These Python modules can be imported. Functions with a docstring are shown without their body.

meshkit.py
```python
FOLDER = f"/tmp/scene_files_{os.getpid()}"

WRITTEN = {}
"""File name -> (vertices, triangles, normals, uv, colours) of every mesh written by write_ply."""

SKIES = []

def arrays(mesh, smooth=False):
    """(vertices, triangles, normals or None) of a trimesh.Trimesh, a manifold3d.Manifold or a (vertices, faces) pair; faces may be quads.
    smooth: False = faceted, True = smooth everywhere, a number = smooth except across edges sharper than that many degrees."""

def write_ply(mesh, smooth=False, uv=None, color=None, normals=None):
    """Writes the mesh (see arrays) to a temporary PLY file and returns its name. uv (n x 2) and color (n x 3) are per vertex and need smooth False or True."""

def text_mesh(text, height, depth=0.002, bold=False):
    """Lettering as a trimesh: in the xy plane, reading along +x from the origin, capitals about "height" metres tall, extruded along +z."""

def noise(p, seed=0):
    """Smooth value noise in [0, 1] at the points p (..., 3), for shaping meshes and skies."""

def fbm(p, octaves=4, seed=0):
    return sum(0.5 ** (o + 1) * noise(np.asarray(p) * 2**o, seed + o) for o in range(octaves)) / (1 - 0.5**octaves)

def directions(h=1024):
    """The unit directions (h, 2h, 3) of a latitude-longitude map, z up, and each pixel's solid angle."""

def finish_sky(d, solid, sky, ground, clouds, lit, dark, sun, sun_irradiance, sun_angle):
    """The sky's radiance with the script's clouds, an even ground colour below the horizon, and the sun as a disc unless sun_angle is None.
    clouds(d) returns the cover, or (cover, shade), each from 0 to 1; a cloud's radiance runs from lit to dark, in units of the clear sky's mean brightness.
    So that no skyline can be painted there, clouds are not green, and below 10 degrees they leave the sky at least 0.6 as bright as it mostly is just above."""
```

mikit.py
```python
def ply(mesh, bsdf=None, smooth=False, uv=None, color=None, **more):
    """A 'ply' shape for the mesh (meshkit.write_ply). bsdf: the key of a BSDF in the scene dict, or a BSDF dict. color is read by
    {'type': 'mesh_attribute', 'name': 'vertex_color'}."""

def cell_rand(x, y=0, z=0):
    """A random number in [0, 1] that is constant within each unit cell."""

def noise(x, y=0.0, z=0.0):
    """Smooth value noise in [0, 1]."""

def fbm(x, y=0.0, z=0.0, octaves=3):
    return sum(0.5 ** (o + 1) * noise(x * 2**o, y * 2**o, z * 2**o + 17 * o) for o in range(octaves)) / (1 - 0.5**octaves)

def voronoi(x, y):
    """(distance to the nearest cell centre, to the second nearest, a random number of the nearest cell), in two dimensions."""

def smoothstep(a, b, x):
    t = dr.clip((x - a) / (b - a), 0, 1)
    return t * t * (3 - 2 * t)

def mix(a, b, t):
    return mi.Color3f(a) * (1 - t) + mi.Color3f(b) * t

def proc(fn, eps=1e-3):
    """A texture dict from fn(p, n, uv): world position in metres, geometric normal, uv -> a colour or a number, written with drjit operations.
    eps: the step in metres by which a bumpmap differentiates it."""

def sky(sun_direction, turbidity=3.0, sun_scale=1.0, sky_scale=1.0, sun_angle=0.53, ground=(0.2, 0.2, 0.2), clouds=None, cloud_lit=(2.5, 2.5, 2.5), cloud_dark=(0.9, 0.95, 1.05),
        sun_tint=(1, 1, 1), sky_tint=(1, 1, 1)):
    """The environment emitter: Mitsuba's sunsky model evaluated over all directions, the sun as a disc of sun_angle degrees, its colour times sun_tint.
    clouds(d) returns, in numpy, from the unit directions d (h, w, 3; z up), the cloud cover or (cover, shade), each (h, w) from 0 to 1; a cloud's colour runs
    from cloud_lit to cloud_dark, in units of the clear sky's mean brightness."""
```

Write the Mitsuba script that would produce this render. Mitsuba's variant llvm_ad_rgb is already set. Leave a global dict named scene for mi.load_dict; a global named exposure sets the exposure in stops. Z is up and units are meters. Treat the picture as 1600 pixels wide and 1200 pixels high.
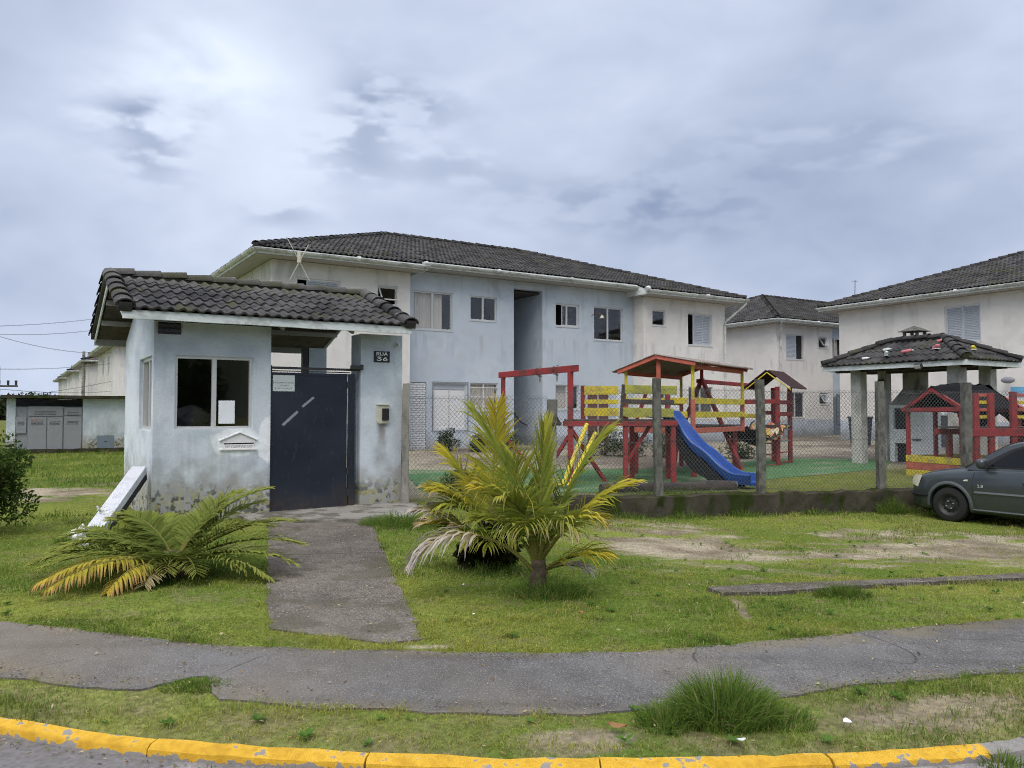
import math, random
import numpy as np, trimesh, manifold3d, shapely
from shapely.geometry import Polygon, LineString, Point, box as sbox
import drjit as dr, mitsuba as mi
import mikit, meshkit
from mikit import proc, noise, fbm, voronoi, smoothstep, mix, cell_rand

random.seed(7); rng = np.random.default_rng(7)
T = mi.ScalarTransform4f
scene, labels = {}, {}

# ------------------------------------------------------------------ camera, sky, exposure
CAM_H = 1.5
_th = math.atan2(1250, 2000)                      # the house fronts run along world x; the camera looks between +x and +y
RX, RY = math.cos(_th), -math.sin(_th)            # camera right on the ground
FX, FY = math.sin(_th), math.cos(_th)             # camera forward on the ground
_p = 45 / 1250
scene['camera'] = {'type': 'perspective', 'fov': 2 * math.degrees(math.atan(800 / 1250)), 'fov_axis': 'x', 'near_clip': 0.05, 'far_clip': 3000.0,
                   'to_world': T().look_at(origin=[0, 0, CAM_H], target=[FX, FY, CAM_H + _p], up=[0, 0, 1])}


def cloud_cover(d):
    """Overcast: a soft layer, brighter towards the zenith, with ragged darker scud and a brighter break."""
    el = np.clip(d[..., 2], 0.02, 1)
    k = 2.4 / (el + 1.0)
    q = np.stack([d[..., 0] * k, d[..., 1] * k, d[..., 2] * 2.9], -1)
    fb = lambda f, o, sd, off=0.0: meshkit.fbm(q * f + off, o, sd)
    warp = np.stack([fb(2.5, 3, 33) - 0.5, fb(2.5, 3, 44) - 0.5, 0 * el], -1)
    big, mid = fb(1.1, 3, 3, 3.1), meshkit.fbm((q + warp * 0.35) * np.array([2.6, 2.6, 1]) + 11.7, 5, 9)
    fine = meshkit.fbm((q + warp * 0.25) * 7.0 + 5.2, 5, 21)
    shade = 0.715 + 0.20 * (big - 0.5) + 0.30 * (mid - 0.5) + 0.13 * (fine - 0.5)
    def lobe(px, py, rx, ry=None):
        c = np.array([FX + RX * px, FY + RY * px, py]); c = c / np.linalg.norm(c)
        s_ = np.array([RX, RY, 0.0]); s_ = s_ - c * (s_ @ c); s_ /= np.linalg.norm(s_); u_ = np.cross(c, s_)
        f_ = np.clip(d @ c, 0, 1) > 0
        return np.exp(-((d @ s_) / rx) ** 2 - ((d @ u_) / (ry or rx)) ** 2) * f_
    shade = shade + 0.04 * np.exp(-d[..., 2] / 0.15) - 0.46 * np.clip((d[..., 2] - 0.42) / 0.5, 0, 1)
    br = np.clip((fine * 0.6 + mid * 0.2 + meshkit.fbm(q * 15.0 + 2.2, 4, 71) * 0.2 - 0.40) / 0.18, 0, 1)
    shade = shade - (0.0 + 0.16 * br) * (lobe(-0.38, 0.43, 0.10, 0.07) + 0.8 * lobe(-0.50, 0.375, 0.09, 0.06)) - 0.05 * lobe(-0.42, 0.36, 0.26, 0.2) - 0.08 * lobe(0.02, 0.44, 0.30, 0.14)
    shade = shade + 0.12 * lobe(0.30, 0.26, 0.30, 0.10) + 0.14 * lobe(-0.68, 0.44, 0.12, 0.2)
    vf = meshkit.fbm((q + warp * 0.12) * np.array([13.0, 13.0, 20.0]) + 8.8, 5, 63)
    rag = np.clip((fine * 0.35 + vf * 0.65 - 0.43) / 0.11, 0, 1)
    for px, py, rx, ry, w in ((-0.13, 0.385, 0.06, 0.03, 0.24), (-0.21, 0.33, 0.055, 0.035, 0.18), (-0.47, 0.375, 0.055, 0.022, 0.34), (-0.455, 0.325, 0.035, 0.03, 0.26), (-0.19, 0.39, 0.03, 0.05, 0.18), (-0.08, 0.31, 0.06, 0.02, 0.16), (-0.29, 0.25, 0.04, 0.014, 0.2), (0.42, 0.34, 0.14, 0.03, 0.10), (0.2, 0.27, 0.12, 0.04, 0.10), (0.05, 0.26, 0.1, 0.03, 0.09)):
        shade = shade + 0.75 * w * rag * lobe(px, py, rx, ry)
    return np.ones(d.shape[:2]), np.clip(shade, 0, 1)


scene['sky'] = mikit.sky([-0.55, -0.50, 1.0], turbidity=3, sun_scale=0.23, sun_angle=45, ground=(0.18, 0.19, 0.15), clouds=cloud_cover,
                         cloud_lit=(2.0, 2.15, 2.36), cloud_dark=(0.34, 0.44, 0.69), sun_tint=(0.86, 0.95, 1.12))
exposure = 2.95

# ------------------------------------------------------------------ helpers


def key_for(k):
    if k not in scene and k not in labels:
        return k
    i = 1
    while f'{k}_{i:03d}' in scene or f'{k}_{i:03d}' in labels:
        i += 1
    return f'{k}_{i:03d}'


_ctr = {}


def fast_key(k):
    n = _ctr.get(k, 0); _ctr[k] = n + 1
    return k if n == 0 else f'{k}_{n:03d}'


def thing(name, label, cat, group=None):
    k = key_for(name)
    labels[k] = {'label': label, 'category': cat}
    if group:
        labels[k]['group'] = group
    return k


def part(parent, name, mesh, mat, smooth=False, label=None, kind=None, **kw):
    k = fast_key(f'{parent}__{name}')
    scene[k] = mesh if isinstance(mesh, dict) else mikit.ply(mesh, mat, smooth, **kw)
    if label or kind:
        labels[k] = {a: b for a, b in (('label', label), ('kind', kind)) if b}
    return k


def single(name, mesh, mat, label, cat, group=None, smooth=False, kind=None, **kw):
    k = key_for(name)
    scene[k] = mikit.ply(mesh, mat, smooth, **kw)
    labels[k] = {'label': label}
    if cat: labels[k]['category'] = cat
    if group: labels[k]['group'] = group
    if kind: labels[k]['kind'] = kind
    return k


def structure(name, mesh, mat, label=None, smooth=False, parent=None, **kw):
    k = key_for(name)
    scene[k] = mikit.ply(mesh, mat, smooth, **kw)
    labels[k] = {'kind': 'structure'}
    if label: labels[k]['label'] = label
    return k


def W(X, D, z=0.0):
    return np.array([X * RX + D * FX, X * RY + D * FY, z])


def XD(x, y):
    return x * RX + y * RY, x * FX + y * FY


def cat(ms):
    return trimesh.util.concatenate([m for m in ms if m is not None])


def bx(x0, x1, y0, y1, z0, z1):
    m = trimesh.creation.box(extents=[abs(x1 - x0), abs(y1 - y0), abs(z1 - z0)])
    m.apply_translation([(x0 + x1) / 2, (y0 + y1) / 2, (z0 + z1) / 2])
    return m


def cham_box(w, h, l, c):
    """a box l long (z) with chamfered long edges"""
    a, b = w / 2, h / 2
    pts = [(-a + c, -b), (a - c, -b), (a, -b + c), (a, b - c), (a - c, b), (-a + c, b), (-a, b - c), (-a, -b + c)]
    return trimesh.creation.extrude_polygon(Polygon(pts), l, engine='earcut')


def frame_to(p0, p1, up=(0, 0, 1)):
    p0, p1 = np.asarray(p0, float), np.asarray(p1, float)
    t = p1 - p0; L = np.linalg.norm(t); t = t / L
    up = np.asarray(up, float)
    if abs(t @ up) > 0.97: up = np.array([FX, FY, 0.0])
    s = np.cross(t, up); s /= np.linalg.norm(s); u = np.cross(s, t)
    M = np.eye(4); M[:3, 0], M[:3, 1], M[:3, 2], M[:3, 3] = s, u, t, p0
    return M, L


def bar(p0, p1, w=0.09, h=None, c=0.006, up=(0, 0, 1)):
    """a beam from p0 to p1: w across, h along up"""
    h = w if h is None else h
    M, L = frame_to(p0, p1, up)
    m = cham_box(w, h, L, min(c, w / 4, h / 4)); m.apply_transform(M)
    return m


def tube(pts, r, sides=6):
    pts = np.asarray(pts, float); n = len(pts)
    r = np.broadcast_to(r, (n,))
    t = np.gradient(pts, axis=0); t /= np.linalg.norm(t, axis=1, keepdims=True) + 1e-12
    ref = np.array([0, 0, 1.0]) if abs(t[0, 2]) < 0.9 else np.array([1.0, 0, 0])
    a = np.cross(t, ref); a /= np.linalg.norm(a, axis=1, keepdims=True) + 1e-9
    b = np.cross(t, a); an = np.arange(sides) * 2 * np.pi / sides
    v = pts[:, None] + r[:, None, None] * (np.cos(an)[None, :, None] * a[:, None] + np.sin(an)[None, :, None] * b[:, None])
    i, j = np.meshgrid(np.arange(n - 1), np.arange(sides), indexing='ij')
    q = np.stack([i * sides + j, (i + 1) * sides + j, (i + 1) * sides + (j + 1) % sides, i * sides + (j + 1) % sides], -1).reshape(-1, 4)
    f = np.vstack([q[:, [0, 2, 1]], q[:, [0, 3, 2]]])
    v = v.reshape(-1, 3)
    c0, c1 = len(v), len(v) + 1
    v = np.vstack([v, pts[0], pts[-1]])
    k = np.arange(sides)
    f = np.vstack([f, np.stack([k * 0 + c0, (k + 1) % sides, k], 1), np.stack([k * 0 + c1, (n - 1) * sides + k, (n - 1) * sides + (k + 1) % sides], 1)])
    return trimesh.Trimesh(v, f, process=False)


def grid_mesh(P):
    """P (n, m, 3) -> triangles"""
    n, m = P.shape[:2]
    i, j = np.meshgrid(np.arange(n - 1), np.arange(m - 1), indexing='ij')
    q = np.stack([i * m + j, (i + 1) * m + j, (i + 1) * m + j + 1, i * m + j + 1], -1).reshape(-1, 4)
    return trimesh.Trimesh(P.reshape(-1, 3), np.vstack([q[:, [0, 1, 2]], q[:, [0, 2, 3]]]), process=False)


def extrude(poly, h):
    ps = getattr(poly, 'geoms', [poly])
    return cat([trimesh.creation.extrude_polygon(p, h, engine='earcut') for p in ps if p.area > 1e-8])


def on_wall(mesh, o, d, out=None):
    """mesh drawn in (a along, b up, c outwards) -> world; o = (x, y), d = unit direction along; outward is d turned clockwise"""
    d = np.array(d, float); n = np.array([d[1], -d[0]])
    M = np.eye(4); M[:3, 0] = [d[0], d[1], 0]; M[:3, 1] = [0, 0, 1]; M[:3, 2] = [n[0], n[1], 0]; M[:2, 3] = o
    m = mesh.copy(); m.apply_transform(M)
    return m


def facade(o, d, a0, a1, z0, z1, holes=(), thick=0.14, top=None):
    pts = [(a0, z0), (a1, z0)] + (top if top else [(a1, z1), (a0, z1)])
    p = Polygon(pts)
    for h in holes:
        p = p.difference(sbox(h[0], h[1], h[2], h[3]))
    m = extrude(p, thick); m.apply_translation([0, 0, -thick])
    return on_wall(m, o, d)


def to_manifold(m):
    m = trimesh.Trimesh(m.vertices, m.faces, process=True); m.merge_vertices()
    return manifold3d.Manifold(manifold3d.Mesh(np.asarray(m.vertices, np.float32), np.asarray(m.faces, np.uint32)))


def from_manifold(M):
    k = M.to_mesh()
    return trimesh.Trimesh(k.vert_properties[:, :3], k.tri_verts, process=False)


def jitter(mesh, amp, freq=6.0, seed=0):
    v = np.array(mesh.vertices)
    for k in range(3):
        v[:, k] += amp * 2 * (meshkit.fbm(v * freq + 31.7 * k, 3, seed + k) - 0.5)
    return trimesh.Trimesh(v, mesh.faces, process=False)


def dense(mesh, edge):
    v, f = trimesh.remesh.subdivide_to_size(mesh.vertices, mesh.faces, edge, max_iter=12)
    return trimesh.Trimesh(v, f, process=True)


# ------------------------------------------------------------------ terrain


def S(a, b, x):
    t = np.clip((np.asarray(x, float) - a) / (b - a), 0, 1)
    return t * t * (3 - 2 * t)


KERB = [(-60, 30), (-30, 18.5), (-14, 10.3), (-8, 7.05), (-5, 5.45), (-3.6, 4.55), (-2.59, 4.1), (-1.96, 3.89), (-1.4, 3.77), (-0.87, 3.7), (0, 3.61), (0.57, 3.61), (1.14, 3.63), (1.76, 3.72), (2.16, 3.77), (2.6, 3.92), (3.6, 4.5), (5.2, 5.6), (8, 7.8), (14, 12.6), (30, 25.5), (60, 49)]
KX, KD = np.array(KERB).T


def kerb_d(X):
    return np.interp(X, KX, KD)


def ground_z(X, D):
    """the front lawn and everything outside the playground lot"""
    X, D = np.asarray(X, float), np.asarray(D, float)
    z = -0.25 * S(-1.9, 2.6, X) * S(5.6, 11.0, D) - 0.03 * S(1.3, 0.2, D - kerb_d(X))
    z = z + 0.025 * (meshkit.fbm(np.stack([X * 0.7, D * 0.7, X * 0], -1), 3, 5) - 0.5) * S(0.2, 0.9, D - kerb_d(X))
    z = z - 0.030 * S(0.12, 0.0, D - kerb_d(X))
    return np.where(D < kerb_d(X) - 0.05, -0.26, z)


def fence_d(X):
    return 12.75 + 0.182 * (np.asarray(X, float) + 1.7)


def fence_y(x):
    return 11.71 - 0.3985 * (np.asarray(x, float) - 5.31)


def lot_z(X, D):
    X, D = np.asarray(X, float), np.asarray(D, float)
    return np.clip(0.10 + 0.02 * (D - 14), 0.07, 0.34) - 0.06 * S(0.5, -2.0, X) * S(16, 13, D) + 0.02 * (meshkit.fbm(np.stack([X * 0.6, D * 0.6, X * 0], -1), 3, 8) - 0.5)


def drape(poly, zf, off=0.004, edge=0.35, skirt=0.0, rag=0.0, seed=0):
    """a sheet over the (X, D) polygon that follows the ground"""
    if rag:
        ring = poly.exterior.segmentize(0.06)
        c = np.array(ring.coords)[:-1]
        n = np.stack([c[:, 0] * 5, c[:, 1] * 5, c[:, 0] * 0], -1)
        c = c + rag * 2 * np.stack([meshkit.fbm(n, 4, seed) - 0.5, meshkit.fbm(n + 40, 4, seed) - 0.5], -1)
        poly = Polygon(c).buffer(0)
        if hasattr(poly, 'geoms'): poly = max(poly.geoms, key=lambda g: g.area)
    v, f = trimesh.creation.triangulate_polygon(poly, engine='earcut')
    v, f = trimesh.remesh.subdivide_to_size(np.c_[v, np.zeros(len(v))], f, edge, max_iter=14)
    X, D = v[:, 0], v[:, 1]
    z = zf(X, D) + off
    P = np.stack([X * RX + D * FX, X * RY + D * FY, z], -1)
    m = trimesh.Trimesh(P, f, process=False)
    if m.face_normals[:, 2].mean() < 0:
        m.invert()
    if skirt:
        c = np.array(poly.exterior.coords)
        zt = zf(c[:, 0], c[:, 1]) + off
        G = np.stack([np.stack([c[:, 0] * RX + c[:, 1] * FX, c[:, 0] * RY + c[:, 1] * FY, zt - k], -1) for k in (0, skirt)], 0)
        m = cat([m, grid_mesh(G)])
    return m, poly


SIDEWALK = Polygon([(-14, 14.2), (-9, 10.0), (-6, 7.55), (-3.67, 5.8), (-2.78, 5.5), (-1.8, 5.17), (-1.21, 5.09), (0, 5.01), (0.8, 5.03), (1.67, 5.27), (2.65, 5.58), (3.73, 5.88), (6, 7.0), (9, 9.0), (14, 13.0),
                    (14.6, 12.0), (9, 7.6), (6, 5.7), (3.9, 5.05), (3.0, 4.74), (2.56, 4.63), (2.14, 4.52), (1.79, 4.44), (1.53, 4.32), (0.9, 4.17), (0.32, 4.1), (0, 4.08), (-0.99, 4.18), (-1.54, 4.3), (-1.67, 4.5), (-1.75, 4.62), (-1.82, 4.61),
                    (-1.96, 4.5), (-2.06, 4.42), (-2.38, 4.5), (-2.95, 4.66), (-5, 5.95), (-9, 8.6), (-14, 12.6)])
PATH = Polygon([(-1.67, 5.58), (-2.02, 6.64), (-2.44, 8.04), (-3.33, 11.0), (-2.0, 11.34), (-1.02, 7.14), (-0.68, 5.74), (-0.6, 5.3), (-0.83, 5.23), (-1.3, 5.42)])
APRON = Polygon([(-3.9, 12.6), (-1.5, 12.85), (-1.42, 11.3), (-2.4, 11.0), (-3.5, 10.85), (-4.2, 11.9)])
STRIP = Polygon([(1.69, 6.95), (2.17, 7.2), (3.58, 7.5), (5.02, 7.88), (9, 9.9), (9.1, 9.6), (4.81, 7.56), (3.44, 7.22), (2.32, 6.83), (1.75, 6.69)])
COURT = Polygon([(-1.6, 14.4), (0.6, 14.0), (3.6, 14.6), (5.3, 16.4), (8.6, 18.6), (10.3, 21.6), (7.2, 21.8), (3.6, 18.6), (-2.6, 18.4)])
# bare ground: centre X, D, radii, turn
BARE = [(2.2, 10.5, 1.45, 3.1, 0.0), (5.5, 10.2, 3.0, 2.1, 0.25), (-8.4, 15.0, 2.0, 1.9, 0.0), (0.35, 3.80, 0.34, 0.12, 0.0), (2.1, 4.12, 0.65, 0.22, 0.3), (1.76, 6.2, 0.07, 0.75, -0.15), (7.4, 8.7, 1.4, 0.8, 0.3), (-0.58, 5.16, 0.28, 0.10, 0.0)]


def bare_np(X, D):
    m = np.zeros_like(X)
    for cx, cd, rx, rd, a in BARE:
        u, v = (X - cx) * math.cos(a) + (D - cd) * math.sin(a), -(X - cx) * math.sin(a) + (D - cd) * math.cos(a)
        m = np.maximum(m, 1.0 - np.sqrt((u / rx) ** 2 + (v / rd) ** 2) * 0.55)
    n = meshkit.fbm(np.stack([X * 1.3, D * 2.2, X * 0], -1), 4, 77)
    return S(0.38, 0.62, m * 0.75 + (n - 0.5) * 0.75)


def bare_dr(X, D):
    m = mi.Float(0)
    for cx, cd, rx, rd, a in BARE:
        u, v = (X - cx) * math.cos(a) + (D - cd) * math.sin(a), -(X - cx) * math.sin(a) + (D - cd) * math.cos(a)
        m = dr.maximum(m, 1.0 - dr.sqrt(dr.square(u / rx) + dr.square(v / rd)) * 0.55)
    return m


# ------------------------------------------------------------------ materials


def bsdf(key, d):
    scene[key] = d
    return key


def rgb(*c):
    return {'type': 'rgb', 'value': list(c)}


def plain(key, c, rough=0.7, metallic=0.0, spec=0.4, two=True, **kw):
    d = {'type': 'principled', 'base_color': rgb(*c) if not isinstance(c, dict) else c, 'roughness': rough, 'metallic': metallic, 'specular': spec, **kw}
    return bsdf(key, {'type': 'twosided', 'bsdf': d} if two else d)


def bumped(key, c, rough, height, scale, spec=0.3):
    return bsdf(key, {'type': 'twosided', 'bsdf': {'type': 'bumpmap', 'arbitrary': proc(height, 2e-3), 'scale': scale,
                      'bsdf': {'type': 'principled', 'base_color': c, 'roughness': rough, 'specular': spec}}})


def xd_dr(p):
    return p.x * RX + p.y * RY, p.x * FX + p.y * FY


def lawn_color(p, n, uv):
    X, D = xd_dr(p)
    a = fbm(p.x * 0.55, p.y * 0.55, 3.0, 3); b = fbm(p.x * 5, p.y * 5, 1.0, 3); c = noise(p.x * 40, p.y * 40, 0.0)
    g = mix((0.10, 0.145, 0.028), (0.19, 0.22, 0.05), smoothstep(0.3, 0.7, a))
    g = mix(g, (0.17, 0.155, 0.075), smoothstep(0.52, 0.75, b) * 0.6)
    soil = mix((0.19, 0.155, 0.11), (0.36, 0.31, 0.225), smoothstep(0.25, 0.75, fbm(p.x * 2.1, p.y * 2.1, 9.0, 3)))
    m = bare_dr(X, D) * 0.75 + (fbm(X * 1.3, D * 2.2, 0.0, 4) - 0.5) * 0.75
    col = mix(g, soil, smoothstep(0.36, 0.60, m + (b - 0.5) * 0.25))
    vg = smoothstep(0.62, 0.2, D - (3.60 + 0.07 * X * X)) * smoothstep(0.3, 0.6, b * 0.6 + a * 0.4)
    col = mix(col, mix((0.11, 0.095, 0.055), (0.25, 0.205, 0.125), noise(p.x * 22, p.y * 22, 2.0)), vg * 0.55)
    return col * (0.72 + 0.56 * c)


bsdf('mat_lawn', {'type': 'twosided', 'bsdf': {'type': 'diffuse', 'reflectance': proc(lawn_color)}})


def lot_color(p, n, uv):
    X, D = xd_dr(p)
    a = fbm(p.x * 0.5, p.y * 0.5, 2.0, 3); b = fbm(p.x * 4, p.y * 4, 5.0, 3); c = noise(p.x * 30, p.y * 30, 0.0)
    soil = mix((0.16, 0.135, 0.11), (0.34, 0.30, 0.24), smoothstep(0.35, 0.7, a * 0.7 + b * 0.3))
    grass = mix((0.10, 0.13, 0.03), (0.19, 0.19, 0.05), b)
    front = smoothstep(18.3, 16.0, D - 0.30 * (X - 3)) * smoothstep(1.5, 4.5, X) + smoothstep(1.5, 0.2, D - (12.75 + 0.182 * (X + 1.7)))
    col = mix(soil, grass, dr.clip(front + (a - 0.5) * 0.8, 0, 1))
    return col * (0.8 + 0.4 * c)


bsdf('mat_lot', {'type': 'twosided', 'bsdf': {'type': 'diffuse', 'reflectance': proc(lot_color)}})


def court_color(p, n, uv):
    a = fbm(p.x * 1.2, p.y * 1.2, 2.0, 4); c = noise(p.x * 14, p.y * 14, 0.0)
    g = mix((0.078, 0.165, 0.072), (0.13, 0.235, 0.115), a)
    return mix(g, (0.22, 0.24, 0.16), smoothstep(0.58, 0.74, fbm(p.x * 0.8, p.y * 2.3, 8.0, 4)) * 0.7) * (0.88 + 0.24 * c)


bsdf('mat_court', {'type': 'twosided', 'bsdf': {'type': 'diffuse', 'reflectance': proc(court_color)}})


def speck(p, s):
    d1, d2, r = voronoi(p.x * s, p.y * s)
    return d1, r


def walk_color(p, n, uv):
    d1, r = speck(p, 105.0)
    d3, r3 = speck(p, 62.0)
    a = fbm(p.x * 0.9, p.y * 0.9, 4.0, 4); b = fbm(p.x * 7, p.y * 7, 2.0, 3)
    base = mix((0.085, 0.082, 0.080), (0.15, 0.146, 0.144), smoothstep(0.3, 0.72, a * 0.65 + b * 0.35))
    st = smoothstep(0.45, 0.2, d1)
    col = mix(base, mix((0.05, 0.047, 0.047), (0.36, 0.34, 0.33), r * r), st * 0.62)
    col = mix(col, mi.Color3f(0.52, 0.49, 0.47), smoothstep(0.34, 0.15, d3) * smoothstep(0.88, 0.97, r3) * 0.38)
    crack = dr.abs(fbm(p.x * 0.55 + 0.2, p.y * 0.55, 7.0, 4) - 0.5)
    col = col * (1 - 0.6 * smoothstep(0.0035, 0.0, crack) * smoothstep(0.45, 0.6, noise(p.x * 0.7, p.y * 0.7, 3.3)))
    X, D = xd_dr(p)
    wob = 0.10 * (fbm(p.x * 3.5, p.y * 3.5, 5.0, 3) - 0.5)
    for (xa, da, xb, db) in ((-1.72, 4.6, -1.45, 5.14), (-2.9, 4.75, -2.2, 5.3), (2.35, 4.55, 2.75, 5.62), (0.95, 4.15, 1.15, 5.1), (-4.3, 5.6, -3.9, 6.2)):
        L2 = (xb - xa) ** 2 + (db - da) ** 2
        t = dr.clip(((X - xa) * (xb - xa) + (D - da) * (db - da)) / L2, 0, 1)
        e = dr.sqrt(dr.square(X - xa - t * (xb - xa) + wob) + dr.square(D - da - t * (db - da) + wob * 0.4))
        col = col * (1 - 0.72 * smoothstep(0.011, 0.003, e + 0.004 * (b - 0.5)))
    edge = smoothstep(0.30, 0.0, D - (4.06 + 0.075 * X * X)) + smoothstep(0.25, 0.0, 5.06 + 0.058 * X * X - D)
    col = mix(col, (0.17, 0.145, 0.10), dr.clip(edge * smoothstep(0.35, 0.65, fbm(p.x * 4, p.y * 4, 20.0, 4)), 0, 1) * 0.7)
    tyre = smoothstep(0.5, 0.75, fbm(X * 0.5, D * 5.0, 30.0, 3))
    col = col * (1 - 0.25 * tyre)
    return mix(col, (0.21, 0.17, 0.12), smoothstep(0.54, 0.76, fbm(p.x * 0.45, p.y * 0.45, 12.0, 3)) * 0.4)


def walk_bump(p, n, uv):
    d1, r = speck(p, 75.0)
    return smoothstep(0.5, 0.1, d1) * (0.4 + 0.6 * r)


bumped('mat_walk', proc(walk_color), 0.9, walk_bump, 0.004, 0.25)


def path_color(p, n, uv):
    d1, r = speck(p, 70.0)
    d2, r2 = speck(p, 38.0)
    a = fbm(p.x * 1.1, p.y * 1.1, 4.0, 4); b = fbm(p.x * 6, p.y * 6, 2.0, 3); c = fbm(p.x * 24, p.y * 24, 1.0, 3)
    base = mix((0.062, 0.053, 0.045), (0.165, 0.145, 0.125), smoothstep(0.28, 0.72, a * 0.4 + b * 0.35 + c * 0.25))
    col = mix(base, mix((0.035, 0.031, 0.027), (0.34, 0.30, 0.26), r * r), smoothstep(0.5, 0.2, d1) * 0.65)
    col = mix(col, mi.Color3f(0.36, 0.32, 0.28), smoothstep(0.34, 0.15, d2) * smoothstep(0.72, 0.9, r2) * 0.6)
    col = mix(col, (0.075, 0.07, 0.045), smoothstep(0.52, 0.70, fbm(p.x * 2.3, p.y * 2.3, 15.0, 4)) * 0.55)
    X, D = xd_dr(p)
    j = dr.abs(D - 8.55 - 0.12 * (X + 1.8) + 0.03 * (b - 0.5))
    return col * (1 - 0.55 * smoothstep(0.02, 0.008, j))


bumped('mat_path', proc(path_color), 0.92, walk_bump, 0.005, 0.2)


def concrete_fn(lo, hi, stain, amt, f=3.0):
    def fn(p, n, uv):
        a = fbm(p.x * f, p.y * f, p.z * f, 4); b = noise(p.x * 55, p.y * 55, p.z * 55)
        s = fbm(p.x * f * 1.7 + 9, p.y * f * 1.7, p.z * f * 0.8, 4)
        return mix(mix(lo, hi, a), stain, smoothstep(0.46, 0.66, s) * amt) * (0.82 + 0.36 * b)
    return fn


bsdf('mat_concrete', {'type': 'twosided', 'bsdf': {'type': 'diffuse', 'reflectance': proc(concrete_fn((0.20, 0.19, 0.17), (0.36, 0.34, 0.31), (0.11, 0.105, 0.085), 0.8))}})
bsdf('mat_pillar', {'type': 'twosided', 'bsdf': {'type': 'diffuse', 'reflectance': proc(concrete_fn((0.42, 0.41, 0.38), (0.58, 0.57, 0.54), (0.27, 0.265, 0.24), 0.6))}})
bsdf('mat_post', {'type': 'twosided', 'bsdf': {'type': 'diffuse', 'reflectance': proc(concrete_fn((0.095, 0.095, 0.087), (0.21, 0.205, 0.185), (0.06, 0.06, 0.052), 0.6, 9.0))}})
bsdf('mat_mossy', {'type': 'twosided', 'bsdf': {'type': 'diffuse', 'reflectance': proc(concrete_fn((0.030, 0.027, 0.021), (0.095, 0.085, 0.066), (0.030, 0.042, 0.012), 0.95, 3.4))}})
bsdf('mat_road', {'type': 'twosided', 'bsdf': {'type': 'diffuse', 'reflectance': proc(concrete_fn((0.27, 0.25, 0.245), (0.38, 0.355, 0.35), (0.10, 0.095, 0.095), 0.6, 1.3))}})


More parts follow.
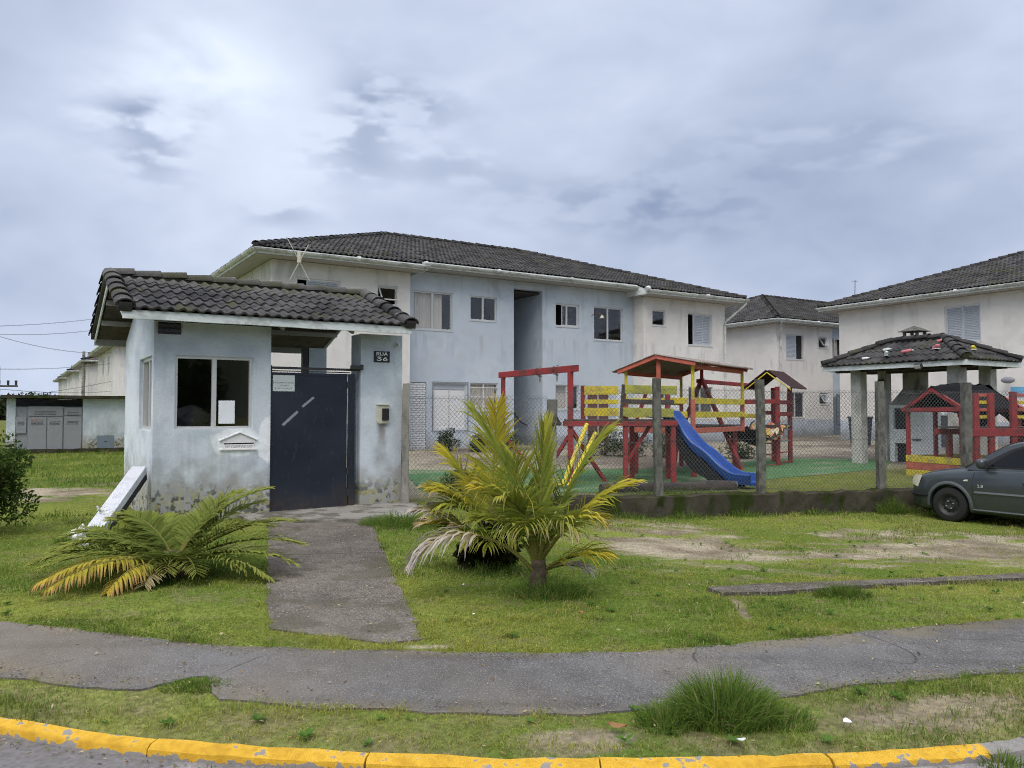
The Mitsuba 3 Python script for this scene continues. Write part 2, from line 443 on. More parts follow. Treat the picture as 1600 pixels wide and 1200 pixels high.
def kerb_color(p, n, uv):
    a = fbm(p.x * 9, p.y * 9, p.z * 9, 4); c = fbm(p.x * 30, p.y * 30, p.z * 30, 3)
    y = mix((0.48, 0.265, 0.02), (0.67, 0.40, 0.036), smoothstep(0.25, 0.65, a * 0.6 + c * 0.4))
    cement = mix((0.15, 0.14, 0.13), (0.30, 0.28, 0.26), c)
    low = smoothstep(-0.055, -0.095, p.z)
    worn = smoothstep(0.575, 0.64, a * 0.45 + c * 0.55 + 0.24 * low)
    X, D = xd_dr(p)
    col = mix(y, cement, worn)
    return mix(col, cement, smoothstep(2.16, 2.2, X + 0.08 * (c - 0.5)))


bsdf('mat_kerb', {'type': 'twosided', 'bsdf': {'type': 'principled', 'base_color': proc(kerb_color), 'roughness': 0.8, 'specular': 0.3}})


def guard_color(p, n, uv):
    u = p.x + p.y * 0.7
    a = fbm(u * 1.3, p.z * 1.3, 2.0, 4); b = fbm(u * 5, p.z * 5, 7.0, 4); c = fbm(u * 16, p.z * 16, 1.0, 3)
    col = mix((0.44, 0.495, 0.555), (0.60, 0.65, 0.695), smoothstep(0.3, 0.7, a * 0.6 + b * 0.4))
    # fresh white paint left round the letter slot and beside the gate
    e = dr.sqrt(dr.square((p.x - 2.77) / 0.36) + dr.square((p.z - 1.09) / 0.21))
    e2 = dr.sqrt(dr.square((p.x - 3.20) / 0.17) + dr.square((p.z - 1.12) / 0.36))
    fr = smoothstep(11.9, 11.86, p.y) * smoothstep(3.7, 3.6, p.x)
    col = mix(col, (0.82, 0.85, 0.87), smoothstep(1.10, 0.90, dr.minimum(e, e2) + (b - 0.5) * 0.7) * fr)
    # damp, lichen and grime near the ground, thin streaks higher up
    h = p.z - 0.02
    low = smoothstep(0.95, 0.12, h + (b - 0.5) * 0.9)
    col = mix(col, (0.26, 0.245, 0.21), low * 0.75)
    col = mix(col, (0.062, 0.066, 0.048), smoothstep(0.47, 0.60, c * 0.6 + b * 0.4) * smoothstep(0.66, 0.18, h + (a - 0.5) * 0.5) * 0.9)
    col = mix(col, (0.36, 0.34, 0.17), smoothstep(0.52, 0.64, fbm(u * 22, p.z * 22, 5.0, 3)) * smoothstep(0.55, 0.25, h) * 0.75)
    streak = smoothstep(0.54, 0.80, fbm(u * 6 + b * 1.5, p.z * 0.9, 3.0, 4))
    col = mix(col, (0.30, 0.31, 0.31), streak * 0.22)
    sill = smoothstep(1.26, 1.20, p.z) * smoothstep(0.55, 1.1, p.z + 0.5 * fbm(u * 14, 0.0, 4.0, 2)) * smoothstep(0.45, 0.65, fbm(u * 18, p.z * 0.5, 6.0, 3)) * smoothstep(1.85, 1.95, p.x) * smoothstep(3.05, 2.95, p.x)
    col = mix(col, (0.27, 0.27, 0.26), sill * 0.16)
    col = mix(col, (0.17, 0.14, 0.125), smoothstep(0.12, 0.03, dr.abs(p.x - 4.98) + (b - 0.5) * 0.12) * smoothstep(0.7, 1.3, p.z) * smoothstep(1.36, 1.3, p.z) * 0.75)
    return col * (0.94 + 0.12 * noise(u * 60, p.z * 60, 0.0))


bumped('mat_guard', proc(guard_color), 0.85, lambda p, n, uv: fbm((p.x + p.y) * 25, p.z * 25, 0.0, 3), 0.006)


def wall_fn(hi, lo, band):
    def fn(p, n, uv):
        u = p.x + p.y * 0.8
        a = fbm(u * 0.5, p.z * 0.5, 2.0, 4); b = fbm(u * 2.4, p.z * 2.4, 7.0, 4)
        col = mix(lo, hi, smoothstep(0.3, 0.7, a * 0.55 + b * 0.45))
        if band:
            col = mix(col, (0.50, 0.55, 0.62), smoothstep(1.17, 1.16, p.z))
        streak = smoothstep(0.50, 0.78, fbm(u * 3.6 + b * 0.8, p.z * 0.45, 3.0, 4))
        col = mix(col, (0.22, 0.225, 0.23), streak * smoothstep(3.9, 5.9, p.z) * 0.34)
        col = mix(col, (0.25, 0.24, 0.22), smoothstep(0.42, 0.80, b) * 0.2)
        drip = smoothstep(0.5, 0.75, fbm(u * 7, p.z * 0.6, 9.0, 3)) * (smoothstep(4.2, 4.0, p.z) * smoothstep(2.9, 4.1, p.z))
        col = mix(col, (0.26, 0.265, 0.27), drip * 0.28)
        return mix(col, (0.17, 0.16, 0.14), smoothstep(0.95, 0.3, p.z + (b - 0.5) * 0.7) * 0.65)
    return fn


bsdf('mat_blue_wall', {'type': 'twosided', 'bsdf': {'type': 'diffuse', 'reflectance': proc(wall_fn((0.60, 0.66, 0.725), (0.47, 0.53, 0.595), False))}})
bsdf('mat_cream_wall', {'type': 'twosided', 'bsdf': {'type': 'diffuse', 'reflectance': proc(wall_fn((0.81, 0.785, 0.745), (0.71, 0.685, 0.645), True))}})


def tile_color(p, n, uv):
    r = noise(p.x * 3.1, p.y * 3.1, p.z * 5); a = fbm(p.x * 9, p.y * 9, p.z * 9, 3); c = noise(p.x * 70, p.y * 70, p.z * 70)
    col = mix((0.017, 0.016, 0.016), (0.066, 0.062, 0.061), smoothstep(0.2, 0.8, r * 0.65 + a * 0.35))
    ridge = smoothstep(3.30, 3.56, p.z) * smoothstep(16.0, 15.5, p.y) * smoothstep(6.0, 5.8, p.x)
    moss = smoothstep(0.60, 0.74, fbm(p.x * 2.6 + 4, p.y * 2.6, p.z * 2.6, 4) + ridge * 0.13)
    col = mix(col, (0.12, 0.115, 0.105), ridge * 0.45)
    col = mix(col, (0.05, 0.052, 0.022), moss * 0.75)
    col = mix(col, (0.15, 0.15, 0.14), smoothstep(0.66, 0.8, fbm(p.x * 13, p.y * 13, p.z * 13, 3)) * 0.5)
    return col * (0.75 + 0.5 * c)


bsdf('mat_tile', {'type': 'twosided', 'bsdf': {'type': 'principled', 'base_color': proc(tile_color), 'roughness': 0.75, 'specular': 0.3}})


def dirty_fn(c, d, f=6.0, amt=0.6):
    def fn(p, n, uv):
        a = fbm(p.x * f, p.y * f, p.z * f, 4); b = fbm(p.x * f * 4, p.y * f * 4, p.z * f * 4, 2)
        return mix(c, d, smoothstep(0.42, 0.72, a * 0.65 + b * 0.35) * amt)
    return fn


def dirty(key, c, d, rough=0.6, f=6.0, amt=0.6):
    plain(key, proc(dirty_fn(c, d, f, amt)), rough)


dirty('mat_panel', (0.58, 0.59, 0.63), (0.40, 0.40, 0.42), 0.5, 4.0, 0.5)
dirty('mat_fascia', (0.66, 0.70, 0.69), (0.33, 0.35, 0.33), 0.65, 5.0, 0.6)
dirty('mat_gutter', (0.60, 0.62, 0.60), (0.25, 0.26, 0.23), 0.6, 3.0, 0.75)
dirty('mat_red', (0.31, 0.030, 0.032), (0.105, 0.038, 0.034), 0.65, 5.0, 0.95)
dirty('mat_yellow', (0.66, 0.53, 0.03), (0.36, 0.29, 0.10), 0.6, 5.0, 0.85)
dirty('mat_olive', (0.36, 0.36, 0.06), (0.20, 0.20, 0.06), 0.65, 7.0, 0.7)
dirty('mat_orange', (0.52, 0.13, 0.085), (0.30, 0.085, 0.06), 0.6, 7.0, 0.7)
dirty('mat_timber', (0.075, 0.06, 0.052), (0.03, 0.026, 0.024), 0.85, 8.0, 0.9)
def navy_color(p, n, uv):
    a = fbm(p.x * 3, p.z * 3, 1.0, 4); b = fbm(p.x * 26, p.z * 9, 4.0, 4)
    col = mix((0.008, 0.0125, 0.025), (0.015, 0.021, 0.037), a)
    col = mix(col, (0.05, 0.055, 0.068), smoothstep(0.68, 0.78, b) * 0.25)
    dust = smoothstep(0.55, 0.05, p.z + (a - 0.5) * 0.5)
    col = mix(col, (0.07, 0.06, 0.05), dust * 0.35)
    return mix(col, (0.09, 0.045, 0.025), smoothstep(0.60, 0.70, fbm(p.x * 12, p.z * 12, 8.0, 3)) * smoothstep(0.25, 0.08, p.z) * 0.4)


bumped('mat_navy', proc(navy_color), 0.40, lambda p, n, uv: fbm(p.x * 2.2, p.z * 1.6, 0.0, 2), 0.03, 0.45)
dirty('mat_trunk', (0.12, 0.09, 0.06), (0.04, 0.03, 0.02), 0.9, 12.0, 0.9)
plain('mat_soffit', (0.30, 0.29, 0.27), 0.8)
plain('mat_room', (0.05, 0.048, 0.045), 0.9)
plain('mat_alu', (0.62, 0.62, 0.61), 0.4, 0.3)
plain('mat_white', (0.72, 0.72, 0.71), 0.55)
plain('mat_shutter', (0.46, 0.49, 0.535), 0.5)
plain('mat_curtain', (0.62, 0.58, 0.52), 0.95)
plain('mat_black', (0.012, 0.012, 0.014), 0.55)
plain('mat_dark_metal', (0.035, 0.035, 0.037), 0.5)
plain('mat_grey_metal', (0.25, 0.262, 0.285), 0.5)
plain('mat_wire', (0.13, 0.135, 0.14), 0.5, 0.3)
plain('mat_rust', (0.13, 0.065, 0.04), 0.8)
plain('mat_blue_plastic', (0.017, 0.080, 0.34), 0.4, spec=0.5)
plain('mat_slate_plastic', (0.10, 0.16, 0.27), 0.4)
plain('mat_beige', (0.55, 0.53, 0.42), 0.5)
plain('mat_brick_white', (0.70, 0.71, 0.72), 0.8)
plain('mat_paper', (0.80, 0.82, 0.86), 0.8)
plain('mat_sign_black', (0.010, 0.010, 0.016), 0.35)
plain('mat_sign_grey', (0.16, 0.16, 0.17), 0.5)
plain('mat_plate', (0.55, 0.60, 0.58), 0.5)
plain('mat_maroon', (0.034, 0.013, 0.014), 0.7)
plain('mat_fibre', (0.42, 0.40, 0.33), 0.8)
dirty('mat_old_sheet', (0.27, 0.235, 0.21), (0.13, 0.085, 0.07), 0.85, 3.0, 0.9)
plain('mat_tarp', (0.010, 0.010, 0.011), 0.9, spec=0.1)
plain('mat_pink', (0.50, 0.15, 0.165), 0.5)
plain('mat_brown_door', (0.12, 0.055, 0.05), 0.6)
plain('mat_slate_panel', (0.16, 0.20, 0.25), 0.5)
plain('mat_bin', (0.035, 0.042, 0.048), 0.5)
plain('mat_leaf_dry', (0.25, 0.13, 0.05), 0.8)
plain('mat_ink', (0.05, 0.05, 0.06), 0.7)
bsdf('mat_glass', {'type': 'thindielectric', 'int_ior': 1.5})
plain('mat_dark_glass', (0.006, 0.007, 0.009), 0.06, spec=0.28)


def foliage(key, trans=0.5, rough=0.55):
    """leaves: colours per vertex"""
    bsdf(key, {'type': 'principledthin', 'base_color': {'type': 'mesh_attribute', 'name': 'vertex_color'}, 'roughness': rough, 'diff_trans': trans, 'eta': 1.35})


foliage('mat_leaf', 0.6, 0.5)
foliage('mat_grass', 0.6, 0.7)

# ------------------------------------------------------------------ ground, road, pavement
gx_ = np.concatenate([-np.geomspace(900, 14, 22), np.arange(-13.5, 13.6, 0.3), np.geomspace(14, 900, 22)])
rows = np.concatenate([-np.geomspace(300, 0.6, 14), [-0.08, -0.03, 0.02, 0.09], np.arange(0.25, 16, 0.3), np.geomspace(16.5, 1500, 34)])
GX, GR = np.meshgrid(gx_, rows, indexing='ij')
GD = GR + kerb_d(np.clip(GX, -60, 60)) * np.clip(1 - np.abs(GR) / 40, 0, 1)
GZ = ground_z(GX, GD)
structure('ground', grid_mesh(np.stack([GX * RX + GD * FX, GX * RY + GD * FY, GZ], -1)), 'mat_lawn', 'front lawn with worn sandy patches', smooth=True)

rx_ = np.arange(-60, 60.1, 0.5)
road = np.stack([np.stack([rx_ * RX + (kerb_d(rx_) + o) * FX, rx_ * RY + (kerb_d(rx_) + o) * FY, rx_ * 0 - 0.088 + o * 0.004], -1) for o in (-0.04, -0.4, -1.2, -3, -6, -11)], 1)
structure('road', grid_mesh(road), 'mat_road', 'pale asphalt street along the yellow kerb')
mside, _pside = drape(SIDEWALK, ground_z, 0.012, 0.2, 0.09, 0.045, 3)
structure('sidewalk', mside, 'mat_walk', 'grey asphalt pavement curving round the lot')
mpath, _ppath = drape(PATH, ground_z, 0.012, 0.25, 0.08, 0.022, 5)
structure('path', mpath, 'mat_path', 'brownish concrete path leading to the dark gate')
mapron, _ = drape(APRON, lambda X, D: ground_z(X, D) + 0.03 * S(11.0, 12.6, D), 0.045, 0.3, 0.1, 0.012, 6)
structure('path', mapron, 'mat_concrete', 'pale concrete landing in front of the gate')
mstrip, _pstrip = drape(STRIP, ground_z, 0.034, 0.25, 0.1, 0.03, 9)
structure('path', mstrip, 'mat_path', 'narrow broken concrete strip across the lawn')

# kerb stones, one by one
kx = np.linspace(-9.0, 7.5, 1200); kl = np.r_[0, np.cumsum(np.hypot(np.diff(kx), np.diff(kerb_d(kx))))]
n_st = int(kl[-1] / 0.98)
kerb = thing('kerb', 'worn yellow painted concrete kerb along the street edge', 'kerb')
labels[kerb] = {'label': 'worn yellow painted concrete kerb along the street edge', 'kind': 'structure'}
prof = np.array([(0.02, -0.30), (0.02, -0.05), (0.005, -0.036), (-0.045, -0.040), (-0.07, -0.056), (-0.085, -0.14), (-0.09, -0.30)])
for k in range(n_st):
    a, b = k * kl[-1] / n_st + rng.uniform(0.003, 0.009), (k + 1) * kl[-1] / n_st - rng.uniform(0.003, 0.009)
    s = np.linspace(a, b, 14); X = np.interp(s, kl, kx); D = kerb_d(X)
    t = np.gradient(np.stack([X, D], -1), axis=0); t /= np.linalg.norm(t, axis=1, keepdims=True); nn = np.stack([-t[:, 1], t[:, 0]], -1)
    rows_ = []
    dz, do = rng.uniform(-0.006, 0.006), rng.uniform(-0.008, 0.008)
    for o, z in prof:
        rows_.append(np.stack([X + nn[:, 0] * (o + do), D + nn[:, 1] * (o + do), X * 0 + z + dz], -1))
    P = np.stack(rows_, 0)
    Q = np.stack([P[..., 0] * RX + P[..., 1] * FX, P[..., 0] * RY + P[..., 1] * FY, P[..., 2]], -1)
    m = grid_mesh(Q)
    ends = []
    for e in (0, -1):
        ring = Q[:, e]; c = ring.mean(0)
        ends.append(trimesh.Trimesh(np.vstack([ring, c]), [[i, i + 1, len(ring)] for i in range(len(ring) - 1)], process=False))
    m = jitter(cat([m] + ends), 0.010, 11.0, k)
    part(kerb, 'kerb_stone', m, 'mat_kerb', 40)

# the playground lot behind the fence, a step higher
lx = np.concatenate([np.arange(5.33, 26, 0.45), np.geomspace(26.5, 75, 14)]); lt = np.concatenate([np.arange(0.0, 16, 0.45), np.geomspace(16.5, 70, 14)])
LX, LT = np.meshgrid(lx, lt, indexing='ij'); LY = fence_y(LX) + 0.05 + LT
aX, aD = XD(LX, LY)
LZ = lot_z(aX, aD)
lot = grid_mesh(np.stack([LX, LY, LZ], -1))
skirts = []
for e in (np.stack([LX[:, 0], LY[:, 0], LZ[:, 0]], -1), np.stack([LX[0], LY[0], LZ[0]], -1)):
    d = e.copy(); d[:, 2] = -0.5
    skirts.append(grid_mesh(np.stack([e, d], 0)))
structure('ground', cat([lot] + skirts), 'mat_lot', 'bare earth and thin grass of the playground lot', smooth=40)
mcourt, _ = drape(COURT, lot_z, 0.006, 0.4, 0.0, 0.05, 4)
structure('ground', mcourt, 'mat_court', 'faded green painted play court')

# low retaining wall under the fence
rw = thing('retaining_wall', 'low mossy concrete wall carrying the wire fence', 'wall')
xs = np.linspace(-1.35, 13.5, 100); dv = fence_d(xs)
zt = lot_z(xs, dv) + 0.035 + 0.03 * (meshkit.fbm(np.stack([xs * 1.5, xs * 0, xs * 0], -1), 3, 2) - 0.5)
sec = []
for o, top in ((-0.12, 0), (-0.115, 1), (-0.09, 2), (0.06, 2), (0.08, 1), (0.08, 0)):
    z = np.where(top == 0, -0.5, zt - (0.02 if top == 1 else 0))
    sec.append(np.stack([xs * RX + (dv + o) * FX, xs * RY + (dv + o) * FY, z * np.ones_like(xs)], -1))
part(rw, 'base', jitter(dense(grid_mesh(np.stack(sec, 0)), 0.12), 0.045, 4.5, 3), 'mat_mossy', 50)

# ------------------------------------------------------------------ roof tiles


def tile_mesh(w=0.315, l=0.42, amp=0.030, rolls=2, n=7):
    """concrete tile: x across, y up the slope from the lower edge, z up"""
    x = np.linspace(0, w, rolls * n + 1)
    ph = (x / w * rolls) % 1.0
    z = amp * np.clip(np.sin(ph * np.pi * 2 - 0.6) * 0.75 + 0.35, -0.12, 1.0)
    lo = np.stack([x, 0 * x, z + 0.030], -1); hi = np.stack([x, 0 * x + l, z + 0.004], -1); und = np.stack([x, 0 * x, z - 0.002], -1)
    m = cat([grid_mesh(np.stack([lo, hi], 0)), grid_mesh(np.stack([und, lo], 0))])
    m.invert() if m.face_normals[0, 2] < 0 else None
    return m


def cap_mesh(l=0.40, r=0.105, n=8, flat=0.75):
    """ridge or hip tile, along y, low end at y = 0"""
    an = np.linspace(-0.12, np.pi + 0.12, n + 1)
    rings = []
    for y, k in ((0, 1.12), (l, 0.96)):
        rings.append(np.stack([-np.cos(an) * r * k, 0 * an + y, np.sin(an) * r * k * flat], -1))
    inner = rings[0] * np.array([0.82, 1, 0.8]) + np.array([0, 0.004, 0])
    return cat([grid_mesh(np.stack([rings[0], rings[1]], 0)), grid_mesh(np.stack([inner, rings[0]], 0))])


_tile_m = tile_mesh(); TILE = mikit.ply(_tile_m, 'mat_tile', 38)
_tile_lo = tile_mesh(n=4)
_cap = cap_mesh(); CAP = mikit.ply(_cap, 'mat_tile', 50)


def slope_tiles(poly, o, ex, up, row=0.36, w=0.315):
    """tiles over a (s, t) polygon of a roof plane: o + s ex + t up. Returns [(matrix, clip polygon or None)]"""
    ex, up = np.array(ex, float), np.array(up, float); nz = np.cross(ex, up)
    out = []
    s0, t0, s1, t1 = poly.bounds
    prep = shapely.prepared.prep(poly)
    for r in range(int((t1 - t0) / row) + 1):
        for c in range(-1, int((s1 - s0) / w) + 2):
            s, t = s0 + c * w + rng.normal(0, 0.004), t0 + r * row + rng.normal(0, 0.005)
            t = min(t, t1 - 0.45)
            cell = sbox(s, t, s + w, t + row * 0.98)
            if not prep.intersects(cell): continue
            inside = prep.contains(cell)
            M = np.eye(4); tw = rng.normal(0, 0.008)
            M[:3, 0], M[:3, 1], M[:3, 2] = ex + up * tw, up - ex * tw, nz
            M[:3, 3] = np.array(o) + ex * s + up * t + nz * rng.normal(0, 0.002)
            if not inside:
                inter = poly.intersection(cell)
                if inter.area < 0.15 * cell.area: continue
            out.append((M, None if inside else (s, t)))
    return out


def clip_tile(mesh, M, poly, o, ex, up):
    """the tile cut along the roof polygon's edges (a convex roof)"""
    m = mesh.copy(); m.apply_transform(M)
    c = np.array(poly.exterior.coords)[:-1]
    if Polygon(c).exterior.is_ccw is False: c = c[::-1]
    if not poly.equals(poly.convex_hull) and poly.area < poly.convex_hull.area * 0.999: return m
    nz = np.cross(ex, up)
    for a, b in zip(c, np.roll(c, -1, 0)):
        e = b - a; n2 = np.array([-e[1], e[0]]) / np.linalg.norm(e)
        if abs(n2[0]) < 0.12: continue
        P = np.array(o) + np.array(ex) * a[0] + np.array(up) * a[1]; N = np.array(ex) * n2[0] + np.array(up) * n2[1]
        if len(m.faces) == 0: return None
        m = trimesh.intersections.slice_mesh_plane(m, N, P)
    return m if len(m.faces) else None


def lay_tiles(roof, poly, o, ex, up, mode='parts', limit=300):
    """mode parts: the tiles nearest the camera are entries of their own, the rest one mesh"""
    ts = slope_tiles(poly, o, ex, up)
    cam = np.array([0, 0, CAM_H])
    ts.sort(key=lambda x: np.linalg.norm(x[0][:3, 3] - cam))
    rest = []
    for i, (M, cl) in enumerate(ts):
        as_part = mode == 'parts' and i < limit
        if cl is None and as_part:
            part(roof, 'tile', {**TILE, 'to_world': T(M)}, None)
        else:
            m = clip_tile(_tile_m if as_part else _tile_lo, M, poly, o, ex, up) if cl is not None else _tile_lo.copy().apply_transform(M)
            if m is None: continue
            if as_part: part(roof, 'tile', m, 'mat_tile', 38)
            else: rest.append(m)
    if rest:
        part(roof, 'tile_field', cat(rest), 'mat_tile', 38, kind='stuff')


def caps_along(roof, p0, p1, name='ridge_tile', parts=True, r=1.0, step=0.36):
    M, L = frame_to(p0, p1)
    n = max(1, int(round(L / step))); ms = []
    up3 = np.array([0, 0, 0.004])
    part(roof, 'mortar_bed', bar(np.array(p0) + up3, np.array(p1) + up3, 0.15 * r, 0.12), 'mat_tile')
    for k in range(n):
        A = np.eye(4)
        t = M[:3, 2]; s = M[:3, 0]; u = M[:3, 1]
        tilt = rng.normal(0, 0.012)
        A[:3, 0], A[:3, 1], A[:3, 2] = s * r, t + s * tilt - u * 0.055, u * r
        A[:3, 3] = M[:3, 3] + t * (L * k / n) + u * (0.024 + rng.normal(0, 0.004))
        if parts: part(roof, name, {**CAP, 'to_world': T(A)}, None)
        else: ms.append(_cap.copy().apply_transform(A))
    if ms: part(roof, name + '_row', cat(ms), 'mat_tile', 50, kind='stuff')


# ------------------------------------------------------------------ windows


def window(owner, o, d, a0, a1, z0, z1, kind, recess=0.06, frame_mat='mat_alu', fw=0.045, label=None, sill=True):
    """one window set in a wall hole; sub-parts: frame, pane, shutter, curtain ..."""
    w = fast_key(f'{owner}__window')
    if label: labels[w] = {'label': label}
    c1 = -recess; c0 = c1 - 0.05
    def put(name, ms, mat, sm=False):
        m = cat(ms) if isinstance(ms, list) else ms
        k = fast_key(f'{w}__{name}')
        scene[k] = mikit.ply(on_wall(m, o, d), mat, sm)
    fr = [bx(a0, a1, z0, z0 + fw, c0, c1 + 0.012), bx(a0, a1, z1 - fw, z1, c0, c1 + 0.012), bx(a0, a0 + fw, z0 + fw, z1 - fw, c0, c1 + 0.01), bx(a1 - fw, a1, z0 + fw, z1 - fw, c0, c1 + 0.01)]
    am = (a0 + a1) / 2
    def pane(x0, x1, c, y0=z0 + fw, y1=z1 - fw, mat='mat_glass'):
        v = np.array([(x0, y0, c), (x1, y0, c), (x1, y1, c), (x0, y1, c)], float)
        put('pane', trimesh.Trimesh(v, [[0, 1, 2], [0, 2, 3]], process=False), mat)
    def sash(x0, x1, c, t=0.03):
        return [bx(x0, x1, z0 + fw, z0 + fw + t, c - 0.012, c + 0.012), bx(x0, x1, z1 - fw - t, z1 - fw, c - 0.012, c + 0.012), bx(x0, x0 + t, z0 + fw + t, z1 - fw - t, c - 0.012, c + 0.012), bx(x1 - t, x1, z0 + fw + t, z1 - fw - t, c - 0.012, c + 0.012)]
    def slats(x0, x1, c, mat='mat_shutter'):
        ms = sash(x0, x1, c, 0.045)
        n = int((z1 - z0 - 2 * fw - 0.09) / 0.062)
        for k in range(n):
            zz = z0 + fw + 0.045 + (k + 0.5) * (z1 - z0 - 2 * fw - 0.09) / n
            b = bx(x0 + 0.045, x1 - 0.045, -0.03, 0.03, -0.005, 0.005)
            b.apply_transform(trimesh.transformations.rotation_matrix(-0.55, [1, 0, 0])); b.apply_translation([0, zz, c - 0.004])
            ms.append(b)
        ms.append(bx(x0 + 0.045, x1 - 0.045, z0 + fw + 0.04, z1 - fw - 0.04, c - 0.03, c - 0.022))
        put('shutter', ms, mat)
    def curtain(x0, x1, c):
        xs = np.linspace(x0, x1, 60); ph = xs * 55 + 2.0 * np.sin(xs * 9)
        z = c + 0.025 * np.sin(ph)
        put('curtain', grid_mesh(np.stack([np.stack([xs, 0 * xs + z0 + 0.02, z], -1), np.stack([xs, 0 * xs + z1 - 0.03, z], -1)], 1)), 'mat_curtain', True)
    if kind in ('slide', 'slide_curtain', 'slide_open', 'slide_black'):
        fr += [bx(am - 0.03, am + 0.03, z0 + fw, z1 - fw, c0 + 0.004, c1 + 0.006)]
        if kind == 'slide_open':
            fr += sash(a0 + (a1 - a0) * 0.30, am + 0.02, c1 - 0.03) + sash(am, a1 - fw, c1 - 0.012)
            pane(a0 + (a1 - a0) * 0.30, am, c1 - 0.03); pane(am + 0.03, a1 - fw, c1 - 0.012)
        else:
            pane(a0 + fw, am - 0.03, c1 - 0.03); pane(am + 0.03, a1 - fw, c1 - 0.012)
        if kind == 'slide_curtain': curtain(a0 + 0.06, a0 + (a1 - a0) * 0.80, c0 - 0.12)
    elif kind == 'shutter_left':      # shutters to the right, dark gap at the left
        s0 = a0 + (a1 - a0) * 0.24
        slats(s0, a0 + (a1 - a0) * 0.66, c1 - 0.012); slats(a0 + (a1 - a0) * 0.64, a1 - fw, c1 - 0.03)
    elif kind == 'shutter_right':
        slats(a0 + fw, a0 + (a1 - a0) * 0.62, c1 - 0.012); pane(a0 + (a1 - a0) * 0.62, a1 - fw, c1 - 0.03)
    elif kind == 'shutter':
        slats(a0 + fw, am + 0.02, c1 - 0.012); slats(am, a1 - fw, c1 - 0.03)
    elif kind == 'awning':
        m = sash(a0 + fw, a1 - fw, 0, 0.035)
        v = np.array([(a0 + fw, z0 + fw, 0), (a1 - fw, z0 + fw, 0), (a1 - fw, z1 - fw, 0), (a0 + fw, z1 - fw, 0)], float)
        p = trimesh.Trimesh(v, [[0, 1, 2], [0, 2, 3]], process=False)
        R_ = trimesh.transformations.rotation_matrix(-0.62, [1, 0, 0], [0, z1 - fw, 0])
        L_ = cat(m).apply_transform(R_); p.apply_transform(R_)
        for q in (L_, p): q.apply_translation([0, -0.02, c1 + 0.02])
        put('sash', L_, 'mat_alu'); put('pane', p, 'mat_glass')
    elif kind == 'fixed':
        pane(a0 + fw, a1 - fw, c1 - 0.02)
    elif kind == 'barred':
        fr += [bx(am - 0.025, am + 0.025, z0 + fw, z1 - fw, c0 + 0.004, c1 + 0.004)]
        pane(a0 + fw, am, c1 - 0.03); pane(am, a1 - fw, c1 - 0.03); curtain(a0 + 0.05, a1 - 0.05, c0 - 0.05)
        nb = max(3, int((z1 - z0) / 0.33))
        bars = [bx(a0 + 0.02, a1 - 0.02, z0 + (z1 - z0) * (k + 0.5) / nb - 0.012, z0 + (z1 - z0) * (k + 0.5) / nb + 0.012, -0.02, 0.004) for k in range(nb)]
        bars += [bx(a0 + 0.02 + (a1 - a0 - 0.04) * k / 2 - 0.01, a0 + 0.02 + (a1 - a0 - 0.04) * k / 2 + 0.01, z0, z1, -0.045, -0.021) for k in range(3)]
        put('bar_grille', bars, 'mat_white')
    elif kind == 'white_boarded':
        for (p, q) in ((a0 + fw, am - 0.01), (am + 0.01, a1 - fw)):
            put('shutter', [bx(p, q, z0 + fw, z1 - fw - 0.18, c1 - 0.03, c1 - 0.01), bx(p + 0.07, q - 0.07, z0 + 0.15, z1 - 0.4, c1 - 0.012, c1 - 0.002)], 'mat_white')
        put('transom', [bx(a0 + fw, a1 - fw, z1 - fw - 0.165, z1 - fw, c1 - 0.035, c1 - 0.02)], 'mat_shutter')
        gr = [bx(a0 - 0.03, a1 + 0.03, z1 + 0.02, z1 + 0.035, 0.03, 0.045), bx(a0 - 0.03, a1 + 0.03, z0 - 0.05, z0 - 0.035, 0.03, 0.045), bx(a0 - 0.045, a0 - 0.03, z0 - 0.05, z1 + 0.035, 0.03, 0.045), bx(a1 + 0.03, a1 + 0.045, z0 - 0.05, z1 + 0.035, 0.03, 0.045)]
        put('guard_rail', gr, 'mat_dark_metal')
    elif kind == 'brown':
        fr += [bx(am - 0.02, am + 0.02, z0 + fw, z1 - fw, c0, c1 + 0.004), bx(a0, a1, (z0 + z1) / 2 + 0.1, (z0 + z1) / 2 + 0.14, c0, c1 + 0.002)]
        put('shutter', [bx(a0 + fw, am - 0.02, z0 + fw, z1 - fw, c1 - 0.04, c1 - 0.02), bx(am + 0.02, a1 - fw, z0 + fw, z1 - fw, c1 - 0.04, c1 - 0.02)], 'mat_brown_door')
    if kind not in ('white_boarded',) and sill:
        fr.append(bx(a0 - 0.02, a1 + 0.02, z0 - 0.035, z0 - 0.002, c1 - 0.02, 0.022))
    put('frame', fr, frame_mat)
    return w


# ------------------------------------------------------------------ guardhouse at the gate
gh = thing('guardhouse', 'small light blue gatehouse with dark tiled gable roof and grimy walls', 'gatehouse')
GY, GB = 11.84, 15.0          # front and back faces
EX, NX = (1.0, 0.0), (0.0, 1.0)
ridge_y, ridge_z, eave_z, slope = 13.38, 3.50, 2.79, 0.362
f0 = facade((0, GY), EX, 1.63, 3.22, -0.1, 2.76, [(1.905, 1.27, 2.965, 2.30)])
side = facade((1.63, 0), (0.0, -1.0), -GB, -GY - 0.002, -0.1, 2.76, [(-13.25, 1.25, -12.0, 2.30)], 0.14,
              [(-GY - 0.002, 2.76), (-ridge_y, 3.28), (-GB, 2.70)])
back = facade((0, GB - 0.14), EX, 1.772, 3.098, -0.1, 2.70, [])
right = facade((3.22, 0), (0.0, 1.0), GY + 0.142, GB, -0.1, 2.70, [], 0.12)
part(gh, 'wall', cat([f0, side, back, right]), 'mat_guard')
part(gh, 'wall', bx(1.78, 3.09, GY + 0.15, GB - 0.01, 0.02, 0.05), 'mat_room')
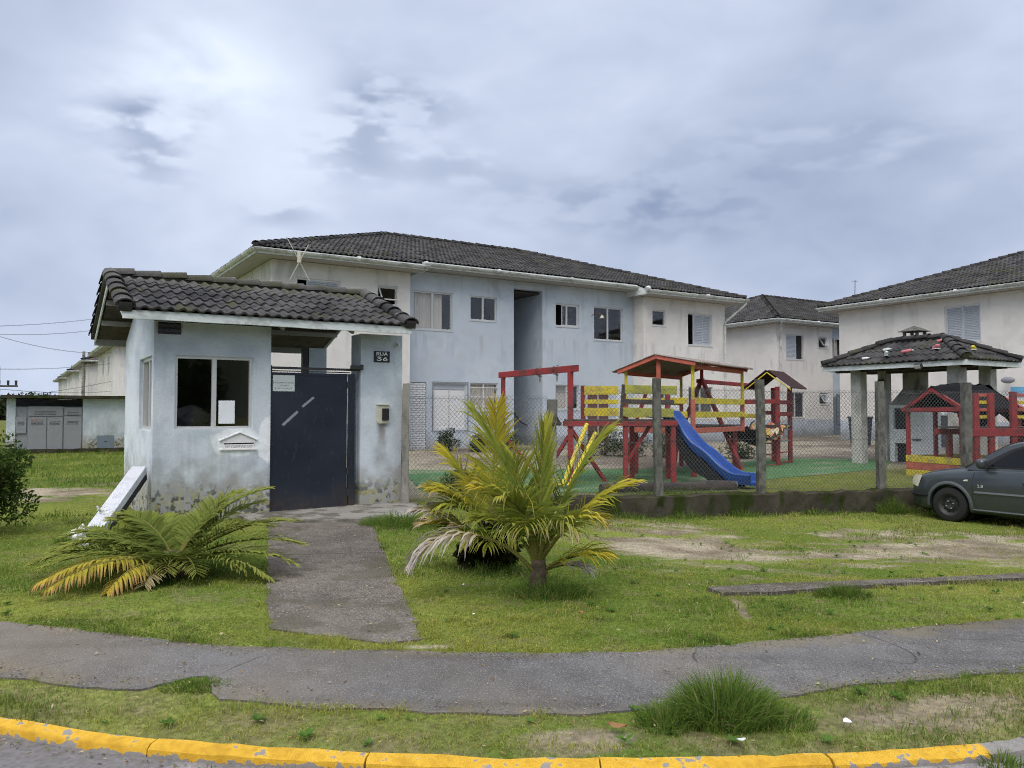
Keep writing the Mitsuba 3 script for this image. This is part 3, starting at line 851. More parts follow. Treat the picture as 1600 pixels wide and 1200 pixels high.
part(gh, 'lining', bx(3.085, 3.095, GY + 0.15, GB - 0.16, 0.06, 2.59), 'mat_room'); part(gh, 'lining', bx(1.78, 3.08, GB - 0.16, GB - 0.15, 0.06, 2.59), 'mat_room')
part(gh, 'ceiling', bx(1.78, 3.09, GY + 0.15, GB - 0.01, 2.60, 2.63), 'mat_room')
part(gh, 'pillar', cat([bx(4.615, 5.315, GY, GY + 0.42, -0.1, 2.74), bx(4.60, 4.612, GY + 0.14, GY + 0.28, 0.05, 2.6)]), 'mat_guard')
part(gh, 'pillar', bx(4.72, 5.06, GB - 0.25, GB + 0.05, -0.1, 2.72), 'mat_guard')
part(gh, 'pillar', bx(4.60, 4.70, GB - 0.25, GB - 0.15, -0.1, 2.72), 'mat_dark_metal', label='thin dark steel post beside the back pillar')
window(gh, (0, GY), EX, 1.905, 2.965, 1.27, 2.30, 'slide', 0.05, 'mat_alu', 0.04, 'sliding window facing the path', False)
window(gh, (1.63, 0), (0.0, -1.0), -13.25, -12.0, 1.25, 2.30, 'slide', 0.06, 'mat_alu', 0.045, 'side window seen edge on', False)
# roof
rf = f'{gh}__roof'
x0r, x1r, yf, yb = 1.19, 5.28, 11.42, 15.55
sl = np.array([0, math.cos(math.atan(slope)), math.sin(math.atan(slope))]); sb_ = np.array([0, -sl[1], sl[2]])
Ls = (ridge_y - yf) / sl[1]; Lb = (yb - ridge_y) / sl[1]
pf = sbox(0, 0, x1r - x0r - 0.10, Ls - 0.02)
lay_tiles(rf, pf, (x0r + 0.05, yf - 0.05, eave_z + 0.055), (1, 0, 0), sl, 'parts', 300)
pb = sbox(0, 0, x1r - x0r - 0.10, Lb - 0.02)
lay_tiles(rf, pb, (x1r - 0.05, yb + 0.05, eave_z + 0.055), (-1, 0, 0), sb_, 'parts', 300)
zr = eave_z + slope * (ridge_y - yf) + 0.085
caps_along(rf, (x1r, ridge_y, zr), (x0r - 0.02, ridge_y, zr), 'ridge_tile', True, 1.12, 0.37)
for xe in (x0r + 0.03, x1r - 0.03):
    caps_along(rf, (xe, yf - 0.06, eave_z + 0.075), (xe, ridge_y - 0.05, zr + 0.01), 'verge_tile', True, 1.08, 0.36)
    caps_along(rf, (xe, yb + 0.06, eave_z + 0.03), (xe, ridge_y + 0.05, zr + 0.01), 'verge_tile', True, 1.05, 0.36)
dk = Polygon([(yf + 0.03, eave_z + 0.01), (ridge_y, zr - 0.075), (yb - 0.03, eave_z + 0.01), (yb - 0.03, eave_z - 0.015), (ridge_y, zr - 0.10), (yf + 0.03, eave_z - 0.015)])
deck = extrude(dk, x1r - x0r - 0.12); deck.apply_transform(np.array([[0, 0, 1, x0r + 0.06], [1, 0, 0, 0], [0, 1, 0, 0], [0, 0, 0, 1.0]]))
part(rf, 'deck', deck, 'mat_timber')
part(rf, 'fascia', jitter(dense(bar((x0r, yf - 0.005, eave_z - 0.005), (x1r, yf - 0.005, eave_z - 0.005), 0.024, 0.118, 0.004), 0.2), 0.008, 2.0, 4), 'mat_fascia', 40)
part(rf, 'fascia', bar((x0r, yb + 0.005, eave_z - 0.04), (x1r, yb + 0.005, eave_z - 0.04), 0.024, 0.17, 0.004), 'mat_soffit')
for xe in (x0r + 0.012, x1r - 0.012):
    part(rf, 'barge_board', bar((xe, yf + 0.01, eave_z + 0.0), (xe, ridge_y, zr - 0.07), 0.022, 0.085, 0.004), 'mat_fascia')
    part(rf, 'barge_board', bar((xe, yb - 0.01, eave_z - 0.02), (xe, ridge_y, zr - 0.07), 0.022, 0.10, 0.004), 'mat_fascia')
for yy in (12.05, 12.75, 13.38, 14.0, 14.7):
    zz = zr - 0.13 - abs(yy - ridge_y) * slope
    part(rf, 'purlin', bar((x0r + 0.04, yy, zz), (x1r - 0.04, yy, zz), 0.05, 0.08), 'mat_soffit')
for xx in (3.3, 4.35):
    part(rf, 'rafter', bar((xx, yf + 0.08, eave_z - 0.05), (xx, ridge_y, zr - 0.17), 0.05, 0.10), 'mat_soffit')
# letter slot in the wall
mb = f'{gh}__letter_slot'
L0 = lambda ms: on_wall(cat(ms), (0, GY), EX)
pent = Polygon([(2.545, 0.985), (3.0, 0.985), (3.0, 1.12), (2.78, 1.205), (2.545, 1.12)])
part(mb, 'face_plate', on_wall(extrude(pent, 0.014), (0, GY), EX), 'mat_white')
part(mb, 'hood', L0([bar((2.50, 1.105, 0.018), (2.785, 1.222, 0.018), 0.014, 0.036, 0.002, (0, 0, 1)), bar((2.777, 1.222, 0.018), (3.035, 1.105, 0.018), 0.014, 0.036, 0.002, (0, 0, 1))]), 'mat_white')
part(mb, 'slot', L0([bx(2.565, 2.985, 1.052, 1.068, 0.012, 0.0165)]), 'mat_black')
part(mb, 'sill', L0([bx(2.51, 3.03, 0.968, 0.985, 0.0, 0.035)]), 'mat_white')


def lettering(parent, text, x, z, h, o, d, mat, out, center=True, bold=False, stretch=1.0, name='lettering'):
    m = meshkit.text_mesh(text, h, 0.0018, bold)
    m.apply_scale([stretch, 1, 1])
    b = m.bounds; m.apply_translation([x - ((b[0, 0] + b[1, 0]) / 2 if center else b[0, 0]), z - b[0, 1], out])
    return part(parent, name, on_wall(m, o, d), mat)


lettering(mb, 'Nº CARTAS DO', 2.775, 0.998, 0.038, (0, GY), EX, 'mat_sign_grey', 0.0138)
# interior: dark chair and jacket heap behind the left pane
ch = thing('office_chair', 'dark padded chair just inside the gatehouse window', 'chair')
bk = trimesh.creation.icosphere(subdivisions=3, radius=1.0); bk.apply_scale([0.36, 0.10, 0.34]); bk.apply_translation([2.2, 12.55, 1.28]); part(ch, 'backrest', jitter(bk, 0.05, 5, 1), 'mat_black', 60)
st_ = trimesh.creation.icosphere(subdivisions=2, radius=1.0); st_.apply_scale([0.3, 0.3, 0.07]); st_.apply_translation([2.2, 12.85, 0.62]); part(ch, 'seat', st_, 'mat_black', 60)
part(ch, 'stem', cat([tube([(2.2, 12.85, 0.1), (2.2, 12.85, 0.6)], 0.03, 8), bx(1.95, 2.45, 12.82, 12.88, 0.055, 0.10), bx(2.17, 2.23, 12.6, 13.1, 0.06, 0.105)]), 'mat_dark_metal')
single('paper_sheet', on_wall(bx(2.50, 2.725, 1.345, 1.675, 0, 0.0015), (0, GY + 0.058), EX), 'mat_paper', 'white sheet of paper taped inside the gatehouse window', 'paper')

# condominium name board and street sign
sg = thing('name_board', 'small black board with faint grey lettering under the gatehouse eave', 'sign')
part(sg, 'plate', on_wall(bx(1.68, 1.975, 2.585, 2.745, 0, 0.012), (0, GY), EX), 'mat_sign_black')
lettering(sg, 'CONDOMÍNIO', 1.828, 2.682, 0.036, (0, GY), EX, 'mat_sign_grey', 0.0118)
lettering(sg, 'DOS JACARANDÁS', 1.828, 2.615, 0.036, (0, GY), EX, 'mat_sign_grey', 0.0118, stretch=0.72)
sg = thing('street_sign', 'black plate reading RUA 36 on the pillar beside the gate', 'sign')
part(sg, 'plate', on_wall(bx(4.83, 5.095, 2.30, 2.475, 0, 0.010), (0, GY), EX), 'mat_sign_black')
lettering(sg, 'RUA', 4.965, 2.405, 0.052, (0, GY), EX, 'mat_white', 0.0098, True, True, 1.35)
lettering(sg, '36', 4.965, 2.322, 0.060, (0, GY), EX, 'mat_white', 0.0098, True, True, 1.9)
ic = thing('intercom', 'cream intercom box with black panel on the gate pillar', 'intercom')
part(ic, 'housing', on_wall(cham_box(0.20, 0.29, 0.05, 0.02).apply_translation([4.98, 1.48, 0]), (0, GY), EX), 'mat_beige')
part(ic, 'panel', on_wall(cham_box(0.105, 0.19, 0.03, 0.008).apply_translation([5.005, 1.475, 0.05]), (0, GY), EX), 'mat_black')
part(ic, 'hood', on_wall(bx(4.875, 5.085, 1.622, 1.636, 0, 0.075), (0, GY), EX), 'mat_beige')
lp = thing('wall_light', 'tiny white lamp socket high on the gate pillar', 'lamp')
part(lp, 'base', tube([(5.22, GY, 2.60), (5.22, GY - 0.03, 2.60)], 0.03, 10), 'mat_white'); part(lp, 'socket', tube([(5.22, GY - 0.03, 2.60), (5.20, GY - 0.06, 2.585)], 0.02, 8), 'mat_grey_metal')

# gate
gt = thing('entrance_gate', 'dark navy sheet metal gate at the end of the path', 'gate')
part(gt, 'door_leaf', cat([bx(3.235, 4.40, GY + 0.02, GY + 0.05, 0.05, 2.075), bx(3.235, 4.40, GY + 0.01, GY + 0.019, 2.06, 2.10), bx(3.235, 4.40, GY - 0.004, GY + 0.019, 0.05, 0.085)]), 'mat_navy')
part(gt, 'frame', cat([bx(4.425, 4.52, GY + 0.0, GY + 0.07, -0.0, 2.10), bx(3.222, 3.234, GY - 0.01, GY + 0.07, 0.0, 2.20)]), 'mat_navy')
part(gt, 'top_rail', cat([bx(3.235, 4.62, GY + 0.02, GY + 0.06, 2.15, 2.185), bx(3.235, 4.45, GY + 0.025, GY + 0.05, 2.115, 2.13)]), 'mat_dark_metal')
for zz in (1.88, 0.55, 0.22):
    part(gt, 'hinge', bx(4.40, 4.425, GY + 0.005, GY + 0.055, zz, zz + 0.10), 'mat_dark_metal')
part(gt, 'door_closer', cat([bx(4.44, 4.62, GY - 0.04, GY + 0.0, 2.175, 2.235), bx(4.60, 4.64, GY - 0.05, GY - 0.002, 2.17, 2.25)]), 'mat_dark_metal', label='small grey door closer at the pillar')
part(gt, 'latch', bx(3.235, 3.275, GY + 0.0, GY + 0.02, 1.03, 1.055), 'mat_dark_metal')
part(gt, 'hook', tube([(4.10, GY + 0.02, 0.06), (4.10, GY + 0.0, 0.0), (4.12, GY - 0.03, -0.01), (4.16, GY - 0.04, 0.01)], 0.008, 6), 'mat_dark_metal')
nt = thing('notice_plate', 'pale plate with three lines of text on the navy gate', 'notice')
part(nt, 'plate', on_wall(bx(3.255, 3.58, 1.82, 2.06, 0, 0.006), (0, GY + 0.02), EX), 'mat_plate')
for i, tx in enumerate(('MANTENHA O PORTÃO', 'FECHADO', 'SUJEITO A MULTA')):
    lettering(nt, tx, 3.417, 1.935 - i * 0.042, 0.021, (0, GY + 0.02), EX, 'mat_ink', 0.0058, stretch=1.0)
tp = thing('tape_remnant', 'torn strips of pale tape slanting across the navy gate', 'tape')
for (p, q, w_) in (((3.405, 1.315), (3.63, 1.52), 0.040), ((3.70, 1.59), (3.875, 1.735), 0.034)):
    part(tp, 'strip', on_wall(bar((p[0], p[1], 0.002), (q[0], q[1], 0.002), 0.0025, w_, 0.0005, (-0.6, 0.7, 0)), (0, GY + 0.02), EX), 'mat_grey_metal')

# fallen sign box leaning on the side wall
fs = thing('leaning_panel', 'white box shaped panel tilted against the gatehouse side wall', 'panel')
pA, pB = np.array([0.86, 10.6, 0.12]), np.array([1.50, 12.05, 0.72])
part(fs, 'box', bar(pA, pB, 0.19, 0.10, 0.004), 'mat_panel')
M_, L_ = frame_to(pA, pB)
und = cham_box(0.19, 0.09, L_ - 0.03, 0.002); und.apply_translation([0, -0.096, 0.015]); und.apply_transform(M_); part(fs, 'back_panel', und, 'mat_black')

# ------------------------------------------------------------------ two-storey apartment blocks
BL, BD, WING, REC = 18.14, 11.9, 4.29, 0.6         # length, depth, wing width, how far the middle is set back
EV, ROOF = 6.03, 0.354


def eave_gutter(owner, pts, parts=True):
    """half-round gutter along a polyline of eave points"""
    for a, b in zip(pts[:-1], pts[1:]):
        M, L = frame_to(a, b)
        an = np.linspace(np.pi, 2 * np.pi, 8)
        ring = np.vstack([np.stack([0.065 * np.cos(an), 0.07 * np.sin(an)], -1), np.stack([0.058 * np.cos(an[::-1]), 0.062 * np.sin(an[::-1])], -1)])
        n = max(2, int(L / 0.8) + 1); zs = np.linspace(-0.03, L + 0.03, n)
        P = np.stack([np.c_[ring, np.full(len(ring), z)] for z in zs], 0)
        sag = 0.012 * (meshkit.fbm(np.stack([zs * 0.7 + a[0], zs * 0 + a[1], zs * 0], -1), 2, 4) - 0.5)
        P[..., 1] += sag[:, None]
        m = grid_mesh(P); m.apply_transform(M)
        lip = tube((np.c_[np.full(n, 0.062), sag, zs] @ M[:3, :3].T + M[:3, 3]), 0.012, 5)
        lip2 = tube((np.c_[np.full(n, -0.062), sag, zs] @ M[:3, :3].T + M[:3, 3]), 0.012, 5)
        ms = [m, lip, lip2]
        for k in range(1, int(L / 3.0) + 1):
            c = np.array(a) + (np.array(b) - np.array(a)) * k * 3.0 / L
            if k * 3.0 < L - 0.3: ms.append(tube([c + M[:3, 2] * -0.05 - np.array([0, 0, 0.003]), c + M[:3, 2] * 0.05 - np.array([0, 0, 0.003])], 0.073, 10))
        part(owner, 'gutter', cat(ms), 'mat_gutter', 40)


def block(ox, oy, label, tiles='parts', front=True, end=True, group=None, detail=2):
    b = thing('apartment_block', label, 'apartment building', group)
    rf = f'{b}__roof'
    zb = -0.05
    o_f, o_r = (ox, oy), (ox, oy + REC)
    wt = 5.86
    wing_holes = lambda a, mirror: [(a + 0.71, 4.14, a + 2.03, 5.40), (a + 3.20, 4.80, a + 3.86, 5.40)] if not mirror else [(a + WING - 3.86, 4.80, a + WING - 3.20, 5.40), (a + WING - 2.03, 4.14, a + WING - 0.71, 5.40)]
    low = lambda hs: [(h[0], h[1] - 2.88, h[2], h[3] - 2.88) for h in hs]
    hl = wing_holes(0, False); hr = wing_holes(BL - WING, True)
    mid = [(4.66, 4.19, 6.09, 5.43), (6.76, 4.60, 7.79, 5.42), (8.48, -0.05, 9.67, 5.80), (10.24, 4.60, 11.28, 5.42), (11.96, 4.19, 13.33, 5.43)]
    midlow = [(4.58, 0.2, 5.15, 2.48), (5.40, 0.95, 6.62, 2.47), (6.74, 1.57, 7.85, 2.50), (10.23, 1.62, 11.27, 2.50), (11.65, 0.33, 12.72, 2.30)]
    cream = []
    if detail == 2:
        cream.append(facade(o_f, EX, 0, WING, zb, wt, hl + low(hl)))
        cream.append(facade(o_f, EX, BL - WING, BL, zb, wt, hr + low(hr)))
        part(b, 'wall', facade(o_r, EX, WING + 0.005, BL - WING - 0.005, zb, wt + 0.2, mid + midlow), 'mat_blue_wall')
    else:
        cream.append(facade(o_f, EX, 0, WING, zb, wt, hl)); cream.append(facade(o_f, EX, BL - WING, BL, zb, wt, hr))
        part(b, 'wall', facade(o_r, EX, WING + 0.005, BL - WING - 0.005, zb, wt + 0.2, mid[:2] + mid[3:]), 'mat_blue_wall')
    # ends, returns, back
    endw = [] if detail == 2 else [(-(oy + 4.6), 4.2, -(oy + 3.2), 5.4), (-(oy + 8.4), 4.2, -(oy + 7.0), 5.4)]
    end_holes = end if isinstance(end, list) else endw
    cream.append(facade((ox, 0), (0.0, -1.0), -(oy + BD), -(oy + 0.142), zb, wt, end_holes))
    cream.append(facade((ox + BL, 0), (0.0, 1.0), oy + 0.142, oy + BD, zb, wt))
    cream.append(facade((ox + BL - WING, 0), (0.0, -1.0), -(oy + REC + 0.14), -(oy + 0.142), zb, wt + 0.1))
    cream.append(facade((ox + WING, 0), (0.0, 1.0), oy + 0.142, oy + REC + 0.14, zb, wt + 0.1))
    cream.append(bx(ox + 0.15, ox + BL - 0.15, oy + BD - 0.14, oy + BD - 0.002, zb, wt))
    part(b, 'wall', cat(cream), 'mat_cream_wall')
    # dark rooms behind the windows
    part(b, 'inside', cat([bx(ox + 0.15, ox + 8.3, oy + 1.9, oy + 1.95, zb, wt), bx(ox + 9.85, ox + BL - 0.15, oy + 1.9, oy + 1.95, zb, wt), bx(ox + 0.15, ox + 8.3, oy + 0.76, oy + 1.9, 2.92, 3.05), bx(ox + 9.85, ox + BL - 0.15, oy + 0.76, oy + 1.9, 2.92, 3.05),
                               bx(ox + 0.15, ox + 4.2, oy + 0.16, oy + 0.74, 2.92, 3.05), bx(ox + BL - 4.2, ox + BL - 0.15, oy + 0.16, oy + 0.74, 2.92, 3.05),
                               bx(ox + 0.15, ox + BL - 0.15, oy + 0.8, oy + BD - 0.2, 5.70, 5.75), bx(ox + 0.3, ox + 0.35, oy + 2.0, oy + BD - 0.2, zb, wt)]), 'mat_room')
    # soffit and roof
    ys, ye, xs_, xe_ = oy - 0.6, oy + BD + 0.6, ox - 0.6, ox + BL + 0.6
    half = (ye - ys) / 2
    z_at = lambda d: EV + ROOF * d
    part(b, 'soffit', cat([bx(xs_ + 0.03, ox - 0.003, ys + 0.03, ye - 0.03, 5.87, 5.90), bx(ox + BL + 0.003, xe_ - 0.03, ys + 0.03, ye - 0.03, 5.87, 5.90), bx(ox, ox + WING + 0.3, ys + 0.03, oy - 0.003, 5.87, 5.90), bx(ox + BL - WING - 0.3, ox + BL, ys + 0.03, oy - 0.003, 5.87, 5.90),
                           bx(ox + WING + 0.3, ox + BL - WING - 0.3, oy + 0.03, oy + REC - 0.003, 6.07, 6.10), bx(ox, ox + BL, oy + BD + 0.003, ye - 0.03, 5.87, 5.90)]), 'mat_soffit')
    cF = math.sqrt(1 + ROOF * ROOF); upF = np.array([0, 1, ROOF]) / cF; upB = np.array([0, -1, ROOF]) / cF; upL = np.array([1, 0, ROOF]) / cF; upR = np.array([-1, 0, ROOF]) / cF
    Ls = half * cF; Lx = xe_ - xs_
    r1, r2 = half, Lx - half
    trap = Polygon([(0, 0), (Lx, 0), (r2, Ls), (r1, Ls)])
    n0, n1 = WING + 0.6 + 0.3, Lx - (WING + 0.6 + 0.3)
    trapF = Polygon([(0, 0), (n0, 0), (n0, 0.6 * cF), (n1, 0.6 * cF), (n1, 0), (Lx, 0), (r2, Ls), (r1, Ls)])
    tri = Polygon([(0, 0), (ye - ys, 0), (half, Ls)])
    # deck under the tiles
    def sheet(poly, o, ex, up, dz=-0.03):
        v, f = trimesh.creation.triangulate_polygon(poly, engine='earcut')
        P = np.array(o) + v[:, :1] * np.array(ex) + v[:, 1:2] * up + np.array([0, 0, dz])
        return trimesh.Trimesh(P, f, process=False)
    oF, oB, oL, oR = (xs_, ys, EV + 0.03), (xe_, ye, EV + 0.03), (xs_, ye, EV + 0.03), (xe_, ys, EV + 0.03)
    exF, exB, exL, exR = (1, 0, 0), (-1, 0, 0), (0, -1, 0), (0, 1, 0)
    part(rf, 'deck', cat([sheet(trapF, oF, exF, upF), sheet(trap, oB, exB, upB), sheet(tri, oL, exL, upL), sheet(tri, oR, exR, upR)]), 'mat_timber')
    # split the front slope so that each piece is convex
    pf_ = [Polygon([(0, 0), (n0, 0), (n0, 0.6 * cF), (0.6, 0.6 * cF)]), Polygon([(n1, 0), (Lx, 0), (Lx - 0.6, 0.6 * cF), (n1, 0.6 * cF)]), Polygon([(0.6, 0.6 * cF), (Lx - 0.6, 0.6 * cF), (r2, Ls), (r1, Ls)])]
    up_ = lambda k: np.array([0, 0, k])
    lift = np.array([0, 0, 0.012])
    fm, em = tiles
    if fm:
        for q in pf_:
            lay_tiles(rf, q, np.array(oF) + lift, exF, upF, fm, 300 if q is pf_[2] else 40)
    if em:
        lay_tiles(rf, tri, np.array(oL) + lift, exL, upL, em, 300)
    lay_tiles(rf, trap, np.array(oB) + lift, exB, upB, 'stuff'); lay_tiles(rf, tri, np.array(oR) + lift, exR, upR, 'stuff')
    zt_ = EV + ROOF * half + 0.055
    A1, A2 = np.array([xs_ + half, ys + half, zt_]), np.array([xe_ - half, ys + half, zt_])
    pr_ = fm == 'parts' or em == 'parts'
    caps_along(rf, A1, A2, 'ridge_tile', fm == 'parts', 1.1, 0.37)
    for c, a, pp in (((xs_, ys, EV + 0.06), A1, pr_), ((xe_, ys, EV + 0.06), A2, fm == 'parts'), ((xs_, ye, EV + 0.06), A1, em == 'parts'), ((xe_, ye, EV + 0.06), A2, False)):
        caps_along(rf, c, a, 'hip_tile', pp, 1.08, 0.37)
    # boards closing the step in the eave
    for xx in (xs_ + n0, xs_ + n1 - 0.02):
        pc = extrude(Polygon([(ys + 0.03, 5.87), (oy + REC, 5.87), (oy + REC, EV + ROOF * 1.2 - 0.03), (ys + 0.03, EV - 0.01)]), 0.02)
        pc.apply_transform(np.array([[0, 0, 1, xx], [1, 0, 0, 0], [0, 1, 0, 0], [0, 0, 0, 1.0]]))
        part(b, 'eave_cheek', pc, 'mat_fascia')
    # gutters and pipes
    g = EV - 0.02
    eave_gutter(b, [(xs_ - 0.05, ye, g), (xs_ - 0.05, ys - 0.05, g)])
    eave_gutter(b, [(xs_ - 0.05, ys - 0.05, g), (xs_ + n0, ys - 0.05, g - 0.02)])
    zg = z_at(0.6) - 0.03
    eave_gutter(b, [(xs_ + n0 - 0.1, ys + 0.55, zg), (xs_ + n1 + 0.1, ys + 0.55, zg - 0.02)])
    eave_gutter(b, [(xs_ + n1, ys - 0.05, g), (xe_ + 0.05, ys - 0.05, g)])
    eave_gutter(b, [(xe_ + 0.05, ys - 0.05, g), (xe_ + 0.05, ye, g)])
    part(b, 'fascia', cat([bx(xs_ + 0.0, xs_ + 0.022, ys + 0.024, ye, EV - 0.15, EV + 0.02), bx(xe_ - 0.022, xe_, ys + 0.024, ye, EV - 0.15, EV + 0.02), bx(xs_, xs_ + n0, ys, ys + 0.022, EV - 0.15, EV + 0.02), bx(xs_ + n1, xe_, ys, ys + 0.022, EV - 0.15, EV + 0.02), bx(xs_ + n0, xs_ + n1, ys + 0.6, ys + 0.622, zg - 0.13, zg + 0.05)]), 'mat_fascia')
    if detail == 2:
        for xx in (xs_ + n0 - 0.02, xs_ + n1 + 0.02):
            part(b, 'gutter_joint', tube([(xx - 0.14, ys - 0.03, g + 0.02), (xx, ys + 0.02, g + 0.05), (xx + 0.14, ys + 0.2, g + 0.08)], [0.08, 0.105, 0.085], 10), 'mat_gutter', 50)
    def pipe(x, y, z0=0.2, side=1):
        part(b, 'downpipe', tube([(x + 0.62 * side, y - 0.62, g - 0.05), (x + 0.60 * side, y - 0.60, g - 0.16), (x + 0.05 * side, y - 0.07, g - 0.85), (x, y - 0.055, g - 1.0), (x, y - 0.055, z0)], 0.048, 8), 'mat_gutter', 50)
    pipe(ox + BL - 0.05, oy, 0.2, 1)
    if detail == 2: pipe(ox + 0.25, oy, 0.2, -1) if ox > 25 else None
    # windows
    win = lambda *a, **k: window(b, *a, **k)
    win(o_f, EX, 0.71, 2.03, 4.14, 5.40, 'shutter_left' if ox < 20 else 'shutter_right'); win(o_f, EX, 3.20, 3.86, 4.80, 5.40, 'awning')
    rw0 = BL - WING
    win(o_f, EX, rw0 + WING - 3.86, rw0 + WING - 3.20, 4.80, 5.40, 'fixed'); win(o_f, EX, rw0 + WING - 2.03, rw0 + WING - 0.71, 4.14, 5.40, 'shutter_left')
    win(o_r, EX, 4.66, 6.09, 4.19, 5.43, 'slide_curtain'); win(o_r, EX, 6.76, 7.79, 4.60, 5.42, 'slide')
    win(o_r, EX, 10.24, 11.28, 4.60, 5.42, 'slide_open'); win(o_r, EX, 11.96, 13.33, 4.19, 5.43, 'slide')
    for h in end_holes:
        win((ox, 0), (0.0, -1.0), *h[:1], h[2], h[1], h[3], 'shutter')
    if detail == 2:
        win(o_f, EX, 0.71, 2.03, 1.26, 2.52, 'slide_black'); win(o_f, EX, 3.20, 3.86, 1.92, 2.52, 'awning')
        win(o_f, EX, rw0 + WING - 3.86, rw0 + WING - 3.20, 1.92, 2.52, 'fixed'); win(o_f, EX, rw0 + WING - 2.03, rw0 + WING - 0.71, 1.26, 2.52, 'slide')
        # a doorway closed with white bricks
        br = []
        for r in range(30):
            z = 0.24 + r * 0.0745
            x = 4.585 - (0.11 if r % 2 else 0)
            while x < 5.145:
                a_, c_ = max(4.585, x), min(5.145, x + 0.21)
                if c_ - a_ > 0.04: br.append(bx(a_ + 0.004, c_ - 0.004, z, z + 0.058, -0.09, -0.008 - rng.uniform(0, 0.014)))
                x += 0.22
        part(b, 'mortar', on_wall(bx(4.585, 5.145, 0.2, 2.475, -0.10, -0.045), o_r, EX), 'mat_post')
        part(b, 'brick_infill', on_wall(cat(br), o_r, EX), 'mat_brick_white', kind='stuff', label='doorway bricked up with white blocks')
        win(o_r, EX, 5.40, 6.62, 0.95, 2.47, 'white_boarded'); win(o_r, EX, 6.74, 7.85, 1.57, 2.50, 'barred')
        win(o_r, EX, 10.23, 11.27, 1.62, 2.50, 'slide_curtain'); win(o_r, EX, 11.65, 12.72, 0.33, 2.30, 'brown')
        # stairwell: lined passage with concrete stairs
        q = [bx(ox + 8.30, ox + 8.48, oy + REC + 0.142, oy + 6, zb, wt + 0.1), bx(ox + 9.67, ox + 9.85, oy + REC + 0.142, oy + 6, zb, wt + 0.1), bx(ox + 8.30, ox + 9.85, oy + 6, oy + 6.1, zb, wt + 0.1), bx(ox + 8.485, ox + 9.665, oy + REC + 0.15, oy + 6, 5.80, 5.86)]
        part(b, 'stairwell', cat(q), 'mat_blue_wall')
        for k in range(12):
            part(b, 'stair_step', bx(ox + 8.485, ox + 9.665, oy + 1.9 + 0.27 * k, oy + 2.6 + 0.27 * k, 0.2 + 0.178 * k, 0.378 + 0.178 * k), 'mat_concrete')
        part(b, 'handrail', tube([(ox + 9.60, oy + 1.5, 1.05), (ox + 9.60, oy + 1.9, 1.15), (ox + 9.60, oy + 4.6, 3.0)], 0.022, 6), 'mat_black')
        part(b, 'meter_box', on_wall(bx(9.80, 10.02, 1.0, 1.55, 0, 0.03), o_r, EX), 'mat_grey_metal') if ox < 20 else None
    return b


b1 = block(6.16, 22.7, 'long two storey block with blue middle and cream wings behind the playground', ('parts', 'stuff'), end=[])
# things fixed to the first block
part(b1, 'wall_panel', on_wall(cat([bx(13.0, 13.55, 0.35 + 0.085 * k, 0.42 + 0.085 * k, 0, 0.012) for k in range(22)]), (6.16, 23.3), EX), 'mat_brick_white', kind='stuff')
part(b1, 'wall_panel', on_wall(cat([bx(15.0, 15.75, 1.0 + 0.09 * k, 1.07 + 0.09 * k, 0, 0.012) for k in range(16)]), (6.16, 22.7), EX), 'mat_brick_white', kind='stuff')
for zz, cc in ((3.05, 'mat_plate'), (2.62, 'mat_plate')):
    single('house_number_plate', on_wall(bx(17.35, 17.5, zz, zz + 0.2, 0, 0.008), (6.16, 22.7), EX), cc, 'small pale plate on the cream wing beside the downpipe, %s of two' % ('upper' if zz > 3 else 'lower'), 'plate')
# aerial poles crossed on the left eave
ap = thing('aerial_poles', 'two crossed thin white poles standing against the left eave', 'poles')
part(ap, 'pole', tube([(7.02, 21.95, 5.2), (6.35, 21.9, 6.35)][::-1], 0.011, 6), 'mat_gutter'); part(ap, 'pole', tube([(6.48, 22.0, 5.2), (6.95, 21.85, 6.2)], 0.011, 6), 'mat_gutter')
part(ap, 'bracket', tube([(6.72, 21.95, 5.98), (6.72, 21.95, 5.68)], 0.06, 8), 'mat_beige')
wc = thing('wind_chime', 'little bell lamp on a bracket beside the big right window', 'ornament')
part(wc, 'arm', tube([(18.02, 23.3, 5.08), (18.02, 23.0, 5.12), (18.12, 22.9, 5.12)], 0.015, 5), 'mat_rust')
part(wc, 'bell', trimesh.creation.cone(0.09, 0.14, sections=10).apply_translation([18.18, 22.9, 4.95]), 'mat_beige')

b2 = block(31.6, 26.2, 'cream block further back, seen between the long block and the gazebo', ('stuff', 'stuff'), end=[])
b3 = block(30.2, 9.8, 'cream block on the right with its tall end wall behind the gazebo', ('stuff', 'parts'), end=[(-17.1, 4.12, -15.75, 5.55), (-17.2, 1.3, -16.3, 2.55)])
for i, (yy, nm) in enumerate(((57.6, 'nearest'), (78.2, 'second'), (98.7, 'third'), (119.5, 'fourth'))):
    block(5.6, yy, f'{nm} of the cream blocks receding in a row beyond the meter shed', ('', ''), end=True, detail=1, group=None)
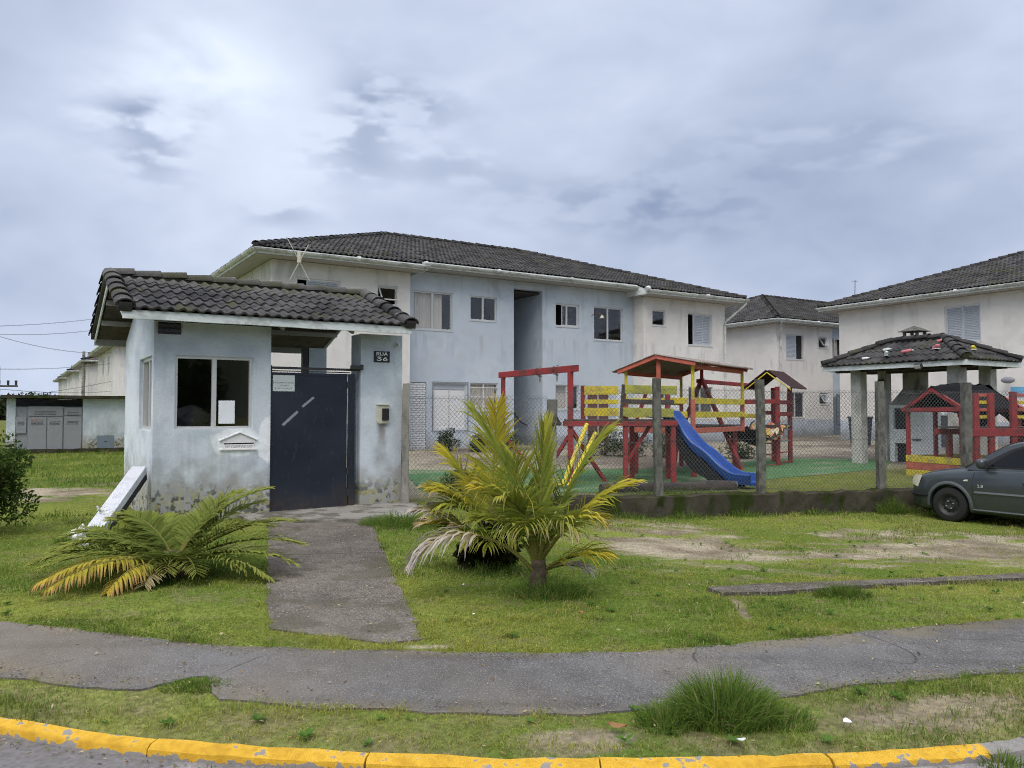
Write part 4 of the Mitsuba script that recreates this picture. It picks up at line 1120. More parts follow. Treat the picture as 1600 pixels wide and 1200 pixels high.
# wall lamp, little blue sign, aerials
wl = thing('wall_lamp', 'oval grey lamp on the right block wall above a blue sign', 'lamp')
e_ = trimesh.creation.icosphere(subdivisions=2, radius=1); e_.apply_scale([0.1, 0.24, 0.12]); e_.apply_translation([29.9, 14.7, 2.66]); part(wl, 'shade', e_, 'mat_grey_metal', 60)
part(wl, 'arm', tube([(30.2, 14.75, 2.75), (29.95, 14.75, 2.72)], 0.03, 6), 'mat_dark_metal')
plain('mat_sky_blue', (0.16, 0.42, 0.66), 0.5)
sgb = thing('wall_sign', 'small light blue sign on the right block wall', 'sign')
part(sgb, 'plate', on_wall(bx(-14.75, -14.1, 2.05, 2.42, 0, 0.012), (30.2, 0), (0.0, -1.0)), 'mat_sky_blue')
for (p, h, lb) in (((30.6, 21.2, 6.3), 0.9, 'thin roof aerial at the left corner of the right block'), ((33.2, 14.8, 7.4), 1.1, 'thin aerial mast on the slope of the right block')):
    a = thing('aerial', lb, 'aerial')
    part(a, 'mast', tube([p, np.array(p) + [0.05, 0.0, h]], 0.014, 5), 'mat_dark_metal')
    part(a, 'element', tube([np.array(p) + [-0.2, 0, h * 0.9], np.array(p) + [0.25, 0, h * 0.98]], 0.008, 4), 'mat_dark_metal')

# ------------------------------------------------------------------ meter shed at the left
ms_ = thing('meter_shed', 'low flat roofed shed with grey meter cabinets left of the gatehouse', 'shed')
SY = 34.1
part(ms_, 'wall', cat([facade((0, SY), EX, 2.27, 6.0, -0.1, 2.02, []), bx(-0.16, 0.12, SY - 0.02, SY + 0.2, -0.1, 2.02), bx(-0.16, 6.0, SY + 2.0, SY + 2.1, -0.1, 2.02), bx(-0.15, -0.05, SY + 0.2, SY + 2.0, -0.1, 2.0)]), 'mat_guard')
part(ms_, 'plinth', jitter(dense(bx(0.12, 6.0, SY - 0.12, SY - 0.03, -0.1, 0.16), 0.3), 0.04, 3, 2), 'mat_mossy')
part(ms_, 'roof', jitter(dense(bx(-0.35, 6.0, SY - 0.35, SY + 2.3, 2.03, 2.14), 0.4), 0.025, 2, 5), 'mat_mossy')
def cabinet(x0, x1, z0, z1, nl):
    c = part(ms_, 'cabinet', on_wall(cham_box(x1 - x0 - 0.012, z1 - z0 - 0.012, 0.03, 0.008).apply_translation([(x0 + x1) / 2, (z0 + z1) / 2, -0.01]), (0, SY), EX), 'mat_grey_metal')
    for k in range(nl):
        part(c, 'vent', on_wall(cat([bx(x0 + (x1 - x0) * (0.18 + 0.0), x1 - (x1 - x0) * 0.2, z1 - 0.2 - 0.05 * j - k * 0.0, z1 - 0.188 - 0.05 * j, 0.018, 0.032) for j in range(3)]), (0, SY), EX), 'mat_dark_metal')
for q in ((0.13, 0.46, 0.75, 1.36, 1), (0.50, 1.10, 0.14, 1.36, 1), (1.11, 1.62, 0.14, 1.36, 1), (0.50, 1.62, 1.38, 1.74, 1), (1.65, 2.24, 0.14, 1.38, 1), (1.65, 2.24, 1.40, 1.70, 1)):
    cabinet(*q)
part(ms_, 'hatch', on_wall(bx(2.76, 3.34, 0.10, 0.64, 0, 0.015), (0, SY), EX), 'mat_slate_panel')
part(ms_, 'hatch_handle', on_wall(bx(3.0, 3.1, 0.41, 0.43, 0.015, 0.03), (0, SY), EX), 'mat_black')
part(ms_, 'graffiti', on_wall(cat([tube([(0.60, 1.20, 0.024), (0.68, 1.28, 0.024), (0.72, 1.2, 0.024), (0.78, 1.26, 0.024), (0.95, 1.27, 0.024)], 0.008, 4), tube([(0.7, 1.14, 0.024), (0.78, 1.2, 0.024), (0.74, 1.12, 0.024)], 0.007, 4)]), (0, SY), EX), 'mat_pink')
part(ms_, 'inside', bx(0.12, 2.26, SY + 0.04, SY + 0.08, -0.1, 1.72), 'mat_grey_metal')

# ------------------------------------------------------------------ wire fence on concrete posts
fn = thing('wire_fence', 'chain link fence on dark weathered concrete posts round the playground', 'fence')
POSTS = [-1.68, 0.66, 2.46, 4.28, 6.55, 8.25, 10.4, 12.6]
TOP = [1.97, 1.62, 2.08, 2.08, 2.06, 2.05, 2.05, 2.05]
for i, (X, zt_) in enumerate(zip(POSTS, TOP)):
    D = float(fence_d(X)); w = (0.115, 0.13, 0.125, 0.13, 0.13, 0.15, 0.13, 0.13)[i]
    z0 = -0.3
    m = cham_box(w, w * 0.95, zt_ - z0, 0.012)
    m = dense(m, 0.18)
    v = np.array(m.vertices); v[:, 0] += 0.02 * np.sin(v[:, 2] * 1.3 + i) * (i % 3 - 1); v[:, :2] *= (1.06 - 0.08 * (v[:, 2] / (zt_ - z0)))[:, None]
    m = trimesh.Trimesh(v, m.faces, process=False)
    a = math.atan2(0.182, 1)
    M = np.eye(4); M[:3, 0] = [RX * math.cos(a) + FX * math.sin(a), RY * math.cos(a) + FY * math.sin(a), 0]; M[:3, 1] = np.cross([0, 0, 1], M[:3, 0]); M[:3, 3] = W(X, D, z0)
    m.apply_transform(M)
    part(fn, 'post', jitter(m, 0.012, 9, i), 'mat_concrete' if i in (0, 1) else 'mat_post', 45)
# one post wears a dark cap with a clamp
Xc, Dc = POSTS[1], float(fence_d(POSTS[1]))
cp = f'{fn}__post_cap'
part(cp, 'sleeve', bar(W(Xc, Dc, 1.34), W(Xc, Dc, 1.72), 0.165, 0.16, 0.02), 'mat_post')
part(cp, 'clamp', cat([bar(W(Xc - 0.15, Dc, 1.32), W(Xc + 0.15, Dc, 1.32), 0.16, 0.06, 0.02), bar(W(Xc - 0.12, Dc, 1.32), W(Xc - 0.05, Dc, 1.46), 0.1, 0.05), bar(W(Xc + 0.12, Dc, 1.32), W(Xc + 0.05, Dc, 1.46), 0.1, 0.05)]), 'mat_timber')


def wire_bay(Xa, Xb, ztop):
    Da, Db = float(fence_d(Xa)), float(fence_d(Xb)); L = math.hypot(Xb - Xa, Db - Da)
    pw, ph = 0.034, 0.038
    n = int(L / pw); zb0 = float(lot_z(np.array([Xa]), np.array([Da]))[0]) + 0.05
    m_ = int((ztop - zb0) / ph)
    t = (np.array([Xb - Xa, Db - Da]) / L)
    wires = []
    bulge = lambda s, z: 0.05 * (meshkit.fbm(np.stack([s * 0.9 + Xa * 3, z * 0.9, s * 0], -1), 2, 12) - 0.5)
    zs = zb0 + np.arange(m_ + 1) * ph
    V, Fc = [], []
    an = np.arange(3) * 2 * np.pi / 3
    base = 0
    for k in range(n):
        s = pw * k + pw * ((np.arange(m_ + 1) + k) % 2) + 0.006 * (meshkit.fbm(np.stack([zs * 2, zs * 0 + k * 0.11, zs * 0], -1), 2, 3) - 0.5)
        off = bulge(s, zs) + 0.003 * (((np.arange(m_ + 1)) % 2) * 2 - 1)
        zz = zs + 0.012 * np.sin(s * 2.3 + Xa) * (zs - zb0) / 2
        X = Xa + t[0] * s - t[1] * off; D = Da + t[1] * s + t[0] * off
        P = np.stack([X * RX + D * FX, X * RY + D * FY, zz], -1)
        r = 0.0036
        ring = np.stack([np.cos(an)[:, None] * np.array([RX, RY, 0]) + np.sin(an)[:, None] * np.array([FX, FY, 0])])[0] * r
        V.append((P[:, None] + ring[None]).reshape(-1, 3))
        i, j = np.meshgrid(np.arange(m_), np.arange(3), indexing='ij')
        q = np.stack([i * 3 + j, i * 3 + (j + 1) % 3, (i + 1) * 3 + (j + 1) % 3, (i + 1) * 3 + j], -1).reshape(-1, 4) + base
        Fc.append(np.vstack([q[:, [0, 1, 2]], q[:, [0, 2, 3]]])); base += 3 * (m_ + 1)
    mesh = trimesh.Trimesh(np.vstack(V), np.vstack(Fc), process=False)
    part(fn, 'wire_mesh', mesh, 'mat_wire', kind='stuff')
    for z in (zb0 + 0.05, (ztop + zb0) / 2, ztop - 0.06):
        s = np.linspace(0, L, 30); off = bulge(s, s * 0 + z)
        X = Xa + t[0] * s - t[1] * off; D = Da + t[1] * s + t[0] * off
        part(fn, 'tension_wire', tube(np.stack([X * RX + D * FX, X * RY + D * FY, z - 0.02 * np.sin(np.pi * s / L)], -1), 0.0024, 4), 'mat_wire')


for i in range(len(POSTS) - 1):
    wire_bay(POSTS[i] + 0.05, POSTS[i + 1] - 0.05, (1.80, 1.90, 1.96, 1.93, 1.93, 1.92, 1.92)[i])

# ------------------------------------------------------------------ playground
PX, PD = 0.585, 0.811           # the roofed bridge's long direction, as (X, D)
QX, QD = 0.811, -0.585          # across it, towards the right and the camera


def lz(X, D): return float(lot_z(np.array([X]), np.array([D]))[0])


def up_post(owner, X, D, z1, mat, w=0.09, z0=None, name='post', lean=(0, 0)):
    return part(owner, name, bar(W(X, D, lz(X, D) - 0.12 if z0 is None else z0), W(X + lean[0], D + lean[1], z1), w), mat)


# swing frame
sw = thing('swing_frame', 'red timber swing frame with bare chains wound on its beam', 'swing')
Pa, Pb = (-0.2, 18.1), (1.14, 15.62)
up_post(sw, *Pa, 2.36, 'mat_red', 0.10); up_post(sw, *Pb, 2.42, 'mat_red', 0.11)
part(sw, 'beam', bar(W(-0.28, 18.25, 2.36), W(1.26, 15.40, 2.36), 0.07, 0.13), 'mat_red')
part(sw, 'brace', bar(W(Pa[0], Pa[1], 1.0), W(Pa[0] + 0.75, Pa[1] - 0.1, 0.15), 0.07), 'mat_red'); part(sw, 'brace', bar(W(Pb[0] + 0.03, Pb[1], 1.15), W(Pb[0] + 0.72, Pb[1] + 0.3, 0.12), 0.07), 'mat_red'); part(sw, 'brace', bar(W(Pb[0] - 0.03, Pb[1], 1.05), W(Pb[0] - 0.6, Pb[1] + 0.25, 0.12), 0.07), 'mat_red')
for fr in (0.56, 0.80):
    c = W(Pa[0] + (Pb[0] - Pa[0]) * fr, Pa[1] + (Pb[1] - Pa[1]) * fr, 2.36)
    links = []
    for k in range(9):
        a = k * 0.75
        links.append(trimesh.creation.torus(0.022, 0.006, 8, 5).apply_transform(trimesh.transformations.rotation_matrix(k * 1.3, [0.3, 0.2, 1])).apply_translation(c + np.array([0.05 * math.cos(a * 2), 0.05 * math.sin(a * 2), 0.10 * math.cos(a) + (-0.13 if k > 6 else 0)])))
    for k in range(4):
        links.append(trimesh.creation.torus(0.022, 0.006, 8, 5).apply_transform(trimesh.transformations.rotation_matrix(math.pi / 2, [1, k % 2, 0])).apply_translation(c + np.array([-RX * 0, -0.06, -0.10 - 0.035 * k])))
    part(sw, 'chain', cat(links), 'mat_rust', 50)

# climbing platform with the slide
cl = thing('climbing_platform', 'timber play platform with yellow and olive board rails and dark red legs', 'play structure')
D0, D1 = 15.6, 16.45
for X, D, z in ((2.21, D0, 1.42), (3.14, D0, 1.36), (2.46, D1, 1.36), (3.2, D1, 2.0), (1.2, D1, 1.30)):
    up_post(cl, X, D, z, 'mat_red', 0.095)
part(cl, 'beam', bar(W(1.02, D0 - 0.05, 1.285), W(3.22, D0 - 0.05, 1.295), 0.05, 0.10), 'mat_red'); part(cl, 'beam', bar(W(1.05, D1 + 0.05, 1.285), W(3.25, D1 + 0.05, 1.29), 0.05, 0.10), 'mat_red')
for k in range(14):
    X = 1.14 + k * 0.15
    part(cl, 'deck_board', bar(W(X, D0 - 0.06, 1.355), W(X, D1 + 0.08, 1.355), 0.135, 0.03, 0.004), 'mat_timber')
part(cl, 'rail_post', bar(W(1.46, D1, 1.3), W(1.46, D1, 2.06), 0.09), 'mat_red')
part(cl, 'rail_post', bar(W(2.12, D0 - 0.05, 1.32), W(2.18, D0 - 0.02, 2.05), 0.075, 0.06), 'mat_timber', label='dark bare rail post leaning between yellow and olive boards')
part(cl, 'rail_post', bar(W(2.30, D1, 1.3), W(2.30, D1, 1.98), 0.08), 'mat_red')
for z0, z1 in ((1.87, 2.05), (1.68, 1.77), (1.43, 1.60)):
    zm = (z0 + z1) / 2
    part(cl, 'rail_board', bar(W(1.48, D1 - 0.06, zm), W(2.18, D1 - 0.06, zm), 0.028, z1 - z0, 0.004), 'mat_yellow')
for z0, z1, mt, xa, xb in ((1.86, 2.03, 'mat_olive', 2.19, 3.20), (1.665, 1.755, 'mat_timber', 2.17, 3.14), (1.42, 1.59, 'mat_olive', 2.15, 3.14)):
    part(cl, 'rail_board', bar(W(xa, D0 - 0.09, (z0 + z1) / 2 + 0.012), W(xb, D0 - 0.07, (z0 + z1) / 2 - 0.01), 0.028, z1 - z0, 0.004), mt)
part(cl, 'brace', bar(W(2.22, D0 + 0.05, 0.5), W(2.75, D0 + 0.25, 1.28), 0.06), 'mat_red'); part(cl, 'brace', bar(W(3.17, D0 + 0.08, 0.45), W(3.42, D1, 0.95), 0.06), 'mat_red')
part(cl, 'brace', bar(W(2.75, D1 + 1.2, 1.35), W(3.0, D1 + 1.2, 2.05), 0.075), 'mat_red')
# yellow climbing rails below the deck's left corner
for dx in (0.0, 0.17):
    part(cl, 'climbing_rail', tube([W(1.45 + dx, D0 - 0.08, 1.28 - dx), W(0.92 + dx * 0.7, D0 - 0.9, 0.15)], 0.042, 8), 'mat_yellow', 60)

# slide
sl_ = thing('slide', 'blue wavy plastic slide running down to the right from the platform', 'slide')
pth = np.array([(3.10, 16.02, 1.40), (3.22, 15.92, 1.38), (3.32, 15.83, 1.27), (3.46, 15.70, 1.02), (3.62, 15.50, 0.78), (3.78, 15.32, 0.64), (3.95, 15.12, 0.44), (4.12, 14.92, 0.28), (4.25, 14.78, 0.24), (4.42, 14.60, 0.23)])
tt = np.linspace(0, 1, len(pth)); t2 = np.linspace(0, 1, 40)
from scipy.interpolate import CubicSpline
cs = CubicSpline(tt, pth)(t2)
dirs = np.gradient(cs, axis=0); hd = dirs[:, :2] / np.linalg.norm(dirs[:, :2], axis=1, keepdims=True); crs = np.stack([hd[:, 1], -hd[:, 0]], -1)
prof_s = [(-0.24, 0.13), (-0.22, 0.155), (-0.19, 0.15), (-0.175, 0.10), (-0.15, 0.02), (-0.08, 0.0), (0.08, 0.0), (0.15, 0.02), (0.175, 0.10), (0.19, 0.15), (0.22, 0.155), (0.24, 0.13), (0.22, 0.06), (0.18, -0.05), (0, -0.07), (-0.18, -0.05), (-0.22, 0.06), (-0.24, 0.13)]
SP = np.stack([np.stack([W(c[0] + q[0] * o, c[1] + q[1] * o, c[2] + h) for o, h in [(o_ * 0.85, h_) for o_, h_ in prof_s]], 0) for c, q in zip(cs, crs)], 0)
part(sl_, 'chute', grid_mesh(SP), 'mat_blue_plastic', 45)
part(sl_, 'chute_end', cat([trimesh.Trimesh(SP[-1][:-1], [[5, 6, 14], [5, 14, 15], [4, 5, 15], [6, 7, 14], [7, 13, 14], [7, 8, 13], [8, 12, 13], [3, 4, 16], [4, 15, 16]], process=False)]), 'mat_blue_plastic')
und = np.stack([np.stack([W(c[0] + q[0] * o, c[1] + q[1] * o, max(c[2] - h, 0.08)) for o, h in ((-0.2, 0.055), (-0.2, 0.20 + 0.2 * math.sin(math.pi * min(1, s * 1.25))), (0.2, 0.20 + 0.2 * math.sin(math.pi * min(1, s * 1.25))), (0.2, 0.055))], 0) for c, q, s in zip(cs, crs, t2)], 0)
part(sl_, 'underside', grid_mesh(und[2:34]), 'mat_black', 40)
part(sl_, 'top_plate', bar(W(2.72, 16.0, 1.43), W(3.14, 16.0, 1.43), 0.5, 0.06, 0.01), 'mat_slate_plastic')

# roofed bridge house behind
rb = thing('roofed_play_house', 'open play house with orange gable, corrugated roof and yellow rails', 'play structure')
FRc = np.array([3.73, 16.5]); wv, lv = 1.54, 2.9
def loc(l, w): return (FRc[0] + PX * l - QX * w, FRc[1] + PD * l - QD * w)
for l, w, zt_ in ((0, 0, 2.52), (0, wv, 2.42), (lv, 0, 2.50), (lv, wv, 2.45)):
    X, D = loc(l, w)
    part(rb, 'post', bar(W(X, D, 1.05), W(X, D, 1.78), 0.085), 'mat_orange'); part(rb, 'roof_post', bar(W(X, D, 1.75), W(X, D, zt_), 0.062), 'mat_yellow')
Xm, Dm = loc(0, wv / 2)
part(rb, 'roof_post', bar(W(Xm, Dm, 1.9), W(Xm, Dm, 2.62), 0.085), 'mat_orange')
ends_ = {}
for nm_, l in (('front', -0.12), ('rear', lv + 0.02)):
    a, b_, c_ = W(*loc(l, -0.12), 2.50), W(*loc(l, wv / 2), 2.68), W(*loc(l, wv + 0.14), 2.38)
    ends_[nm_] = (a, b_, c_)
    part(rb, 'gable_rafter', bar(a, b_, 0.05, 0.085), 'mat_orange'); part(rb, 'gable_rafter', bar(b_, c_, 0.05, 0.085), 'mat_orange')
part(rb, 'eave_beam', bar(W(*loc(0, 0), 2.46), W(*loc(lv, 0), 2.46), 0.06, 0.09), 'mat_orange'); part(rb, 'eave_beam', bar(W(*loc(0, wv), 2.36), W(*loc(lv, wv), 2.36), 0.06, 0.09), 'mat_orange')


def corrugated(A, B, C, Dd, n=34, amp=0.018, mat='mat_old_sheet', owner=None, name='roof_sheet'):
    """sheet with ridges running from edge AB (ridge) to edge CD (eave)"""
    s = np.linspace(0, 1, n * 4 + 1)[:, None]; t = np.linspace(0, 1, 3)
    A, B, C, Dd = map(np.asarray, (A, B, C, Dd))
    nz = np.cross(B - A, C - A); nz = nz / np.linalg.norm(nz); nz = nz if nz[2] > 0 else -nz
    top = np.stack([(A + (B - A) * s) * (1 - u) + (C + (Dd - C) * s) * u + nz * (amp * np.sin(s * n * 2 * np.pi) + 0.055) for u in t], 1)
    low = top - nz * 0.008
    m = cat([grid_mesh(top), grid_mesh(low), grid_mesh(np.stack([top[:, -1], low[:, -1]], 1)), grid_mesh(np.stack([top[:, 0], low[:, 0]], 1)), grid_mesh(np.stack([top[0], low[0]], 1)), grid_mesh(np.stack([top[-1], low[-1]], 1))])
    return part(owner, name, m, mat, 50)


(a1, b1_, c1_), (a2, b2_, c2_) = ends_['front'], ends_['rear']
ov = lambda p, q, k: q + (q - p) / np.linalg.norm(q - p) * k
corrugated(ov(b2_, b1_, 0.05), ov(b1_, b2_, 0.1), ov(a2, ov(b1_, a1, 0.1), 0.05), ov(a1, ov(b2_, a2, 0.1), 0.1), 30, owner=rb)
corrugated(ov(b2_, b1_, 0.05), ov(b1_, b2_, 0.1), ov(c2_, ov(b1_, c1_, 0.12), 0.05), ov(c1_, ov(b2_, c2_, 0.12), 0.1), 30, owner=rb)
for zz in (1.46, 1.75):
    for (p, q) in (((0, -0.05), (lv, -0.05)), ((0, wv + 0.05), (lv, wv + 0.05)), ((-0.05, 0.1), (-0.05, wv))):
        part(rb, 'rail_board', bar(W(*loc(*p), zz), W(*loc(*q), zz), 0.028, 0.125, 0.004), 'mat_yellow')
for (p, q) in (((0, -0.02), (lv, -0.02)), ((0, wv + 0.02), (lv, wv + 0.02)), ((-0.02, 0), (-0.02, wv)), ((lv + 0.02, 0), (lv + 0.02, wv))):
    part(rb, 'floor_beam', bar(W(*loc(*p), 1.13), W(*loc(*q), 1.13), 0.05, 0.11), 'mat_orange')
for k in range(18):
    part(rb, 'deck_board', bar(W(*loc(0.05 + k * 0.165, 0.03), 1.21), W(*loc(0.05 + k * 0.165, wv - 0.03), 1.21), 0.15, 0.03, 0.004), 'mat_timber')
for l in (0.25, lv - 0.25):
    for w in (0.1, wv - 0.1):
        X, D = loc(l, w); part(rb, 'leg', bar(W(X, D, lz(X, D) - 0.1), W(X, D, 1.08), 0.10), 'mat_red')

# red A frame behind it
af = thing('swing_frame', 'red A frame trestle standing behind the roofed play house', 'trestle')
Ax, Ad = 4.62, 19.45
part(af, 'leg', bar(W(Ax, Ad, 2.32), W(5.30, 18.4, 0.12), 0.085), 'mat_red'); part(af, 'leg', bar(W(Ax, Ad, 2.32), W(3.95, 20.5, 0.15), 0.085), 'mat_red')
part(af, 'leg', bar(W(Ax + 0.02, Ad + 0.1, 2.3), W(Ax + 0.02, Ad + 0.1, 2.68), 0.07), 'mat_red')
part(af, 'beam', bar(W(Ax - 0.1, Ad, 2.27), W(Ax + 2.0, Ad + 2.9, 2.27), 0.08, 0.1), 'mat_red')

# rope net bridge to the little tower
nb = thing('net_bridge', 'sagging colourful rag net strung between play house and little tower', 'net')
la, lb = loc(lv + 0.1, 0.15), (6.42, 19.75)
n1_, n2_ = 26, 9
col_, P_ = [], np.zeros((n1_, n2_, 3))
for i in range(n1_):
    u = i / (n1_ - 1)
    for j in range(n2_):
        v = j / (n2_ - 1) - 0.5
        X = la[0] + (lb[0] - la[0]) * u - QX * v * 0.9; D = la[1] + (lb[1] - la[1]) * u - QD * v * 0.9
        z = 1.10 + 0.12 * u - 0.42 * math.sin(math.pi * u) * (1 - 0.8 * abs(v)) + 0.05 * rng.normal()
        P_[i, j] = W(X, D, z)
for i in range(n1_ - 1):
    pass
vals = rng.integers(0, 4, (n1_, n2_))
pal = np.array([(0.62, 0.50, 0.12), (0.62, 0.16, 0.12), (0.62, 0.56, 0.40), (0.55, 0.30, 0.14)])
bsdf('mat_rag', {'type': 'twosided', 'bsdf': {'type': 'diffuse', 'reflectance': {'type': 'mesh_attribute', 'name': 'vertex_color'}}})
cm_ = pal[vals].reshape(-1, 3).copy(); uu = np.repeat(np.arange(n1_) / (n1_ - 1), n2_); cm_[uu < 0.5] = (0.03, 0.03, 0.032)
part(nb, 'net', grid_mesh(P_), 'mat_rag', True, color=cm_)
for j in (0, n2_ - 1):
    part(nb, 'rope', tube(P_[:, j] + [0, 0, 0.05], 0.02, 5), 'mat_timber')

# little tower with maroon roof
lt_ = thing('little_tower', 'slim dark red play tower with maroon corrugated gable roof and rungs', 'play structure')
TA = np.array([6.5, 19.6]); tw, tl = 0.42, 1.0
def tloc(l, w): return (TA[0] + PX * l - QX * w, TA[1] + PD * l - QD * w)
for l, w in ((0, 0), (0, tw), (tl, 0), (tl, tw)):
    up_post(lt_, *tloc(l, w), 2.14, 'mat_red', 0.095)
for z in (1.76, 1.47):
    part(lt_, 'rail_board', bar(W(*tloc(-0.05, -0.05), z), W(*tloc(tl + 0.05, -0.05), z), 0.03, 0.10), 'mat_red')
part(lt_, 'rail_board', bar(W(*tloc(0.0, tw + 0.05), 1.5), W(*tloc(tl, tw + 0.05), 1.5), 0.03, 0.10), 'mat_red')
part(lt_, 'handrail', bar(W(*loc(lv, -0.02), 1.76), W(*tloc(0, -0.03), 1.78), 0.04, 0.11), 'mat_red'); part(lt_, 'handrail', bar(W(*loc(lv, -0.02), 1.43), W(*tloc(0, tw), 1.42), 0.04, 0.10), 'mat_yellow')
part(lt_, 'deck_board', bar(W(*tloc(-0.05, tw / 2), 1.18), W(*tloc(tl + 0.05, tw / 2), 1.18), tw + 0.1, 0.05), 'mat_timber')
for z in (1.08, 0.80, 0.52, 0.27):
    part(lt_, 'rung', tube([W(*tloc(0, 0), z), W(*tloc(tl, 0), z)], 0.018, 6), 'mat_grey_metal' if z > 0.6 else 'mat_red')
    part(lt_, 'rung', tube([W(*tloc(0, 0), z - 0.05), W(*tloc(0, tw), z - 0.05)], 0.018, 6), 'mat_orange')
for sgn in (1, -1):
    w_e = tw / 2 - sgn * 0.58
    A, B = W(*tloc(-0.12, tw / 2), 2.50), W(*tloc(tl + 0.12, tw / 2), 2.50)
    C, E_ = W(*tloc(-0.12, w_e), 2.06), W(*tloc(tl + 0.12, w_e), 2.06)
    corrugated(A, B, C, E_, 10, 0.02, 'mat_maroon', lt_)
    part(lt_, 'gable_rafter', bar(A + [0, 0, -0.01], C + [0, 0, -0.01], 0.022, 0.026), 'mat_yellow')

# playhouse with plank base
ph_ = thing('playhouse', 'small playhouse with yellow and orange plank base and sagging black roof', 'playhouse')
pe, pl = np.array([0.281, -0.960]), np.array([0.960, 0.281])      # from the far left corner towards the camera; to the right
PB = np.array([8.46, 17.2]); wa, wb = 1.46, 1.5
def ploc(a, b): return PB[0] + pe[0] * a + pl[0] * b, PB[1] + pe[1] * a + pl[1] * b
g0 = 0.14
for i, mt in enumerate(('mat_yellow', 'mat_orange', 'mat_yellow')):
    z = g0 + 0.09 + 0.15 * i
    for (p, q) in (((0, 0), (wa, 0)), ((wa, 0), (wa, wb)), ((wa, wb), (0, wb)), ((0, wb), (0, 0))):
        part(ph_, 'base_plank', bar(W(*ploc(*p), z), W(*ploc(*q), z), 0.035, 0.138, 0.004), mt)
for a in (0.03, wa - 0.03):
    for b in (0.03, wb / 2, wb - 0.03):
        X, D = ploc(a, b); part(ph_, 'post', bar(W(X, D, g0), W(X, D, 1.58), 0.075), 'mat_red')
for b in (0, wb):
    part(ph_, 'tie_beam', bar(W(*ploc(-0.02, b), 1.56), W(*ploc(wa + 0.02, b), 1.57), 0.06, 0.085), 'mat_red')
    part(ph_, 'gable_rafter', bar(W(*ploc(-0.1, b), 1.54), W(*ploc(wa / 2, b), 1.98), 0.05, 0.08), 'mat_red'); part(ph_, 'gable_rafter', bar(W(*ploc(wa / 2, b), 1.98), W(*ploc(wa + 0.1, b), 1.54), 0.05, 0.08), 'mat_red')
for a in (0, wa):
    part(ph_, 'tie_beam', bar(W(*ploc(a, 0), 1.56), W(*ploc(a, wb), 1.56), 0.06, 0.085), 'mat_red')
A_, B_ = np.linspace(-0.13, wa + 0.13, 15), np.linspace(-0.03, wb + 0.25, 15)
tar = np.zeros((15, 15, 3))
for i, a in enumerate(A_):
    for j, b in enumerate(B_):
        h = 2.06 - 0.47 * abs(a - wa / 2) / (wa / 2) - (0.55 * max(0, b - wb) / 0.25) + 0.06 * math.sin(math.pi * b / wb)
        tar[i, j] = W(*ploc(a, b), h + 0.015 * rng.normal())
part(ph_, 'roof_cover', cat([grid_mesh(tar), grid_mesh(tar - [0, 0, 0.012])]), 'mat_tarp', 60)

# ladder platform beside it
ld = thing('ladder_platform', 'red play platform with yellow rung panels beside the playhouse', 'play structure')
LD = 15.3
for X, z in ((8.86, 1.88), (9.15, 1.88), (9.58, 1.9), (10.5, 1.9)):
    up_post(ld, X, LD, z, 'mat_red', 0.10)
for X in (8.9, 9.35, 10.4):
    up_post(ld, X, LD + 1.0, 1.15, 'mat_red', 0.09)
part(ld, 'beam', bar(W(8.55, LD - 0.04, 1.12), W(10.9, LD - 0.04, 1.14), 0.06, 0.15), 'mat_red'); part(ld, 'beam', bar(W(8.6, LD + 1.02, 1.12), W(10.9, LD + 1.02, 1.12), 0.06, 0.12), 'mat_red')
for k in range(12):
    part(ld, 'deck_board', bar(W(8.75 + k * 0.175, LD - 0.02, 1.215), W(8.75 + k * 0.175, LD + 1.0, 1.215), 0.155, 0.03, 0.004), 'mat_timber')
for xa, xb in ((8.80, 9.2), (9.55, 10.55)):
    for z, mt in ((1.84, 'mat_orange'), (1.70, 'mat_yellow'), (1.56, 'mat_orange'), (1.42, 'mat_yellow')):
        part(ld, 'rung_board', bar(W(xa, LD + 0.05, z), W(xb, LD + 0.05, z), 0.03, 0.062, 0.004), mt)

lg = thing('edging_log', 'dark round log with worn blue paint lying behind the fence', 'log')
s_ = np.linspace(0, 1, 18)
lgp = np.stack([W(1.55 + 2.5 * u, 14.05 + 0.55 * u, 0.17 + 0.01 * math.sin(u * 5)) for u in s_], 0)
part(lg, 'trunk', jitter(tube(lgp, 0.10 + 0.012 * np.sin(s_ * 9), 14), 0.02, 6, 4), 'mat_timber', 60)
part(lg, 'paint_patch', jitter(tube(lgp[1:6] + [0, 0, 0.008], 0.10, 14), 0.02, 6, 4), 'mat_slate_plastic', 60)
part(lg, 'cut_end', tube([lgp[-1] - [0, 0, 0], lgp[-1] + np.array([RX, RY, 0]) * 0.03], 0.092, 14), 'mat_fibre')

